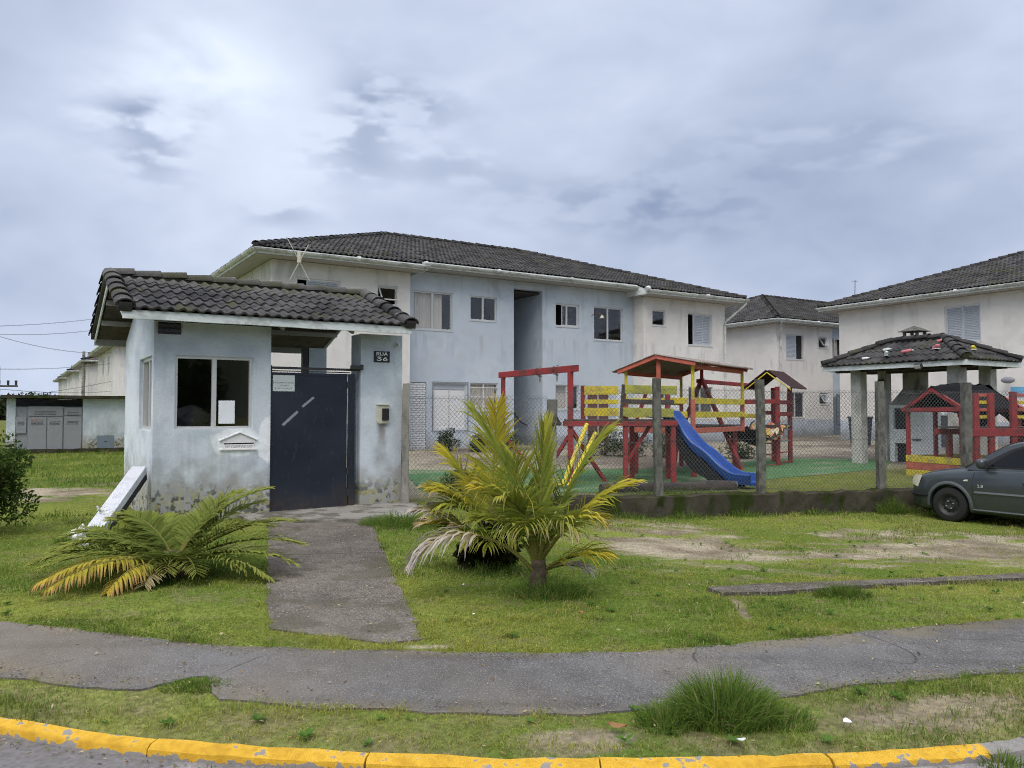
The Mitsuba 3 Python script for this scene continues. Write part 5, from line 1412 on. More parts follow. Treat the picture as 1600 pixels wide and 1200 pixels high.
# ------------------------------------------------------------------ barbecue gazebo
gz = thing('gazebo', 'open barbecue gazebo with dark tiled hip roof on pale pillars', 'gazebo')
GX0, GX1, GY0, GY1, GZE = 17.8, 20.15, 9.6, 13.3, 2.66
for x, y, w in ((18.3, 10.1, 0.30), (18.3, 12.6, 0.28), (19.62, 10.1, 0.28), (19.62, 12.75, 0.24)):
    zb = lz(*XD(x, y)) - 0.1
    m = dense(cham_box(w, w, GZE - zb, 0.01), 0.3); m.apply_translation([x, y, zb])
    part(gz, 'pillar', m, 'mat_pillar')
grf = f'{gz}__roof'
hw = (GX1 - GX0) / 2; RP = 0.50
part(grf, 'fascia', cat([bx(GX0, GX0 + 0.025, GY0, GY1, GZE - 0.10, GZE + 0.02), bx(GX1 - 0.025, GX1, GY0, GY1, GZE - 0.10, GZE + 0.02), bx(GX0 + 0.026, GX1 - 0.026, GY0, GY0 + 0.025, GZE - 0.10, GZE + 0.018), bx(GX0 + 0.026, GX1 - 0.026, GY1 - 0.025, GY1, GZE - 0.10, GZE + 0.018)]), 'mat_fascia')
part(grf, 'beam', cat([bx(18.2, 18.4, GY0 + 0.1, GY1 - 0.1, GZE - 0.13, GZE - 0.002), bx(19.52, 19.72, GY0 + 0.1, GY1 - 0.1, GZE - 0.13, GZE - 0.002)]), 'mat_timber')
cG = math.sqrt(1 + RP * RP); Lw, Ld, LsG = GX1 - GX0, GY1 - GY0, hw * cG
uF, uL, uR, uB = np.array([0, 1, RP]) / cG, np.array([1, 0, RP]) / cG, np.array([-1, 0, RP]) / cG, np.array([0, -1, RP]) / cG
ze = GZE + 0.04
planes = [((GX0, GY0, ze), (1, 0, 0), uF, Polygon([(0, 0), (Lw, 0), (hw, LsG)])), ((GX1, GY1, ze), (-1, 0, 0), uB, Polygon([(0, 0), (Lw, 0), (hw, LsG)])),
          ((GX0, GY1, ze), (0, -1, 0), uL, Polygon([(0, 0), (Ld, 0), (Ld - hw, LsG), (hw, LsG)])), ((GX1, GY0, ze), (0, 1, 0), uR, Polygon([(0, 0), (Ld, 0), (Ld - hw, LsG), (hw, LsG)]))]
dm = []
for o, ex, up, poly in planes:
    v, f = trimesh.creation.triangulate_polygon(poly, engine='earcut')
    dm.append(trimesh.Trimesh(np.array(o) + v[:, :1] * np.array(ex) + v[:, 1:2] * up - [0, 0, 0.025], f, process=False))
    lay_tiles(grf, poly, np.array(o) - np.array(up) * 0.05, ex, up, 'parts', 300)
part(grf, 'deck', cat(dm), 'mat_timber')
zt_ = ze + RP * hw + 0.04
R1, R2 = (GX0 + hw, GY0 + hw, zt_), (GX0 + hw, GY1 - hw, zt_)
caps_along(grf, R1, R2, 'ridge_tile', True)
for c, a in (((GX0, GY0, ze + 0.04), R1), ((GX1, GY0, ze + 0.04), R1), ((GX0, GY1, ze + 0.04), R2), ((GX1, GY1, ze + 0.04), R2)):
    caps_along(grf, c, a, 'hip_tile', True)
fl = thing('floodlight', 'small floodlight fixed under the gazebo eave', 'lamp')
part(fl, 'housing', bar((17.74, 10.65, 2.60), (17.66, 10.65, 2.56), 0.16, 0.11, 0.01), 'mat_dark_metal'); part(fl, 'lens', bar((17.66, 10.65, 2.56), (17.65, 10.65, 2.555), 0.14, 0.09, 0.004), 'mat_alu')
sp = thing('loudspeaker', 'small black loudspeaker on the back gazebo pillar', 'speaker')
part(sp, 'housing', cham_box(0.13, 0.13, 0.2, 0.02).apply_translation([19.42, 12.72, 2.18]), 'mat_black'); part(sp, 'bracket', bar((19.45, 12.72, 2.28), (19.52, 12.74, 2.28), 0.03), 'mat_dark_metal')

bq = thing('barbecue', 'whitewashed masonry barbecue with tapering chimney hood and dark fire opening', 'barbecue')
bx0, bx1, by0, by1 = 19.42, 20.15, 11.55, 12.50
zb = lz(*XD(19.8, 12)) - 0.05
body = Polygon([(by0, zb), (by1, zb), (by1, 1.70), (by0, 1.70)]).difference(sbox(by0 + 0.38, 1.08, by1 - 0.12, 1.62)).difference(sbox(by0 + 0.40, zb + 0.05, by1 - 0.14, 0.72))
fb = extrude(Polygon([(-p[0], p[1]) for p in body.exterior.coords], [[(-p[0], p[1]) for p in r.coords] for r in body.interiors]), bx1 - bx0); fb.apply_translation([0, 0, -(bx1 - bx0)])
part(bq, 'body', on_wall(fb, (bx0, 0), (0.0, -1.0)), 'mat_brick_white')
part(bq, 'fire_back', bx(bx0 + 0.07, bx1 - 0.05, by0 + 0.385, by1 - 0.125, 1.09, 1.61), 'mat_black')
part(bq, 'wood_store', bx(bx0 + 0.12, bx1 - 0.05, by0 + 0.405, by1 - 0.145, zb + 0.06, 0.71), 'mat_black')
hv = np.array([[bx0, by0, 1.7], [bx1, by0, 1.7], [bx1, by1, 1.7], [bx0, by1, 1.7], [bx0 + 0.17, by0 + 0.24, 2.12], [bx1 - 0.12, by0 + 0.24, 2.12], [bx1 - 0.12, by1 - 0.28, 2.12], [bx0 + 0.17, by1 - 0.28, 2.12]])
part(bq, 'hood', trimesh.convex.convex_hull(hv), 'mat_concrete')
part(bq, 'chimney', bx(bx0 + 0.17, bx1 - 0.12, by0 + 0.24, by1 - 0.28, 2.12, 3.30), 'mat_concrete')
cx_, cy_ = (bx0 + bx1 + 0.05) / 2, (by0 + by1 - 0.04) / 2
for sx in (-1, 1):
    for sy in (-1, 1): part(bq, 'cowl_leg', bx(cx_ + sx * 0.17 - 0.03, cx_ + sx * 0.17 + 0.03, cy_ + sy * 0.17 - 0.03, cy_ + sy * 0.17 + 0.03, 3.30, 3.60), 'mat_post')
part(bq, 'cowl', cat([trimesh.creation.cone(0.42, 0.16, sections=4).apply_transform(trimesh.transformations.rotation_matrix(math.pi / 4, [0, 0, 1])).apply_translation([cx_, cy_, 3.60]), bx(cx_ - 0.24, cx_ + 0.24, cy_ - 0.24, cy_ + 0.24, 3.38, 3.42)]), 'mat_post')
part(bq, 'ledge', bx(bx0 - 0.03, bx0 - 0.002, by0 + 0.10, by0 + 0.32, 0.80, 0.84), 'mat_black')

# things thrown up on the gazebo roof
def on_gazebo(s, t):     # on the slope facing -x: s from the far corner, t up the slope
    return np.array((GX0, GY1, ze)) + np.array((0, -1.0, 0)) * s + uL * t + np.array([0, 0, 0.07])
def bottle(name, p, ang, L, r, mat, label, cat_):
    t = thing(name, label, cat_, None)
    d = np.array([0, -math.cos(ang), 0]) + uL * math.sin(ang); d /= np.linalg.norm(d)
    L, r = L * 0.75, r * 0.8
    pts = np.stack([p + d * L * u for u in (0, 0.05, 0.6, 0.75, 0.86, 1.0)], 0)
    part(t, 'body', tube(pts[:5], np.array([0.75, 1, 1, 0.8, 0.35]) * r, 10), mat, 60); part(t, 'cap', tube(pts[4:], r * 0.38, 8), 'mat_white', 60)
bottle('plastic_bottle', on_gazebo(1.95, 0.42), 0.4, 0.36, 0.055, 'mat_pink', 'pink bottle lying midway up the gazebo roof', 'bottle')
bottle('plastic_bottle', on_gazebo(2.55, 0.95), 0.7, 0.24, 0.045, 'mat_pink', 'pink bottle nearest the gazebo ridge', 'bottle')
bottle('plastic_bottle', on_gazebo(1.35, 0.62), 0.5, 0.26, 0.05, 'mat_plate', 'pale green bottle on the gazebo roof, left of the pink ones', 'bottle')
bottle('plastic_bottle', on_gazebo(1.05, 0.16), 0.3, 0.24, 0.04, 'mat_white', 'white bottle lowest on the gazebo roof', 'bottle')
def shoe(p, ang, mat, label):
    t = thing('old_shoe', label, 'shoe')
    m = trimesh.creation.icosphere(subdivisions=2, radius=1); v = np.array(m.vertices)
    v = v * [0.13, 0.045, 0.045]; v[:, 2] += np.where(v[:, 0] < -0.02, 0.03, 0); c, s = math.cos(ang), math.sin(ang)
    up_m = trimesh.Trimesh(np.c_[v[:, 0] * c - v[:, 1] * s, v[:, 0] * s + v[:, 1] * c, v[:, 2]] + p + [0, 0, 0.03], m.faces, process=False)
    part(t, 'upper', up_m, mat, 60)
    so = extrude(Point(0, 0).buffer(1.0, 8), 0.018); so.apply_scale([0.135, 0.048, 1]); so.apply_transform(trimesh.transformations.rotation_matrix(ang, [0, 0, 1])); so.apply_translation(p - [0, 0, 0.015]); part(t, 'sole', so, 'mat_white')
shoe(on_gazebo(2.75, 0.52), 1.2, 'mat_pink', 'pink shoe on the right part of the gazebo roof slope')
shoe(on_gazebo(1.62, 0.30), 0.7, 'mat_plate', 'grey green shoe below the bottles on the gazebo roof')
shoe(np.array((GX0 + 1.0, GY0, ze)) + uF * 0.42 + [0, 0, 0.07], 0.2, 'mat_yellow', 'yellow shoe on the right hand slope of the gazebo roof')

# bins, boxes and a dark counter behind the gazebo
def bin_(x, y, w, h, lab, mat='mat_bin', grp=None):
    t = thing('waste_bin', lab, 'bin', grp); z = lz(*XD(x, y))
    m = cham_box(w, w * 0.8, h - 0.12, 0.03); v = np.array(m.vertices); k = 0.82 + 0.18 * v[:, 2:] / (h - 0.12); v[:, :2] *= k
    part(t, 'body', trimesh.Trimesh(v + [x, y, z + 0.04], m.faces, process=False), mat)
    part(t, 'lid', cham_box(w * 1.06, w * 0.86, 0.06, 0.025).apply_translation([x, y, z + h - 0.08]), mat)
    part(t, 'handle', tube([(x - w * 0.3, y + w * 0.45, z + h - 0.06), (x + w * 0.3, y + w * 0.45, z + h - 0.06)], 0.02, 6), 'mat_black')
bin_(25.6, 16.4, 0.75, 1.15, 'dark wheeled bin by the right block, left of the gazebo pillar'); bin_(24.6, 16.9, 0.65, 1.05, 'dark wheeled bin seen just left of the first gazebo pillar')
ct = thing('dark_counter', 'long dark tank with corrugated top between the gazebo pillars', 'tank')
zc = lz(*XD(26.5, 16.0))
part(ct, 'body', bx(26.0, 28.6, 15.2, 16.0, zc - 0.1, zc + 1.05), 'mat_bin')
part(ct, 'lid', cat([bx(25.95 + 0.14 * k, 26.04 + 0.14 * k, 15.15, 16.05, zc + 1.052, zc + 1.10) for k in range(19)]), 'mat_grey_metal')
bxs = thing('cabinet_box', 'grey metal cabinet standing behind the playhouse', 'cabinet')
part(bxs, 'body', bx(20.6, 21.25, 11.2, 11.7, 0.1, 1.28), 'mat_slate_panel'); part(bxs, 'door', bx(20.57, 20.598, 11.24, 11.66, 0.2, 1.22), 'mat_grey_metal')
bin_(22.0, 9.6, 0.9, 1.1, 'dark container behind the ladder platform', 'mat_slate_panel'); bin_(23.3, 9.0, 1.0, 1.1, 'dark container right of the ladder platform above the car bonnet')
wp_ = thing('dark_doorway_panel', 'dark grey door beside the blue corner of the further block', 'door')
part(wp_, 'leaf', on_wall(bx(4.75, 5.75, 0.3, 2.35, -0.02, 0.02), (31.6, 26.8), EX), 'mat_slate_panel'); part(wp_, 'mullion', on_wall(bx(5.22, 5.26, 0.3, 2.35, 0.021, 0.035), (31.6, 26.8), EX), 'mat_grey_metal')

# ------------------------------------------------------------------ parked car
car = thing('parked_car', 'dark grey hatchback with black steel wheels parked nose to the fence', 'car')
CS = 0.96
CX, CY, CZ = 12.87, 7.27, -0.265        # ground point under the left front wheel
_ca = math.radians(1.5)


def car_w(P):
    """car coordinates: l back from the bumper, b to the car's left, z up -> world"""
    P = np.asarray(P, float) * CS
    l, b, z = P[..., 0] - 0.80 * CS, P[..., 1] - 0.80 * CS, P[..., 2]
    x = -b; y = -l
    return np.stack([CX + x * math.cos(_ca) - y * math.sin(_ca), CY + x * math.sin(_ca) + y * math.cos(_ca), CZ + z], -1)


def car_part(name, m, mat, smooth=35, owner=None):
    return part(owner or car, name, trimesh.Trimesh(car_w(m.vertices), m.faces[:, ::1], process=False), mat, smooth)


sl_l = [0, 0.04, 0.12, 0.25, 0.45, 0.8, 1.1, 1.25, 1.6, 2.2, 2.9, 3.4, 3.75, 3.9]
top_ = CubicSpline(sl_l, [0.52, 0.66, 0.745, 0.80, 0.855, 0.915, 0.955, 0.965, 0.945, 0.955, 0.975, 0.99, 0.97, 0.80])
hw_ = CubicSpline(sl_l, [0.40, 0.545, 0.655, 0.735, 0.785, 0.812, 0.820, 0.821, 0.823, 0.823, 0.82, 0.80, 0.745, 0.62])
sh_ = CubicSpline(sl_l, [0.50, 0.60, 0.66, 0.71, 0.765, 0.83, 0.87, 0.885, 0.905, 0.925, 0.945, 0.955, 0.92, 0.78])
bt_ = CubicSpline(sl_l, [0.36, 0.27, 0.22, 0.19, 0.18, 0.18, 0.18, 0.18, 0.18, 0.18, 0.18, 0.19, 0.25, 0.38])
ll = np.concatenate([np.linspace(0, 0.5, 14), np.linspace(0.56, 3.4, 48), np.linspace(3.45, 3.9, 10)])
rings = []
for l in ll:
    t_, w_, s_, b_ = float(top_(l)), float(hw_(l)), float(sh_(l)), float(bt_(l))
    h = [(0, b_), (0.86 * w_, b_), (0.955 * w_, b_ + 0.05), (0.985 * w_, b_ + 0.16), (1.0 * w_, b_ + (s_ - b_) * 0.5), (0.998 * w_, b_ + (s_ - b_) * 0.66), (0.985 * w_, b_ + (s_ - b_) * 0.82), (0.955 * w_, s_ - 0.02), (0.915 * w_, s_ + (t_ - s_) * 0.25), (0.80 * w_, s_ + (t_ - s_) * 0.62), (0.5 * w_, s_ + (t_ - s_) * 0.93), (0, t_)]
    rings.append([(l, y, z) for y, z in h] + [(l, -y, z) for y, z in h[-2:0:-1]])
RB = np.array(rings)
RBc = np.concatenate([RB, RB[:, :1]], 1)
bm = grid_mesh(RBc)
for e, s in ((0, 1), (-1, -1)):
    c = RB[e].mean(0); n = len(RB[e])
    fcs = [[i, (i + 1) % n, n] for i in range(n)]
    bm = cat([bm, trimesh.Trimesh(np.vstack([RB[e], c]), [f if s > 0 else f[::-1] for f in fcs], process=False)])
bm.merge_vertices(); bm.fix_normals()
MB_ = to_manifold(bm)
for lw in (0.80, 3.29):
    for sg_ in (1, -1):
        cyl = trimesh.creation.cylinder(0.335, 0.5, sections=40); cyl.apply_transform(trimesh.transformations.rotation_matrix(math.pi / 2, [1, 0, 0])); cyl.apply_translation([lw, sg_ * 0.82, 0.295])
        MB_ = MB_ - to_manifold(cyl)
plain('mat_car', (0.058, 0.069, 0.074), 0.20, 0.45, 0.5, clearcoat=1.0, clearcoat_gloss=0.93)
plain('mat_rubber', (0.018, 0.018, 0.018), 0.85)
plain('mat_trim', (0.085, 0.095, 0.10), 0.45)
plain('mat_lamp', (0.62, 0.60, 0.48), 0.15, spec=0.7)
car_part('body', from_manifold(MB_), 'mat_car', 32)
# cabin
gl = [1.06, 1.28, 1.5, 1.74, 1.98, 2.3, 2.7, 3.05, 3.3, 3.55, 3.72]
gz_ = [0.95, 1.10, 1.245, 1.365, 1.41, 1.43, 1.425, 1.395, 1.30, 1.13, 0.97]
cr = []
G1, G2 = CubicSpline(gl, gz_), None
for l in np.linspace(1.06, 3.72, 40):
    zt = float(G1(l)); z0 = 0.90; k = (zt - z0) / 0.53
    wb_ = 0.765; wt = wb_ - 0.205 * k
    h = [(wb_, z0), (wb_ - 0.19 * k * 0.55, z0 + (zt - z0) * 0.55), (wt + 0.035, zt - 0.05 * max(k, 0.1)), (wt - 0.03, zt - 0.012), (0.5 * wt, zt), (0, zt + 0.006)]
    cr.append([(l, y, z) for y, z in h] + [(l, -y, z) for y, z in h[-2::-1]])
car_part('cabin', grid_mesh(np.array(cr)), 'mat_car', 40)


def side_pane(pts, off, name, mat, sg_=1):
    """panel on the leaning side of the cabin"""
    p = Polygon(pts); m = extrude(p, 0.004)
    v = np.array(m.vertices); z = v[:, 1]; k = (z - 0.90) / 0.53
    b = 0.765 - 0.19 * k + off + v[:, 2]
    m = trimesh.Trimesh(np.stack([v[:, 0], sg_ * b, z], -1), m.faces, process=False)
    if sg_ < 0: m.invert()
    car_part(name, m, mat, 20)


for sg_ in (1, -1):
    side_pane([(1.28, 0.945), (1.42, 1.06), (1.72, 1.245), (1.98, 1.335), (2.36, 1.355), (2.38, 0.955)], 0.010, 'window_seal', 'mat_black', sg_)
    side_pane([(1.45, 0.97), (1.52, 1.05), (1.78, 1.225), (2.0, 1.31), (2.33, 1.328), (2.345, 0.975)], 0.0150, 'window', 'mat_dark_glass', sg_)
    side_pane([(2.42, 0.955), (2.41, 1.352), (2.85, 1.335), (3.2, 1.22), (3.28, 0.985)], 0.010, 'window_seal', 'mat_black', sg_)
    side_pane([(2.45, 0.975), (2.445, 1.325), (2.83, 1.31), (3.14, 1.205), (3.2, 1.0)], 0.0150, 'window', 'mat_dark_glass', sg_)
ws = []
for l in np.linspace(1.10, 1.76, 8):
    zt = float(G1(l)) + 0.004; k = (zt - 0.9) / 0.53; wt = 0.765 - 0.205 * k - 0.05
    ws.append([(l - 0.012, s * wt, zt + 0.008 - 0.02 * abs(s) ** 3) for s in np.linspace(-1, 1, 13)])
car_part('windscreen', grid_mesh(np.array(ws)), 'mat_dark_glass', 60)


def skin(l, z, off=0.003, sg_=1):
    """a point on the body's left side"""
    w_, s_, b_ = float(hw_(l)), float(sh_(l)), float(bt_(l))
    f_ = np.interp(z, [b_, b_ + 0.05, b_ + 0.16, b_ + (s_ - b_) * 0.5, b_ + (s_ - b_) * 0.66, b_ + (s_ - b_) * 0.82, s_ - 0.02, s_ + 0.02], [0.86, 0.955, 0.985, 1, 0.998, 0.985, 0.955, 0.915])
    return (l, sg_ * (w_ * f_ + off), z)


def strip(pts, r, name, mat, sg_=1, flat=0.0):
    P = np.array([skin(l, z, r * 0.4 + flat, sg_) for l, z in pts])
    car_part(name, tube(P, r, 6), mat, 60)


for sg_ in (1,):
    strip([(1.22, 0.86), (1.20, 0.78), (1.19, 0.6), (1.20, 0.42), (1.24, 0.30), (1.3, 0.24)], 0.006, 'door_seam', 'mat_black', sg_, -0.004)
    strip([(2.42, 0.90), (2.43, 0.5), (2.42, 0.24)], 0.006, 'door_seam', 'mat_black', sg_, -0.004)
    P = [skin(l, 0.50, 0.004, sg_) for l in np.linspace(1.23, 2.40, 10)]; P2 = [skin(l, 0.555, 0.004, sg_) for l in np.linspace(1.23, 2.40, 10)]
    Pm = [skin(l, 0.5275, 0.022, sg_) for l in np.linspace(1.23, 2.40, 10)]
    car_part('side_moulding', grid_mesh(np.array([P, Pm, P2])), 'mat_trim', 60)
    hd_ = tube([skin(1.97, 0.735, 0.008), skin(2.0, 0.737, 0.035), skin(2.16, 0.742, 0.035), skin(2.19, 0.742, 0.008)], 0.017, 8)
    k_ = car_part('door_handle', hd_, 'mat_car', 60)
    car_part('handle_cup', tube([skin(1.98, 0.715, 0.004), skin(2.18, 0.722, 0.004)], 0.02, 8), 'mat_black', 60)
    car_part('indicator', tube([skin(1.05, 0.715, 0.0), skin(1.12, 0.718, 0.0)], [0.012, 0.018], 8), 'mat_lamp', 60)
    bt_m = meshkit.text_mesh('1.8', 0.045, 0.002, True)
    tv = np.array(bt_m.vertices); car_part('badge', trimesh.Trimesh(np.array([(1.27 + v[0], skin(1.3, 0.63, 0.003 + v[2])[1], 0.62 + v[1]) for v in tv]), bt_m.faces, process=False), 'mat_alu', False)
    strip([(1.18, 0.245), (1.8, 0.24), (2.8, 0.24)], 0.02, 'sill_trim', 'mat_trim', sg_, -0.012)
    # flared arch
    ar = np.linspace(-0.12, math.pi + 0.28, 26)
    A_ = np.array([skin(0.80 - 0.345 * math.cos(a), max(0.2, 0.295 + 0.345 * math.sin(a)), 0.012) for a in ar]); B_ = np.array([skin(0.80 - 0.395 * math.cos(a), max(0.2, 0.295 + 0.395 * math.sin(a)), 0.001) for a in ar]); C_ = A_ * [1, 0.985, 1] - [0, 0.06, 0]
    car_part('wheel_arch', grid_mesh(np.stack([C_, A_, (A_ + B_) / 2 + [0, 0.012, 0], B_])), 'mat_trim', 60)
# mirror
mm = trimesh.creation.icosphere(subdivisions=3, radius=1); v = np.array(mm.vertices); v = np.sign(v) * np.abs(v) ** 0.75 * [0.075, 0.105, 0.085]
for sg_ in (1, -1):
    k_ = car_part('mirror', trimesh.Trimesh(v + [1.40, sg_ * 0.90, 1.015], mm.faces, process=False), 'mat_car', 60)
    car_part('mirror_foot', bar((1.36, sg_ * 0.75, 0.955), (1.40, sg_ * 0.85, 0.99), 0.06, 0.04), 'mat_black')
# headlamps, bumper strip, grille
for sg_ in (1, -1):
    H_ = np.zeros((7, 6, 3))
    for i, z in enumerate(np.linspace(0.60, 0.76, 7)):
        for j, l in enumerate(np.linspace(0.05, 0.24, 6)):
            l2 = l + (z - 0.6) * 0.55; w_ = float(hw_(l2)); H_[i, j] = (l2 - 0.012, sg_ * (w_ * (0.99 - 0.02 * i / 6) + 0.004), min(z, float(top_(l2)) - 0.01) - 0.05 * j / 5 * (1 - i / 6))
    car_part('headlamp', grid_mesh(H_), 'mat_lamp', 60)
    FL = np.array([skin(l, 0.42, 0.01, sg_) for l in np.linspace(0.03, 0.42, 8)])
    car_part('bumper_strip', tube(FL, 0.022, 6), 'mat_black', 60)
car_part('grille', bx(-0.004, 0.05, -0.28, 0.28, 0.53, 0.60), 'mat_black'); car_part('number_plate', bx(-0.015, 0.0, -0.2, 0.2, 0.40, 0.52), 'mat_plate')
# wheels
tp_ = np.array([(0.175, -0.085), (0.19, -0.095), (0.262, -0.088), (0.286, -0.068), (0.292, -0.04), (0.292, 0.04), (0.286, 0.068), (0.262, 0.088), (0.19, 0.095), (0.175, 0.085)])
rp_ = np.array([(0.0, 0.035), (0.045, 0.04), (0.055, 0.055), (0.075, 0.058), (0.09, 0.035), (0.125, 0.025), (0.15, 0.05), (0.165, 0.075), (0.186, 0.088), (0.192, 0.08), (0.178, 0.05), (0.17, -0.08)])
def rev(pr, n=40):
    an = np.linspace(0, 2 * np.pi, n + 1)
    return grid_mesh(np.stack([np.stack([pr[:, 0] * math.cos(a), pr[:, 1], pr[:, 0] * math.sin(a)], -1) for a in an], 0))
for lw in (0.80, 3.29):
    for sg_ in (1, -1):
        wk = fast_key(f'{car}__wheel')
        def wp(nm, m, mat, sm=40):
            v = np.array(m.vertices) * [1, sg_, 1] + [lw, sg_ * 0.715, 0.292]
            scene[fast_key(f'{wk}__{nm}')] = mikit.ply(trimesh.Trimesh(car_w(v), m.faces, process=False), mat, sm)
        wp('tyre', rev(tp_), 'mat_rubber'); wp('rim', rev(rp_), 'mat_dark_metal')
        hol = [trimesh.creation.cylinder(0.021, 0.008, sections=12).apply_transform(trimesh.transformations.rotation_matrix(math.pi / 2, [1, 0, 0])).apply_translation([0.122 * math.cos(a), 0.033, 0.122 * math.sin(a)]) for a in np.arange(10) * math.pi / 5]
        wp('rim_hole', cat(hol), 'mat_black')
        wp('wheel_bolt', cat([trimesh.creation.cylinder(0.009, 0.014, sections=6).apply_transform(trimesh.transformations.rotation_matrix(math.pi / 2, [1, 0, 0])).apply_translation([0.062 * math.cos(a), 0.064, 0.062 * math.sin(a)]) for a in np.arange(4) * math.pi / 2 + 0.4]), 'mat_alu')
    wl_ = trimesh.creation.cylinder(0.328, 1.1, sections=32); wl_.apply_transform(trimesh.transformations.rotation_matrix(math.pi / 2, [1, 0, 0])); wl_.apply_translation([lw, 0, 0.295])
    car_part('wheel_housing', wl_, 'mat_black', 40)

# ------------------------------------------------------------------ plants


def frond(base, az, elev, length, droop, n_leaf, leaf_len, width, col, s0=0.2, lift=0.35, r0=0.02, tip_dry=0.15, gravity=0.35, twist=0.0, dens_a=(75, 28), curl=0.0, seed=0):
    """one feather leaf: a bending midrib with leaflets on both sides; returns mesh and vertex colours"""
    g = np.random.default_rng(seed)
    n = 26
    s = np.linspace(0, 1, n)
    el = elev - droop * s ** 1.4
    a2 = az + curl * s ** 2
    d = np.stack([np.cos(el) * np.cos(a2), np.cos(el) * np.sin(a2), np.sin(el)], -1)
    pts = np.array(base) + np.vstack([[0, 0, 0], np.cumsum(d[:-1] * length / (n - 1), axis=0)])
    rib = tube(pts, r0 * (1 - 0.85 * s) + 0.002, 5)
    V, Fc, C = [np.array(rib.vertices)], [np.array(rib.faces)], []
    ribc = np.array([0.23, 0.22, 0.06]); C.append(np.tile(ribc, (len(rib.vertices), 1)))
    base_i = len(rib.vertices)
    green, yellow, brown = map(np.array, col)
    side0 = np.stack([-np.sin(a2), np.cos(a2), 0 * a2], -1)
    for sd in (1, -1):
        for k in range(n_leaf):
            if width > 0.02 and g.uniform() < 0.09: continue
            u = s0 + (1 - s0) * (k + g.uniform(-0.45, 0.45)) / (n_leaf - 1); u = min(max(u, 0), 0.999)
            i = u * (n - 1); i0 = int(i); f = i - i0
            p = pts[i0] * (1 - f) + pts[min(i0 + 1, n - 1)] * f
            t = d[i0]; sv = side0[i0] * sd
            upv = np.cross(t, side0[i0]); upv = upv / np.linalg.norm(upv); upv = upv if upv[2] > 0 else -upv
            sv = sv * math.cos(twist) + upv * math.sin(twist) * sd
            ang = math.radians(dens_a[0] + (dens_a[1] - dens_a[0]) * (u - s0) / (1 - s0)) + g.normal(0, 0.05)
            L = leaf_len * (0.45 + 0.75 * math.sin(math.pi * min(1, 0.18 + 0.80 * (u - s0) / (1 - s0)))) * g.uniform(0.88, 1.08)
            dr_ = t * math.cos(ang) + sv * math.sin(ang) + upv * (lift + g.normal(0, 0.11))
            dr_ /= np.linalg.norm(dr_)
            m_ = 4
            q = [p]; dv = dr_.copy(); gr = gravity * (g.uniform(0.6, 1.5) if g.uniform() < 0.85 else g.uniform(1.8, 3.2))
            for j in range(m_):
                q.append(q[-1] + dv * L / m_); dv = dv + np.array([0, 0, -gr / m_ * (j + 1) * 0.7]); dv /= np.linalg.norm(dv)
            q = np.array(q)
            wv = np.cross(dr_, upv); wv = np.cross(dr_, np.cross(upv, dr_)) * 0.35 + np.cross(dr_, upv) * 0.9; wv = np.cross(upv * 0.8 + sv * 0.5, dr_); wv /= np.linalg.norm(wv) + 1e-9
            ww = width * np.array([0.55, 1.0, 0.9, 0.6, 0.06])
            A = q + wv * ww[:, None] / 2; B = q - wv * ww[:, None] / 2
            V.append(np.stack([A, B], 1).reshape(-1, 3))
            j = np.arange(m_) * 2 + base_i
            Fc.append(np.vstack([np.stack([j, j + 2, j + 1], 1), np.stack([j + 1, j + 2, j + 3], 1)])); base_i += 2 * (m_ + 1)
            lt_k = g.uniform(0.72, 1.22)
            yl = np.clip(g.normal(0.0, 0.14) + 0.8 * max(0, u - 0.35), 0, 1)
            for j2 in range(m_ + 1):
                w = j2 / m_
                c = green * (1 - yl) + yellow * yl
                c = c * (1 - 0.35 * w) + yellow * 0.35 * w
                b = np.clip((w - (1 - tip_dry)) / 0.25 + (u - 1.15 + tip_dry) * 1.2 + g.normal(0, 0.05), 0, 1)
                c = c * (1 - b) + brown * b
                C.append(np.tile(c * lt_k, (2, 1)))
    return trimesh.Trimesh(np.vstack(V), np.vstack(Fc), process=False), np.clip(np.vstack(C), 0.005, 0.95)


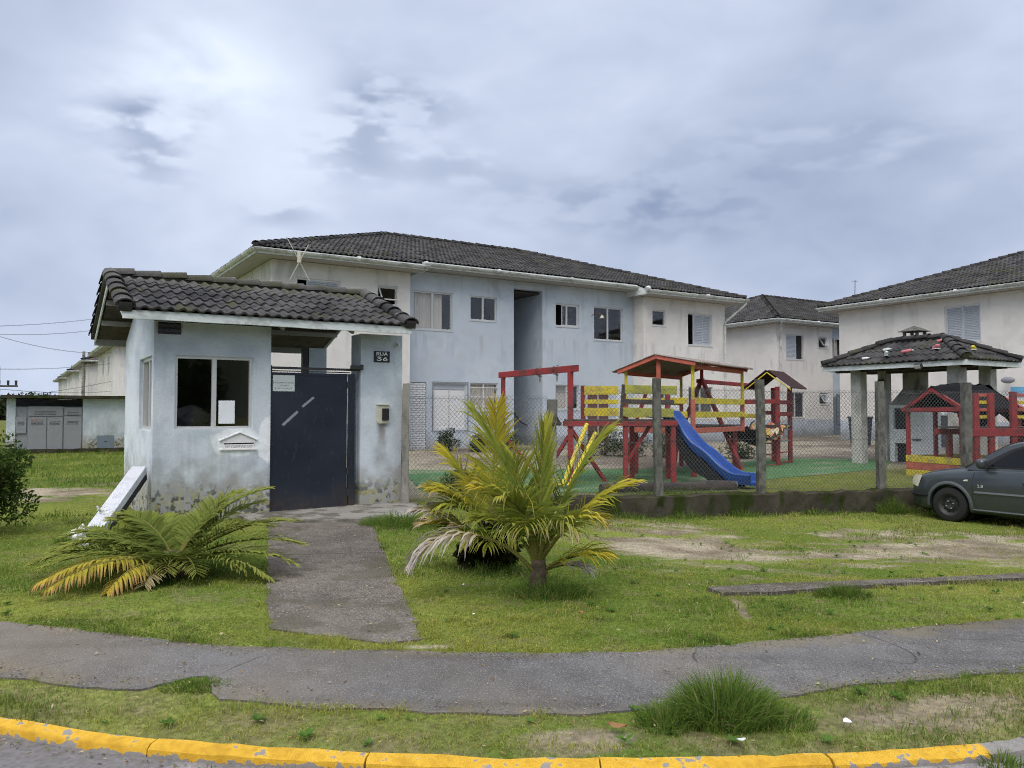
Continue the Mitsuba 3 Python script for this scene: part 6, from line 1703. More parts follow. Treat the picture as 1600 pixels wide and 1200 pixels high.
def leafy(key, label, cat_, X, D, zf, r, h, n, leaf, cols, stem=True, seed=0, grp=None, clumps=14):
    g = np.random.default_rng(seed)
    z0 = float(zf(np.array([X]), np.array([D]))[0]); c0 = W(X, D, z0)
    k = thing(key, label, cat_, grp)
    cc = []
    for _ in range(clumps):
        u = g.normal(size=3); u /= np.linalg.norm(u); cc.append((u * np.array([r, r, h * 0.5]) * g.uniform(0.3, 0.95) + [0, 0, h * 0.55], g.uniform(0.25, 0.5) * r))
    if stem:
        st = []
        for q, rr in cc:
            st.append(tube(np.array([c0 + [0, 0, -0.05], c0 + q * [0.35, 0.35, 0.5], c0 + q]), [0.02, 0.012, 0.004], 5))
        part(k, 'trunk', cat(st), 'mat_trunk', 60)
    V, C = [], []
    per = n // clumps
    for q, rr in cc:
        tone = g.uniform(0.65, 1.2)
        u = g.normal(size=(per, 3)); u /= np.linalg.norm(u, axis=1, keepdims=True)
        p = c0 + q + u * rr * g.uniform(0.3, 1.15, (per, 1)) ** 0.6
        p[:, 2] = np.maximum(p[:, 2], z0 + 0.02)
        a = g.normal(size=(per, 3)) + u * 0.8; a /= np.linalg.norm(a, axis=1, keepdims=True)
        b = np.cross(a, g.normal(size=(per, 3))); b /= np.linalg.norm(b, axis=1, keepdims=True)
        L = leaf * g.uniform(0.6, 1.25, (per, 1))
        V.append(np.stack([p, p + a * L * 0.5 + b * L * 0.26, p + a * L, p + a * L * 0.5 - b * L * 0.26], 1).reshape(-1, 3))
        c = np.array(cols[0]) + (np.array(cols[1]) - np.array(cols[0])) * g.uniform(0, 1, (per, 1)); C.append(np.repeat(c * tone, 4, 0))
    V = np.vstack(V); m = np.arange(len(V) // 4) * 4
    F_ = np.vstack([np.stack([m, m + 1, m + 2], 1), np.stack([m, m + 2, m + 3], 1)])
    part(k, 'crown', trimesh.Trimesh(V, F_, process=False), 'mat_leaf', False, color=np.vstack(C))
    return k


COCO = ((0.17, 0.25, 0.05), (0.46, 0.42, 0.06), (0.40, 0.32, 0.23))
COCO_Y = ((0.30, 0.34, 0.055), (0.62, 0.46, 0.04), (0.46, 0.36, 0.23))
DRY = ((0.36, 0.30, 0.10), (0.46, 0.39, 0.26), (0.54, 0.48, 0.44))
CYC = ((0.15, 0.21, 0.05), (0.36, 0.36, 0.08), (0.42, 0.30, 0.13))
CYC_Y = ((0.34, 0.33, 0.05), (0.58, 0.40, 0.06), (0.50, 0.31, 0.13))
right_az = math.atan2(RY, RX)           # azimuth of "to the camera's right"


def palm(key, label, X, D, specs, trunk_h, trunk_r, kind='coco', crown_z=0.35, seed=1):
    k = thing(key, label, 'palm')
    z0 = float(ground_z(np.array([X]), np.array([D]))[0]); base = W(X, D, z0)
    zs = np.linspace(-0.1, trunk_h, 14)
    tk = tube(base + np.stack([0.02 * np.sin(zs * 9), 0 * zs, zs], -1), trunk_r * (1.15 - 0.25 * zs / trunk_h + 0.09 * (np.arange(14) % 2)), 14)
    part(k, 'trunk', jitter(tk, 0.03, 11, seed), 'mat_trunk', 60)
    for i, (az, el, L, dp, dry, nl, opts) in enumerate(specs):
        a = right_az + math.radians(az)
        col = {0: COCO, 1: COCO_Y, 2: DRY, 3: CYC, 4: CYC_Y}[dry]
        b0 = base + np.array([math.cos(a), math.sin(a), 0]) * trunk_r * 0.35 + [0, 0, trunk_h * (0.62 + 0.3 * (el > 0.9))]
        if kind == 'coco':
            m, c = frond(b0, a, el, L, dp, int(nl * 0.74), opts.get('ll', 0.40), opts.get('w', 0.026), col, opts.get('s0', 0.26), opts.get('lift', 0.25), 0.019, opts.get('tip', 0.14), opts.get('g', 0.55), opts.get('tw', 0.0), opts.get('da', (58, 20)), opts.get('curl', 0.0), seed * 100 + i)
        else:
            m, c = frond(b0, a, el, L, dp, nl, opts.get('ll', 0.20), 0.019, col, 0.10, opts.get('lift', 0.28), 0.014, opts.get('tip', 0.10), opts.get('g', 0.30), opts.get('tw', 0.0), (72, 40), opts.get('curl', 0.0), seed * 100 + i)
        part(k, 'frond', m, 'mat_leaf', False, color=c, label='dry bleached frond hanging low' if dry == 2 else None)
    return k


# azimuth: 0 = to the right, 90 = away from the camera, 180 = left, 270 = towards the camera
palm('coconut_palm', 'young coconut palm with split yellow green fronds in the middle of the lawn', 0.21, 6.72, [
    (165, 1.38, 1.36, 0.55, 0, 54, {}), (60, 1.50, 1.12, 0.10, 0, 44, {'g': 0.1, 'lift': 0.0, 'da': (22, 8), 'll': 0.34}), (22, 1.22, 1.28, 0.50, 0, 50, {'ll': 0.34}), (10, 0.95, 1.02, 0.70, 1, 48, {'g': 0.8, 'll': 0.34}), (350, 0.60, 0.55, 0.8, 1, 36, {'g': 0.8, 'll': 0.3}),
    (200, 1.36, 0.80, 1.15, 1, 50, {'g': 0.6, 'll': 0.44}), (235, 1.36, 0.80, 1.25, 0, 46, {'g': 0.8, 'tip': 0.2, 'll': 0.42}), (258, 1.32, 0.72, 1.8, 0, 44, {'g': 0.9, 'tip': 0.3, 'll': 0.38}), (300, 1.25, 0.72, 1.8, 0, 44, {'g': 0.9, 'tip': 0.35, 'll': 0.36}), (330, 1.2, 0.68, 1.4, 1, 40, {'g': 0.9, 'tip': 0.25, 'll': 0.34}),
    (188, 0.84, 1.12, 1.75, 2, 44, {'g': 1.2, 'tip': 0.6, 's0': 0.48, 'll': 0.34}), (118, 1.30, 0.95, 0.45, 0, 44, {}),
    (20, 0.35, 0.42, 0.9, 2, 22, {'tip': 0.7, 'g': 0.9, 's0': 0.4, 'll': 0.22}), (180, 1.15, 0.62, 1.3, 0, 40, {'g': 0.8, 'll': 0.32})], 0.29, 0.066, seed=3)
palm('coconut_palm', 'yellowing bushy palm growing close behind the coconut palm', -0.22, 7.95, [
    (150, 1.25, 0.95, 0.6, 1, 48, {'ll': 0.34}), (175, 0.98, 0.72, 0.8, 1, 46, {'tip': 0.3, 'll': 0.32}), (190, 0.70, 0.66, 0.9, 1, 42, {'tip': 0.5, 'll': 0.3}), (215, 0.7, 0.5, 1.1, 0, 40, {'ll': 0.3}), (172, 0.75, 0.78, 0.8, 2, 34, {'tip': 0.5, 'g': 0.9, 'll': 0.3}),
    (90, 1.2, 0.7, 0.8, 1, 44, {}), (240, 0.8, 0.5, 1.4, 0, 36, {'g': 0.9, 'll': 0.3}), (270, 0.7, 0.5, 1.3, 0, 36, {'g': 0.9, 'll': 0.3}), (300, 0.8, 0.5, 1.4, 0, 36, {'g': 0.9, 'll': 0.3}), (30, 1.0, 0.7, 0.9, 1, 40, {}), (75, 1.46, 1.28, 0.2, 1, 44, {'g': 0.3, 'll': 0.34}),
    (205, 1.1, 0.62, 1.5, 0, 40, {'g': 0.9, 'll': 0.3}), (200, 1.1, 0.72, 1.0, 1, 40, {'g': 0.7, 'll': 0.32})], 0.36, 0.10, seed=5)
leafy('skirt_bush', 'dark dead skirt of old leaves round the foot of the yellowing palm', 'dead leaves', -0.2, 7.85, ground_z, 0.27, 0.36, 1600, 0.11, ((0.018, 0.022, 0.010), (0.05, 0.05, 0.02)), stem=False, seed=77, clumps=9)
cyc_specs = []
for az, el, L, dp, ty in ((178, 0.42, 1.15, 0.9, 3), (168, 0.55, 1.15, 0.95, 3), (188, 0.30, 1.2, 0.75, 3), (200, 0.28, 1.05, 0.7, 3), (150, 0.75, 0.95, 1.0, 3), (140, 0.55, 0.9, 0.9, 3), (120, 0.8, 0.8, 0.9, 3),
                          (222, 0.30, 1.12, 0.85, 4), (238, 0.28, 1.18, 0.80, 4), (256, 0.25, 0.85, 0.95, 4), (268, 0.2, 0.6, 0.9, 2), (60, 0.95, 0.85, 0.75, 3), (40, 0.85, 0.95, 0.75, 3), (20, 0.60, 1.1, 0.75, 3), (8, 0.42, 1.15, 0.75, 3), (355, 0.28, 1.15, 0.7, 3), (345, 0.22, 1.05, 0.8, 3),
                          (335, 0.30, 0.8, 0.85, 3), (310, 0.45, 0.6, 1.2, 3), (285, 0.55, 0.5, 1.4, 3), (260, 0.5, 0.5, 1.4, 3), (80, 0.8, 0.8, 0.8, 3), (100, 0.7, 0.8, 0.8, 3), (28, 0.95, 1.0, 0.85, 3), (160, 0.95, 0.7, 1.1, 3), (0, 0.75, 0.95, 1.0, 3), (195, 0.62, 0.95, 1.15, 3)):
    cyc_specs.append((az + rng.normal(0, 2), el, L * 1.0, dp, ty, 58, {'tip': 0.45, 'g': 1.3, 'lift': 0.05} if ty == 4 else {'tip': 0.10}))
palm('sago_palm', 'low spreading sago palm with arching fronds left of the path', -3.12, 7.45, cyc_specs, 0.22, 0.13, 'cycad', seed=7)
# white plastic caught on it
pw = thing('plastic_bag', 'crumpled white plastic bag caught between the sago palm and the leaning panel', 'bag')
for dx, dz, r in ((0, 0, 0.07), (0.05, -0.1, 0.05), (0.24, 0.22, 0.045)):
    m = trimesh.creation.icosphere(subdivisions=3, radius=r); m.apply_scale([1.2, 0.6, 0.8]); m.apply_translation(W(-4.62 + dx, 8.6, 0.22 + dz)); part(pw, 'fold', jitter(m, 0.09, 16, int(dz * 100) + 11), 'mat_white', False)


leafy('bush', 'dark green leafy bush cut by the left edge of the lawn', 'bush', -6.55, 9.85, ground_z, 0.62, 1.25, 9000, 0.06, ((0.035, 0.06, 0.018), (0.085, 0.125, 0.03)), seed=11, clumps=26)
for i, (X, D, r, h) in enumerate(((-1.95, 24.9, 0.42, 0.60), (-1.05, 24.6, 0.42, 0.50), (-0.2, 24.2, 0.40, 0.55), (2.6, 22.8, 0.55, 0.75), (3.3, 22.4, 0.55, 0.65), (4.15, 22.0, 0.65, 0.8), (6.2, 21.9, 0.5, 0.5), (-0.9, 14.2, 0.35, 0.35))):
    wh = ('first clipped shrub by the white boarded window', 'second clipped shrub along the block wall', 'third shrub at the stairwell corner', 'dark shrub seen left under the play deck', 'dark shrub in the middle under the play deck', 'large dark shrub seen under the slide', 'low shrub behind the A frame', 'low pale weed clump just inside the wire fence')[i]
    leafy('shrub', wh, 'shrub', X, D, lot_z, r, h, 1500, 0.06, ((0.03, 0.045, 0.02), (0.06, 0.085, 0.03)) if i < 7 else ((0.10, 0.14, 0.04), (0.2, 0.22, 0.06)), seed=20 + i, clumps=10)
# far trees on the horizon at the left
for i, (X, D, r, h) in enumerate(((-90, 150, 4, 3.6), (-104, 160, 4.5, 4.0), (-84, 150, 3.6, 3.2), (-97, 165, 4, 4.2))):
    leafy('far_tree', ('leftmost', 'second', 'third', 'furthest right')[i] + ' of the far dark trees low on the left skyline', 'tree', X, D, lambda a, b: np.zeros(1), r, h, 4000, 0.8, ((0.03, 0.04, 0.02), (0.06, 0.075, 0.03)), seed=50 + i, clumps=20)

# wooded hills and a belt of trees across the street, seen only as reflections in the panes
ha = np.linspace(0, 2 * np.pi, 160); hr_ = np.array([260, 330, 420, 560, 760])
hh = (8 + 42 * meshkit.fbm(np.stack([np.cos(ha) * 2.2, np.sin(ha) * 2.2, ha * 0], -1), 4, 6)) * np.clip(-(np.cos(ha) * FX + np.sin(ha) * FY) * 2.2 - 0.5, 0, 1)
HP = np.stack([np.stack([np.cos(ha) * r, np.sin(ha) * r, hh * k - 3], -1) for r, k in zip(hr_, (0, 0.75, 1.25, 1.6, 0))], 0)
plain('mat_hill', (0.045, 0.055, 0.03), 0.95)
structure('hills', jitter(grid_mesh(HP), 6.0, 0.03, 3), 'mat_hill', 'wooded hills across the street behind the viewer', smooth=True)
gq = np.random.default_rng(5); VB, CB = [], []
for i in range(26):
    cx, cd, rr = -34 + i * 2.7 + gq.normal(0, 0.8), -24 - gq.uniform(0, 8), gq.uniform(1.6, 3.0)
    n = 500; u = gq.normal(size=(n, 3)); u /= np.linalg.norm(u, axis=1, keepdims=True)
    p = W(cx, cd, rr * 1.0 + 0.6) + u * rr * gq.uniform(0.4, 1, (n, 1)) * [1, 1, 1.1]
    a = gq.normal(size=(n, 3)); b = gq.normal(size=(n, 3)); L = 0.45
    VB.append(np.stack([p, p + a * L * 0.5 + b * 0.2, p + a * L, p + a * L * 0.5 - b * 0.2], 1).reshape(-1, 3)); CB.append(np.repeat(np.array((0.05, 0.07, 0.025)) * gq.uniform(0.5, 1.4, (n, 1)), 4, 0))
VT, CT = [], []
for i in range(70):
    cx, cd, rr = -420 + i * 4.6 + gq.normal(0, 2), 205 + gq.uniform(-15, 25), gq.uniform(3.0, 5.0)
    if cx > -118: continue
    n = 260; u = gq.normal(size=(n, 3)); u /= np.linalg.norm(u, axis=1, keepdims=True)
    p = W(cx, cd, rr * 0.75) + u * rr * gq.uniform(0.4, 1, (n, 1)) * [1.2, 1.2, 0.8]
    a = gq.normal(size=(n, 3)); b = gq.normal(size=(n, 3)); L = 1.0
    VT.append(np.stack([p, p + a * L * 0.5 + b * 0.45, p + a * L, p + a * L * 0.5 - b * 0.45], 1).reshape(-1, 3)); CT.append(np.repeat(np.array((0.05, 0.07, 0.03)) * gq.uniform(0.5, 1.3, (n, 1)), 4, 0))
VT = np.vstack(VT); m = np.arange(len(VT) // 4) * 4
single('treeline', trimesh.Trimesh(VT, np.vstack([np.stack([m, m + 1, m + 2], 1), np.stack([m, m + 2, m + 3], 1)]), process=False), 'mat_leaf', 'distant dark treeline on the flat horizon far left', 'trees', kind='stuff', color=np.vstack(CT))
VB = np.vstack(VB); m = np.arange(len(VB) // 4) * 4
single('tree_belt', trimesh.Trimesh(VB, np.vstack([np.stack([m, m + 1, m + 2], 1), np.stack([m, m + 2, m + 3], 1)]), process=False), 'mat_leaf', 'belt of dark trees across the street behind the viewer', 'trees', kind='stuff', color=np.vstack(CB))

# ------------------------------------------------------------------ utility poles and wires far left
def upole(X, D, h, label):
    k = thing('utility_pole', label, 'utility pole'); b = W(X, D, -0.1)
    part(k, 'pole', tube([b, b + [0, 0, h]], [0.17, 0.12], 10), 'mat_concrete')
    part(k, 'crossarm', bar(b + [-0.2, 0.2, h - 1.0], b + [0.9 * RX + 0.1, 0.9 * RY, h - 1.0], 0.09), 'mat_timber')
    for o in (0.1, 0.55, 0.95):
        part(k, 'insulator', tube([b + [RX * o, RY * o, h - 0.95], b + [RX * o, RY * o, h - 0.72]], [0.05, 0.06], 8), 'mat_dark_metal')
    return b
upA = upole(-25.95, 40.3, 3.95, 'concrete utility pole at the far left edge of the view'); upB = upole(-37.0, 69.0, 6.9, 'distant utility pole rising behind the roofs left of the gatehouse')
for i, (za, zb_, sag) in enumerate(((5.95, 10.4, 0.25), (5.55, 9.7, 0.45), (5.5, 7.2, 0.7), (3.75, 6.4, 0.3), (2.2, 5.1, 0.2), (2.75, 3.9, 0.35))):
    s = np.linspace(0, 1, 24)
    A, B = W(-26.6, 41.0, za), W(-27.0, 60.0, zb_ * 0.9)
    P = A + (B - A) * s[:, None]; P[:, 2] -= sag * 4 * s * (1 - s)
    single('overhead_wire', tube(P, 0.012, 4), 'mat_dark_metal', ('topmost', 'second from the top', 'third from the top', 'fourth from the top', 'lowest', 'fifth from the top')[i] + ' of the overhead wires left of the gatehouse roof', 'wire', 'overhead wires at the far left')

# ------------------------------------------------------------------ small things on the ground
def leaf_litter(X, D, ang, L, mat, label, cat_='leaf'):
    z = float(ground_z(np.array([X]), np.array([D]))[0]) + 0.035
    u = np.linspace(-1, 1, 9); w = 0.32 * (1 - u ** 2) ** 0.7
    P = np.stack([np.stack([u * L / 2, s * w * L, 0.25 * L * (u ** 2) * 0.5 + 0.1 * L * abs(s)], -1) for s in (-1, 0, 1)], 0)
    c, s = math.cos(ang), math.sin(ang); Q = P.copy(); Q[..., 0] = P[..., 0] * c - P[..., 1] * s; Q[..., 1] = P[..., 0] * s + P[..., 1] * c
    single('dry_leaf' if cat_ == 'leaf' else 'litter_scrap', grid_mesh(Q + W(X, D, z)), mat, label, cat_, smooth=True)
leaf_litter(0.50, 3.86, 2.2, 0.095, 'mat_leaf_dry', 'large brown dry leaf on the verge left of the tall grass tuft')
leaf_litter(-0.24, 3.42, 0.3, 0.07, 'mat_leaf_dry', 'small brown leaf in the gutter below the yellow kerb')
leaf_litter(1.62, 3.92, 0.9, 0.06, 'mat_paper', 'white scrap of litter on the bare verge right of the tall grass', 'litter')
leaf_litter(1.05, 3.72, -0.4, 0.045, 'mat_plate', 'pale scrap of litter in front of the tall grass', 'litter')
leaf_litter(0.5, 5.9, 0.5, 0.06, 'mat_leaf_dry', 'dry leaf lying on the lawn in front of the coconut palm')
leaf_litter(-0.42, 6.9, 0.5, 0.035, 'mat_paper', 'white scrap on the lawn beside the path, nearer the palms', 'litter')
leaf_litter(-0.28, 5.85, 0.5, 0.03, 'mat_paper', 'white scrap on the lawn near the pavement end of the path', 'litter')
leaf_litter(0.95, 12.1, 0.5, 0.10, 'mat_paper', 'white scrap of litter at the foot of the mossy wall', 'litter')
leaf_litter(1.45, 12.0, 0.1, 0.10, 'mat_pink', 'pink scrap of litter on the sand by the mossy wall', 'litter')
leaf_litter(-1.5, 12.0, 0.1, 0.07, 'mat_paper', 'white scrap of litter by the gate pillar foot', 'litter')

# ------------------------------------------------------------------ grass


def blades(X, D, Z, h, w, lean, cols, seed):
    g = np.random.default_rng(seed); n = len(X)
    az = g.uniform(0, 2 * np.pi, n); la = g.uniform(0, 2 * np.pi, n)
    B = np.stack([X * RX + D * FX, X * RY + D * FY, Z], -1)
    sd = np.stack([np.cos(az), np.sin(az), 0 * az], -1); ln = np.stack([np.cos(la), np.sin(la), 0 * la], -1) * lean[:, None]
    up = np.array([0, 0, 1.0])
    p1 = B + (up * 0.62 + ln * 0.30) * h[:, None]; p2 = B + (up * (0.98 - 0.35 * np.minimum(lean, 1.4)[:, None] ** 2 * 0.6) + ln) * h[:, None]
    V = np.stack([B - sd * w[:, None] / 2, B + sd * w[:, None] / 2, p1 - sd * w[:, None] * 0.4, p1 + sd * w[:, None] * 0.4, p2], 1).reshape(-1, 3)
    k = np.arange(n) * 5
    Fc = np.vstack([np.stack([k, k + 1, k + 2], 1), np.stack([k + 1, k + 3, k + 2], 1), np.stack([k + 2, k + 3, k + 4], 1)])
    return V, Fc, np.repeat(cols, 5, 0)


hard = shapely.union_all([Polygon(p.buffer(-0.035).exterior) for p in (_pside, _ppath, _pstrip)] + [APRON])
house = Polygon([XD(1.63, 11.84), XD(5.35, 11.84), XD(5.35, 15.0), XD(1.63, 15.0)])
GRASS_V, GRASS_F, GRASS_C, off_ = [], [], [], 0


def XD_inv_x(X, D): return X * RX + D * FX


def sow(x0, x1, d0, d1, dens, hm, wm, seed, keep=None):
    global off_
    g = np.random.default_rng(seed)
    n = int((x1 - x0) * (d1 - d0) * dens)
    X, D = g.uniform(x0, x1, n), g.uniform(d0, d1, n)
    ok = (np.abs(X) < 0.70 * D + 1.2) & (D > kerb_d(X) + 0.0)
    ok &= (D < fence_d(X) - 0.14) if keep is None else (XD_inv_x(X, D) < 4.6)
    X, D = X[ok], D[ok]
    ok = ~shapely.contains_xy(hard, X, D) & ~shapely.contains_xy(house, X, D)
    X, D = X[ok], D[ok]
    b = bare_np(X, D)
    patch = meshkit.fbm(np.stack([X * 1.1, D * 1.1, X * 0], -1), 4, 91); fine = meshkit.fbm(np.stack([X * 5, D * 5, X * 0], -1), 3, 17)
    verge = S(0.75, 0.2, D - kerb_d(X))                  # scruffy strip between pavement and kerb
    ok = g.uniform(size=len(X)) < (1 - 0.93 * b) * (0.35 + 1.1 * S(0.25, 0.55, patch)) * (1 - 0.45 * verge * S(0.35, 0.6, fine) * S(0.05, 0.16, D - kerb_d(X))) * (1 + 0.8 * S(0.16, 0.05, D - kerb_d(X)))
    X, D, b, patch, fine, verge = X[ok], D[ok], b[ok], patch[ok], fine[ok], verge[ok]
    lush = S(0.50, 0.72, meshkit.fbm(np.stack([X * 0.8 + 9, D * 0.8, X * 0], -1), 3, 41))
    # longer round trunks, walls and hard edges
    near = np.zeros_like(X)
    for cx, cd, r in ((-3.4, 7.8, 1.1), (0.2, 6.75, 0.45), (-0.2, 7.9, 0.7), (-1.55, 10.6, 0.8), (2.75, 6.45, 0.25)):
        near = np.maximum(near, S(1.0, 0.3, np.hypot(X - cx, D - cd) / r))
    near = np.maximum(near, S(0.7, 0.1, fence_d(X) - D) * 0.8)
    h = hm * g.uniform(0.5, 1.4, len(X)) * (0.75 + 0.5 * lush + 1.5 * near * g.uniform(0.2, 1, len(X)))
    clump = S(0.60, 0.72, meshkit.fbm(np.stack([X * 7 + 3, D * 7, X * 0], -1), 2, 63))
    h = h * (0.85 + 1.1 * clump)
    w = wm * g.uniform(0.6, 1.3, len(X)); lean = g.uniform(0.1, 1.3, len(X))
    Z = ground_z(X, D) - 0.004
    green, yel, dry = np.array((0.185, 0.26, 0.048)), np.array((0.38, 0.385, 0.085)), np.array((0.44, 0.36, 0.19))
    deep = np.array((0.085, 0.155, 0.03))
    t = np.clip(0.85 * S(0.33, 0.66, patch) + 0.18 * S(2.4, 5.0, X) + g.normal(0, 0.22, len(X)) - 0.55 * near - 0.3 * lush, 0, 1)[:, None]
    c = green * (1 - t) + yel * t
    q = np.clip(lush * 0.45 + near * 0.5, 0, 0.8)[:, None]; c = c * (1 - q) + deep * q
    dr_ = ((g.uniform(size=len(X)) < 0.10 + 0.28 * b + 0.28 * verge * S(0.3, 0.6, fine) + 0.12 * S(2.6, 5.0, X))[:, None]).astype(float); c = c * (1 - dr_ * 0.8) + dry * dr_ * 0.8
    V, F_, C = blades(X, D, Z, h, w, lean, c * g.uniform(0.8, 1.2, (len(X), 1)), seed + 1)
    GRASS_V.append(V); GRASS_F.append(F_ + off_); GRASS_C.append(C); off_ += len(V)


sow(-4.2, 4.2, 3.6, 5.9, 7500, 0.027, 0.0042, 101)
sow(-6.0, 6.0, 5.0, 8.0, 3800, 0.031, 0.0052, 103)
sow(-8.5, 8.8, 8.0, 11.5, 1700, 0.027, 0.0065, 105)
sow(-10.5, 10.0, 11.5, 15.5, 900, 0.034, 0.009, 107)
sow(-22, -4, 15.5, 33.5, 240, 0.040, 0.012, 109, keep=1)
single('lawn_grass', trimesh.Trimesh(np.vstack(GRASS_V), np.vstack(GRASS_F), process=False), 'mat_grass', 'short patchy lawn grass with dry and lush spots', 'grass', kind='stuff', color=np.clip(np.vstack(GRASS_C), 0.01, 0.9))


def tuft(label, cx, cd, r, h, n, seed, zf=ground_z, tone=1.0, stems=0):
    g = np.random.default_rng(seed)
    a, q = g.uniform(0, 2 * np.pi, n), np.sqrt(g.uniform(0, 1, n))
    X, D = cx + r[0] * q * np.cos(a), cd + r[1] * q * np.sin(a)
    Z = zf(X, D) - 0.005
    hh = h * (1 - 0.55 * q ** 1.5) * g.uniform(0.5, 1.15, n); la = np.arctan2((D - cd) / r[1], (X - cx) / r[0]) + g.normal(0, 0.7, n)
    lean = (0.15 + 0.55 * q) * g.uniform(0.4, 1.5, n)
    B = np.stack([X * RX + D * FX, X * RY + D * FY, Z], -1)
    lx = np.cos(la), np.sin(la); ln = np.stack([lx[0] * RX + lx[1] * FX, lx[0] * RY + lx[1] * FY, 0 * la], -1)
    az = g.uniform(0, np.pi, n); sd = np.stack([np.cos(az), np.sin(az), 0 * az], -1)
    w = g.uniform(0.003, 0.007, n)
    V = []
    for i, (u, k) in enumerate(((0, 0.8), (0.3, 1.0), (0.6, 0.85), (0.85, 0.5), (1.0, 0.05))):
        p = B + np.array([0, 0, 1.0]) * (hh * (u - 0.42 * lean * u ** 3))[:, None] + ln * (hh * lean * u ** 2)[:, None]
        V += [p - sd * (w * k)[:, None] / 2, p + sd * (w * k)[:, None] / 2]
    V = np.stack(V, 1).reshape(-1, 3)
    k = np.arange(n) * 10
    Fc = np.vstack([np.vstack([np.stack([k + 2 * i, k + 2 * i + 1, k + 2 * i + 2], 1), np.stack([k + 2 * i + 1, k + 2 * i + 3, k + 2 * i + 2], 1)]) for i in range(4)])
    c = np.array((0.075, 0.15, 0.03)) + (np.array((0.19, 0.27, 0.05)) - np.array((0.075, 0.15, 0.03))) * g.uniform(0, 1, (n, 1))
    dry = g.uniform(size=n) < 0.06; c[dry] = (0.34, 0.28, 0.13)
    C = np.repeat(c * tone, 10, 0)
    k_ = thing('grass_tuft', label, 'grass')
    part(k_, 'blades', trimesh.Trimesh(V, Fc, process=False), 'mat_grass', False, color=np.clip(C, 0.01, 0.9), kind='stuff')
    if stems:
        st = []
        for _ in range(stems):
            x, d = cx + g.uniform(-1, 1) * r[0] * 0.8, cd + g.uniform(-0.6, 0.6) * r[1]; b = W(x, d, float(zf(np.array([x]), np.array([d]))[0])); tip = b + [g.normal(0, 0.05), g.normal(0, 0.05), h * g.uniform(1.0, 1.35)]
            st.append(tube(np.array([b, (b + tip) / 2 + [0.01, 0, 0], tip]), [0.0018, 0.0014, 0.001], 4))
        part(k_, 'seed_stalk', cat(st), 'mat_fibre', 60)


tuft('big tuft of long green grass on the verge before the yellow kerb', 1.06, 4.03, (0.25, 0.18), 0.29, 2200, 201, stems=3)
tuft('smaller long grass clump at the left foot of the big tuft', 0.76, 3.97, (0.16, 0.13), 0.16, 520, 202)
tuft('low grass spilling at the right foot of the big tuft', 1.32, 4.0, (0.18, 0.14), 0.12, 450, 203)
tuft('low grass spilling into the notch of the pavement edge at the left', -1.75, 4.50, (0.22, 0.12), 0.055, 900, 204)
tuft('grass growing through the broken concrete strip', 2.75, 6.72, (0.24, 0.14), 0.16, 700, 205, tone=0.8)
tuft('long grass beside the top right corner of the path', -1.5, 10.75, (0.55, 0.35), 0.24, 1400, 207)
tuft('long grass round the low end of the leaning panel', XD(0.85, 10.5)[0], XD(0.85, 10.5)[1], (0.45, 0.3), 0.26, 900, 208)
tuft('grass round the foot of the coconut palm', 0.3, 6.62, (0.36, 0.22), 0.20, 1000, 209)
tuft('grass hiding the base of the sago palm', -3.35, 7.5, (0.7, 0.4), 0.16, 1600, 211, tone=0.75)
tuft('grass fringe along the mossy wall by the log', 2.9, 13.85, (1.1, 0.12), 0.18, 700, 213, lot_z)
tuft('weeds at the foot of the fence post by the car', 6.6, 13.95, (0.25, 0.22), 0.38, 600, 215, ground_z, 0.8)
tuft('weeds growing in the kerb joint at the left', -1.33, 3.52, (0.10, 0.05), 0.08, 140, 217, lambda a, b: 0 * a - 0.09)
tuft('weeds growing at the grey end of the kerb on the right', 2.2, 3.66, (0.10, 0.06), 0.09, 140, 219, lambda a, b: 0 * a - 0.085)
for i, (X, w_) in enumerate(((1.9, 'left of the cracked dark post'), (2.9, 'just right of the slide end'), (3.9, 'left of the second dark post'), (5.2, 'midway between the second and third dark posts'), (6.9, 'beside the front of the car'))):
    tuft(f'weeds under the mossy wall {w_}', X, float(fence_d(X)) - 0.25, (0.35, 0.12), 0.18, 260, 300 + i)

# ------------------------------------------------------------------ scattered dead leaf bits, straw and low weeds
gs = np.random.default_rng(404)


def scatter(n, pick, size, cols, seed, lift):
    g = np.random.default_rng(seed)
    X, D = pick(g, n)
    ok = (D > kerb_d(X) - 0.5) & ~shapely.contains_xy(house, X, D); X, D = X[ok], D[ok]; n = len(X)
    Z = np.where(D > kerb_d(X) - 0.02, ground_z(X, D) + 0.016, -0.084) + lift * g.uniform(0.3, 1, n)
    B = np.stack([X * RX + D * FX, X * RY + D * FY, Z], -1)
    a = g.uniform(0, 2 * np.pi, n); L = size * g.uniform(0.4, 1.3, n); w = L * g.uniform(0.12, 0.5, n)
    u = np.stack([np.cos(a), np.sin(a), g.normal(0, 0.25, n)], -1) * L[:, None]; v = np.stack([-np.sin(a), np.cos(a), g.normal(0, 0.3, n)], -1) * w[:, None]
    V = np.stack([B - u / 2, B + v / 2 + [0, 0, 0.003], B + u / 2, B - v / 2], 1).reshape(-1, 3)
    k = np.arange(n) * 4
    c = np.array(cols)[g.integers(0, len(cols), n)] * g.uniform(0.7, 1.2, (n, 1))
    return trimesh.Trimesh(V, np.vstack([np.stack([k, k + 1, k + 2], 1), np.stack([k, k + 2, k + 3], 1)]), process=False), np.repeat(c, 4, 0)


def pick_all(g, n):
    X, D = g.uniform(-4.5, 4.5, n), 3.45 + g.uniform(0, 1, n) ** 1.5 * 7.5
    return X, D


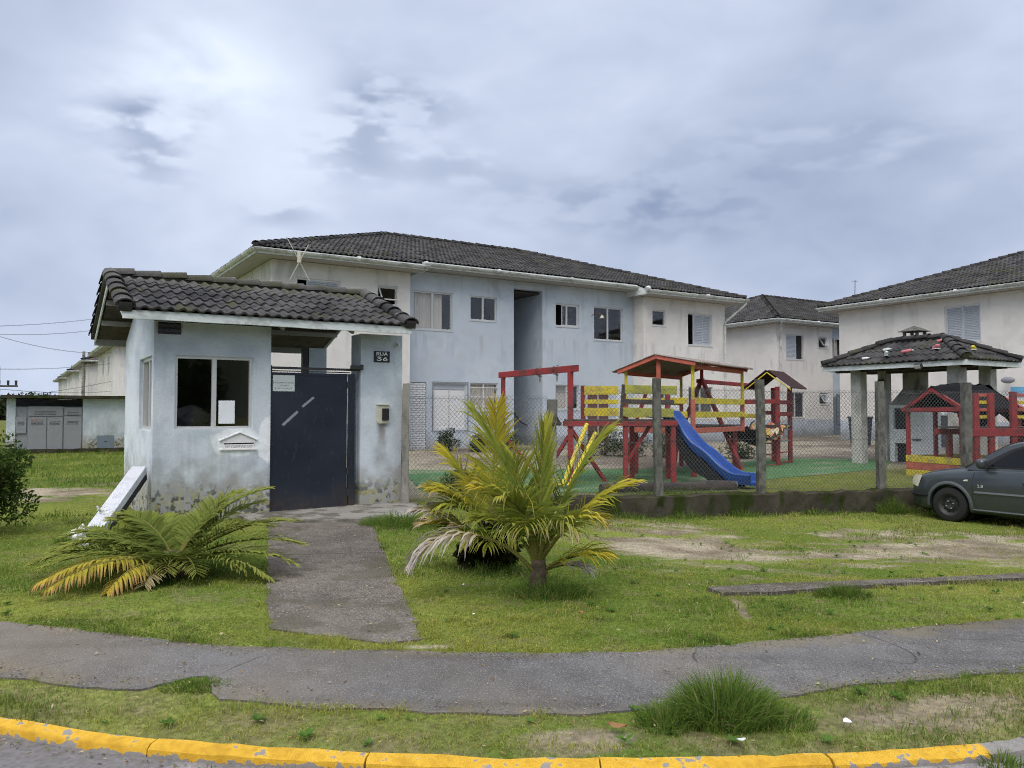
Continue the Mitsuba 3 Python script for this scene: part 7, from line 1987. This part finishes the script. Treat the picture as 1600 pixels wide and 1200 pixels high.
def pick_edges(g, n):
    X = g.uniform(-3.4, 3.4, n); which = g.integers(0, 3, n)
    inner, outer = np.interp(X, [-3.67, -2.78, -1.8, -1.21, 0, 0.8, 1.67, 2.65, 3.73], [5.8, 5.5, 5.17, 5.09, 5.01, 5.03, 5.27, 5.58, 5.88]), np.interp(X, [-2.95, -2.38, -1.9, -1.6, -0.99, 0, 0.6, 1.5, 2.14, 3.0], [4.66, 4.5, 4.55, 4.4, 4.18, 4.08, 4.15, 4.32, 4.52, 4.74])
    D = np.where(which == 0, inner - np.abs(g.normal(0, 0.07, n)), np.where(which == 1, outer + np.abs(g.normal(0, 0.08, n)), kerb_d(X) - 0.11 - np.abs(g.normal(0, 0.06, n))))
    return X, D


m1, c1 = scatter(1500, pick_all, 0.026, ((0.25, 0.15, 0.07), (0.36, 0.29, 0.16), (0.42, 0.36, 0.22), (0.14, 0.09, 0.05)), 1, 0.012)
m2, c2 = scatter(1700, pick_edges, 0.020, ((0.22, 0.15, 0.08), (0.40, 0.33, 0.19), (0.15, 0.20, 0.05), (0.12, 0.08, 0.05)), 2, 0.004)
single('leaf_litter', cat([m1, m2]), 'mat_rag', 'scattered straw and dead leaf bits on lawn and pavement edges', 'litter', kind='stuff', color=np.vstack([c1, c2]))
WV, WF, WC, wo = [], [], [], 0
for i in range(420):
    X, D = gs.uniform(-4.5, 5.5), 3.75 + gs.uniform(0, 1) ** 1.3 * 8
    if D < kerb_d(X) + 0.05 or abs(X) > 0.68 * D or shapely.contains_xy(hard, X, D) or shapely.contains_xy(house, X, D): continue
    if meshkit.noise(np.array([[X * 1.1, D * 1.1, 0.5]]), 9)[0] < 0.42: continue
    b = W(X, D, float(ground_z(np.array([X]), np.array([D]))[0]) + 0.008); r = gs.uniform(0.018, 0.05); nl = gs.integers(5, 10); tone = gs.uniform(0.7, 1.25)
    for k in range(nl):
        a = 2 * np.pi * k / nl + gs.normal(0, 0.25); u = np.array([math.cos(a), math.sin(a), gs.uniform(0.25, 0.9)]) * r; v = np.array([-math.sin(a), math.cos(a), 0]) * r * 0.30
        WV.append(np.array([b, b + u * 0.55 + v, b + u * [1, 1, 0.8], b + u * 0.55 - v])); WF += [[wo, wo + 1, wo + 2], [wo, wo + 2, wo + 3]]; wo += 4
        WC.append(np.tile(np.array((0.10, 0.19, 0.04)) * tone, (4, 1)))
single('lawn_weeds', trimesh.Trimesh(np.vstack(WV), np.array(WF), process=False), 'mat_grass', 'low broad leaved weeds dotted through the lawn', 'weeds', kind='stuff', color=np.vstack(WC))
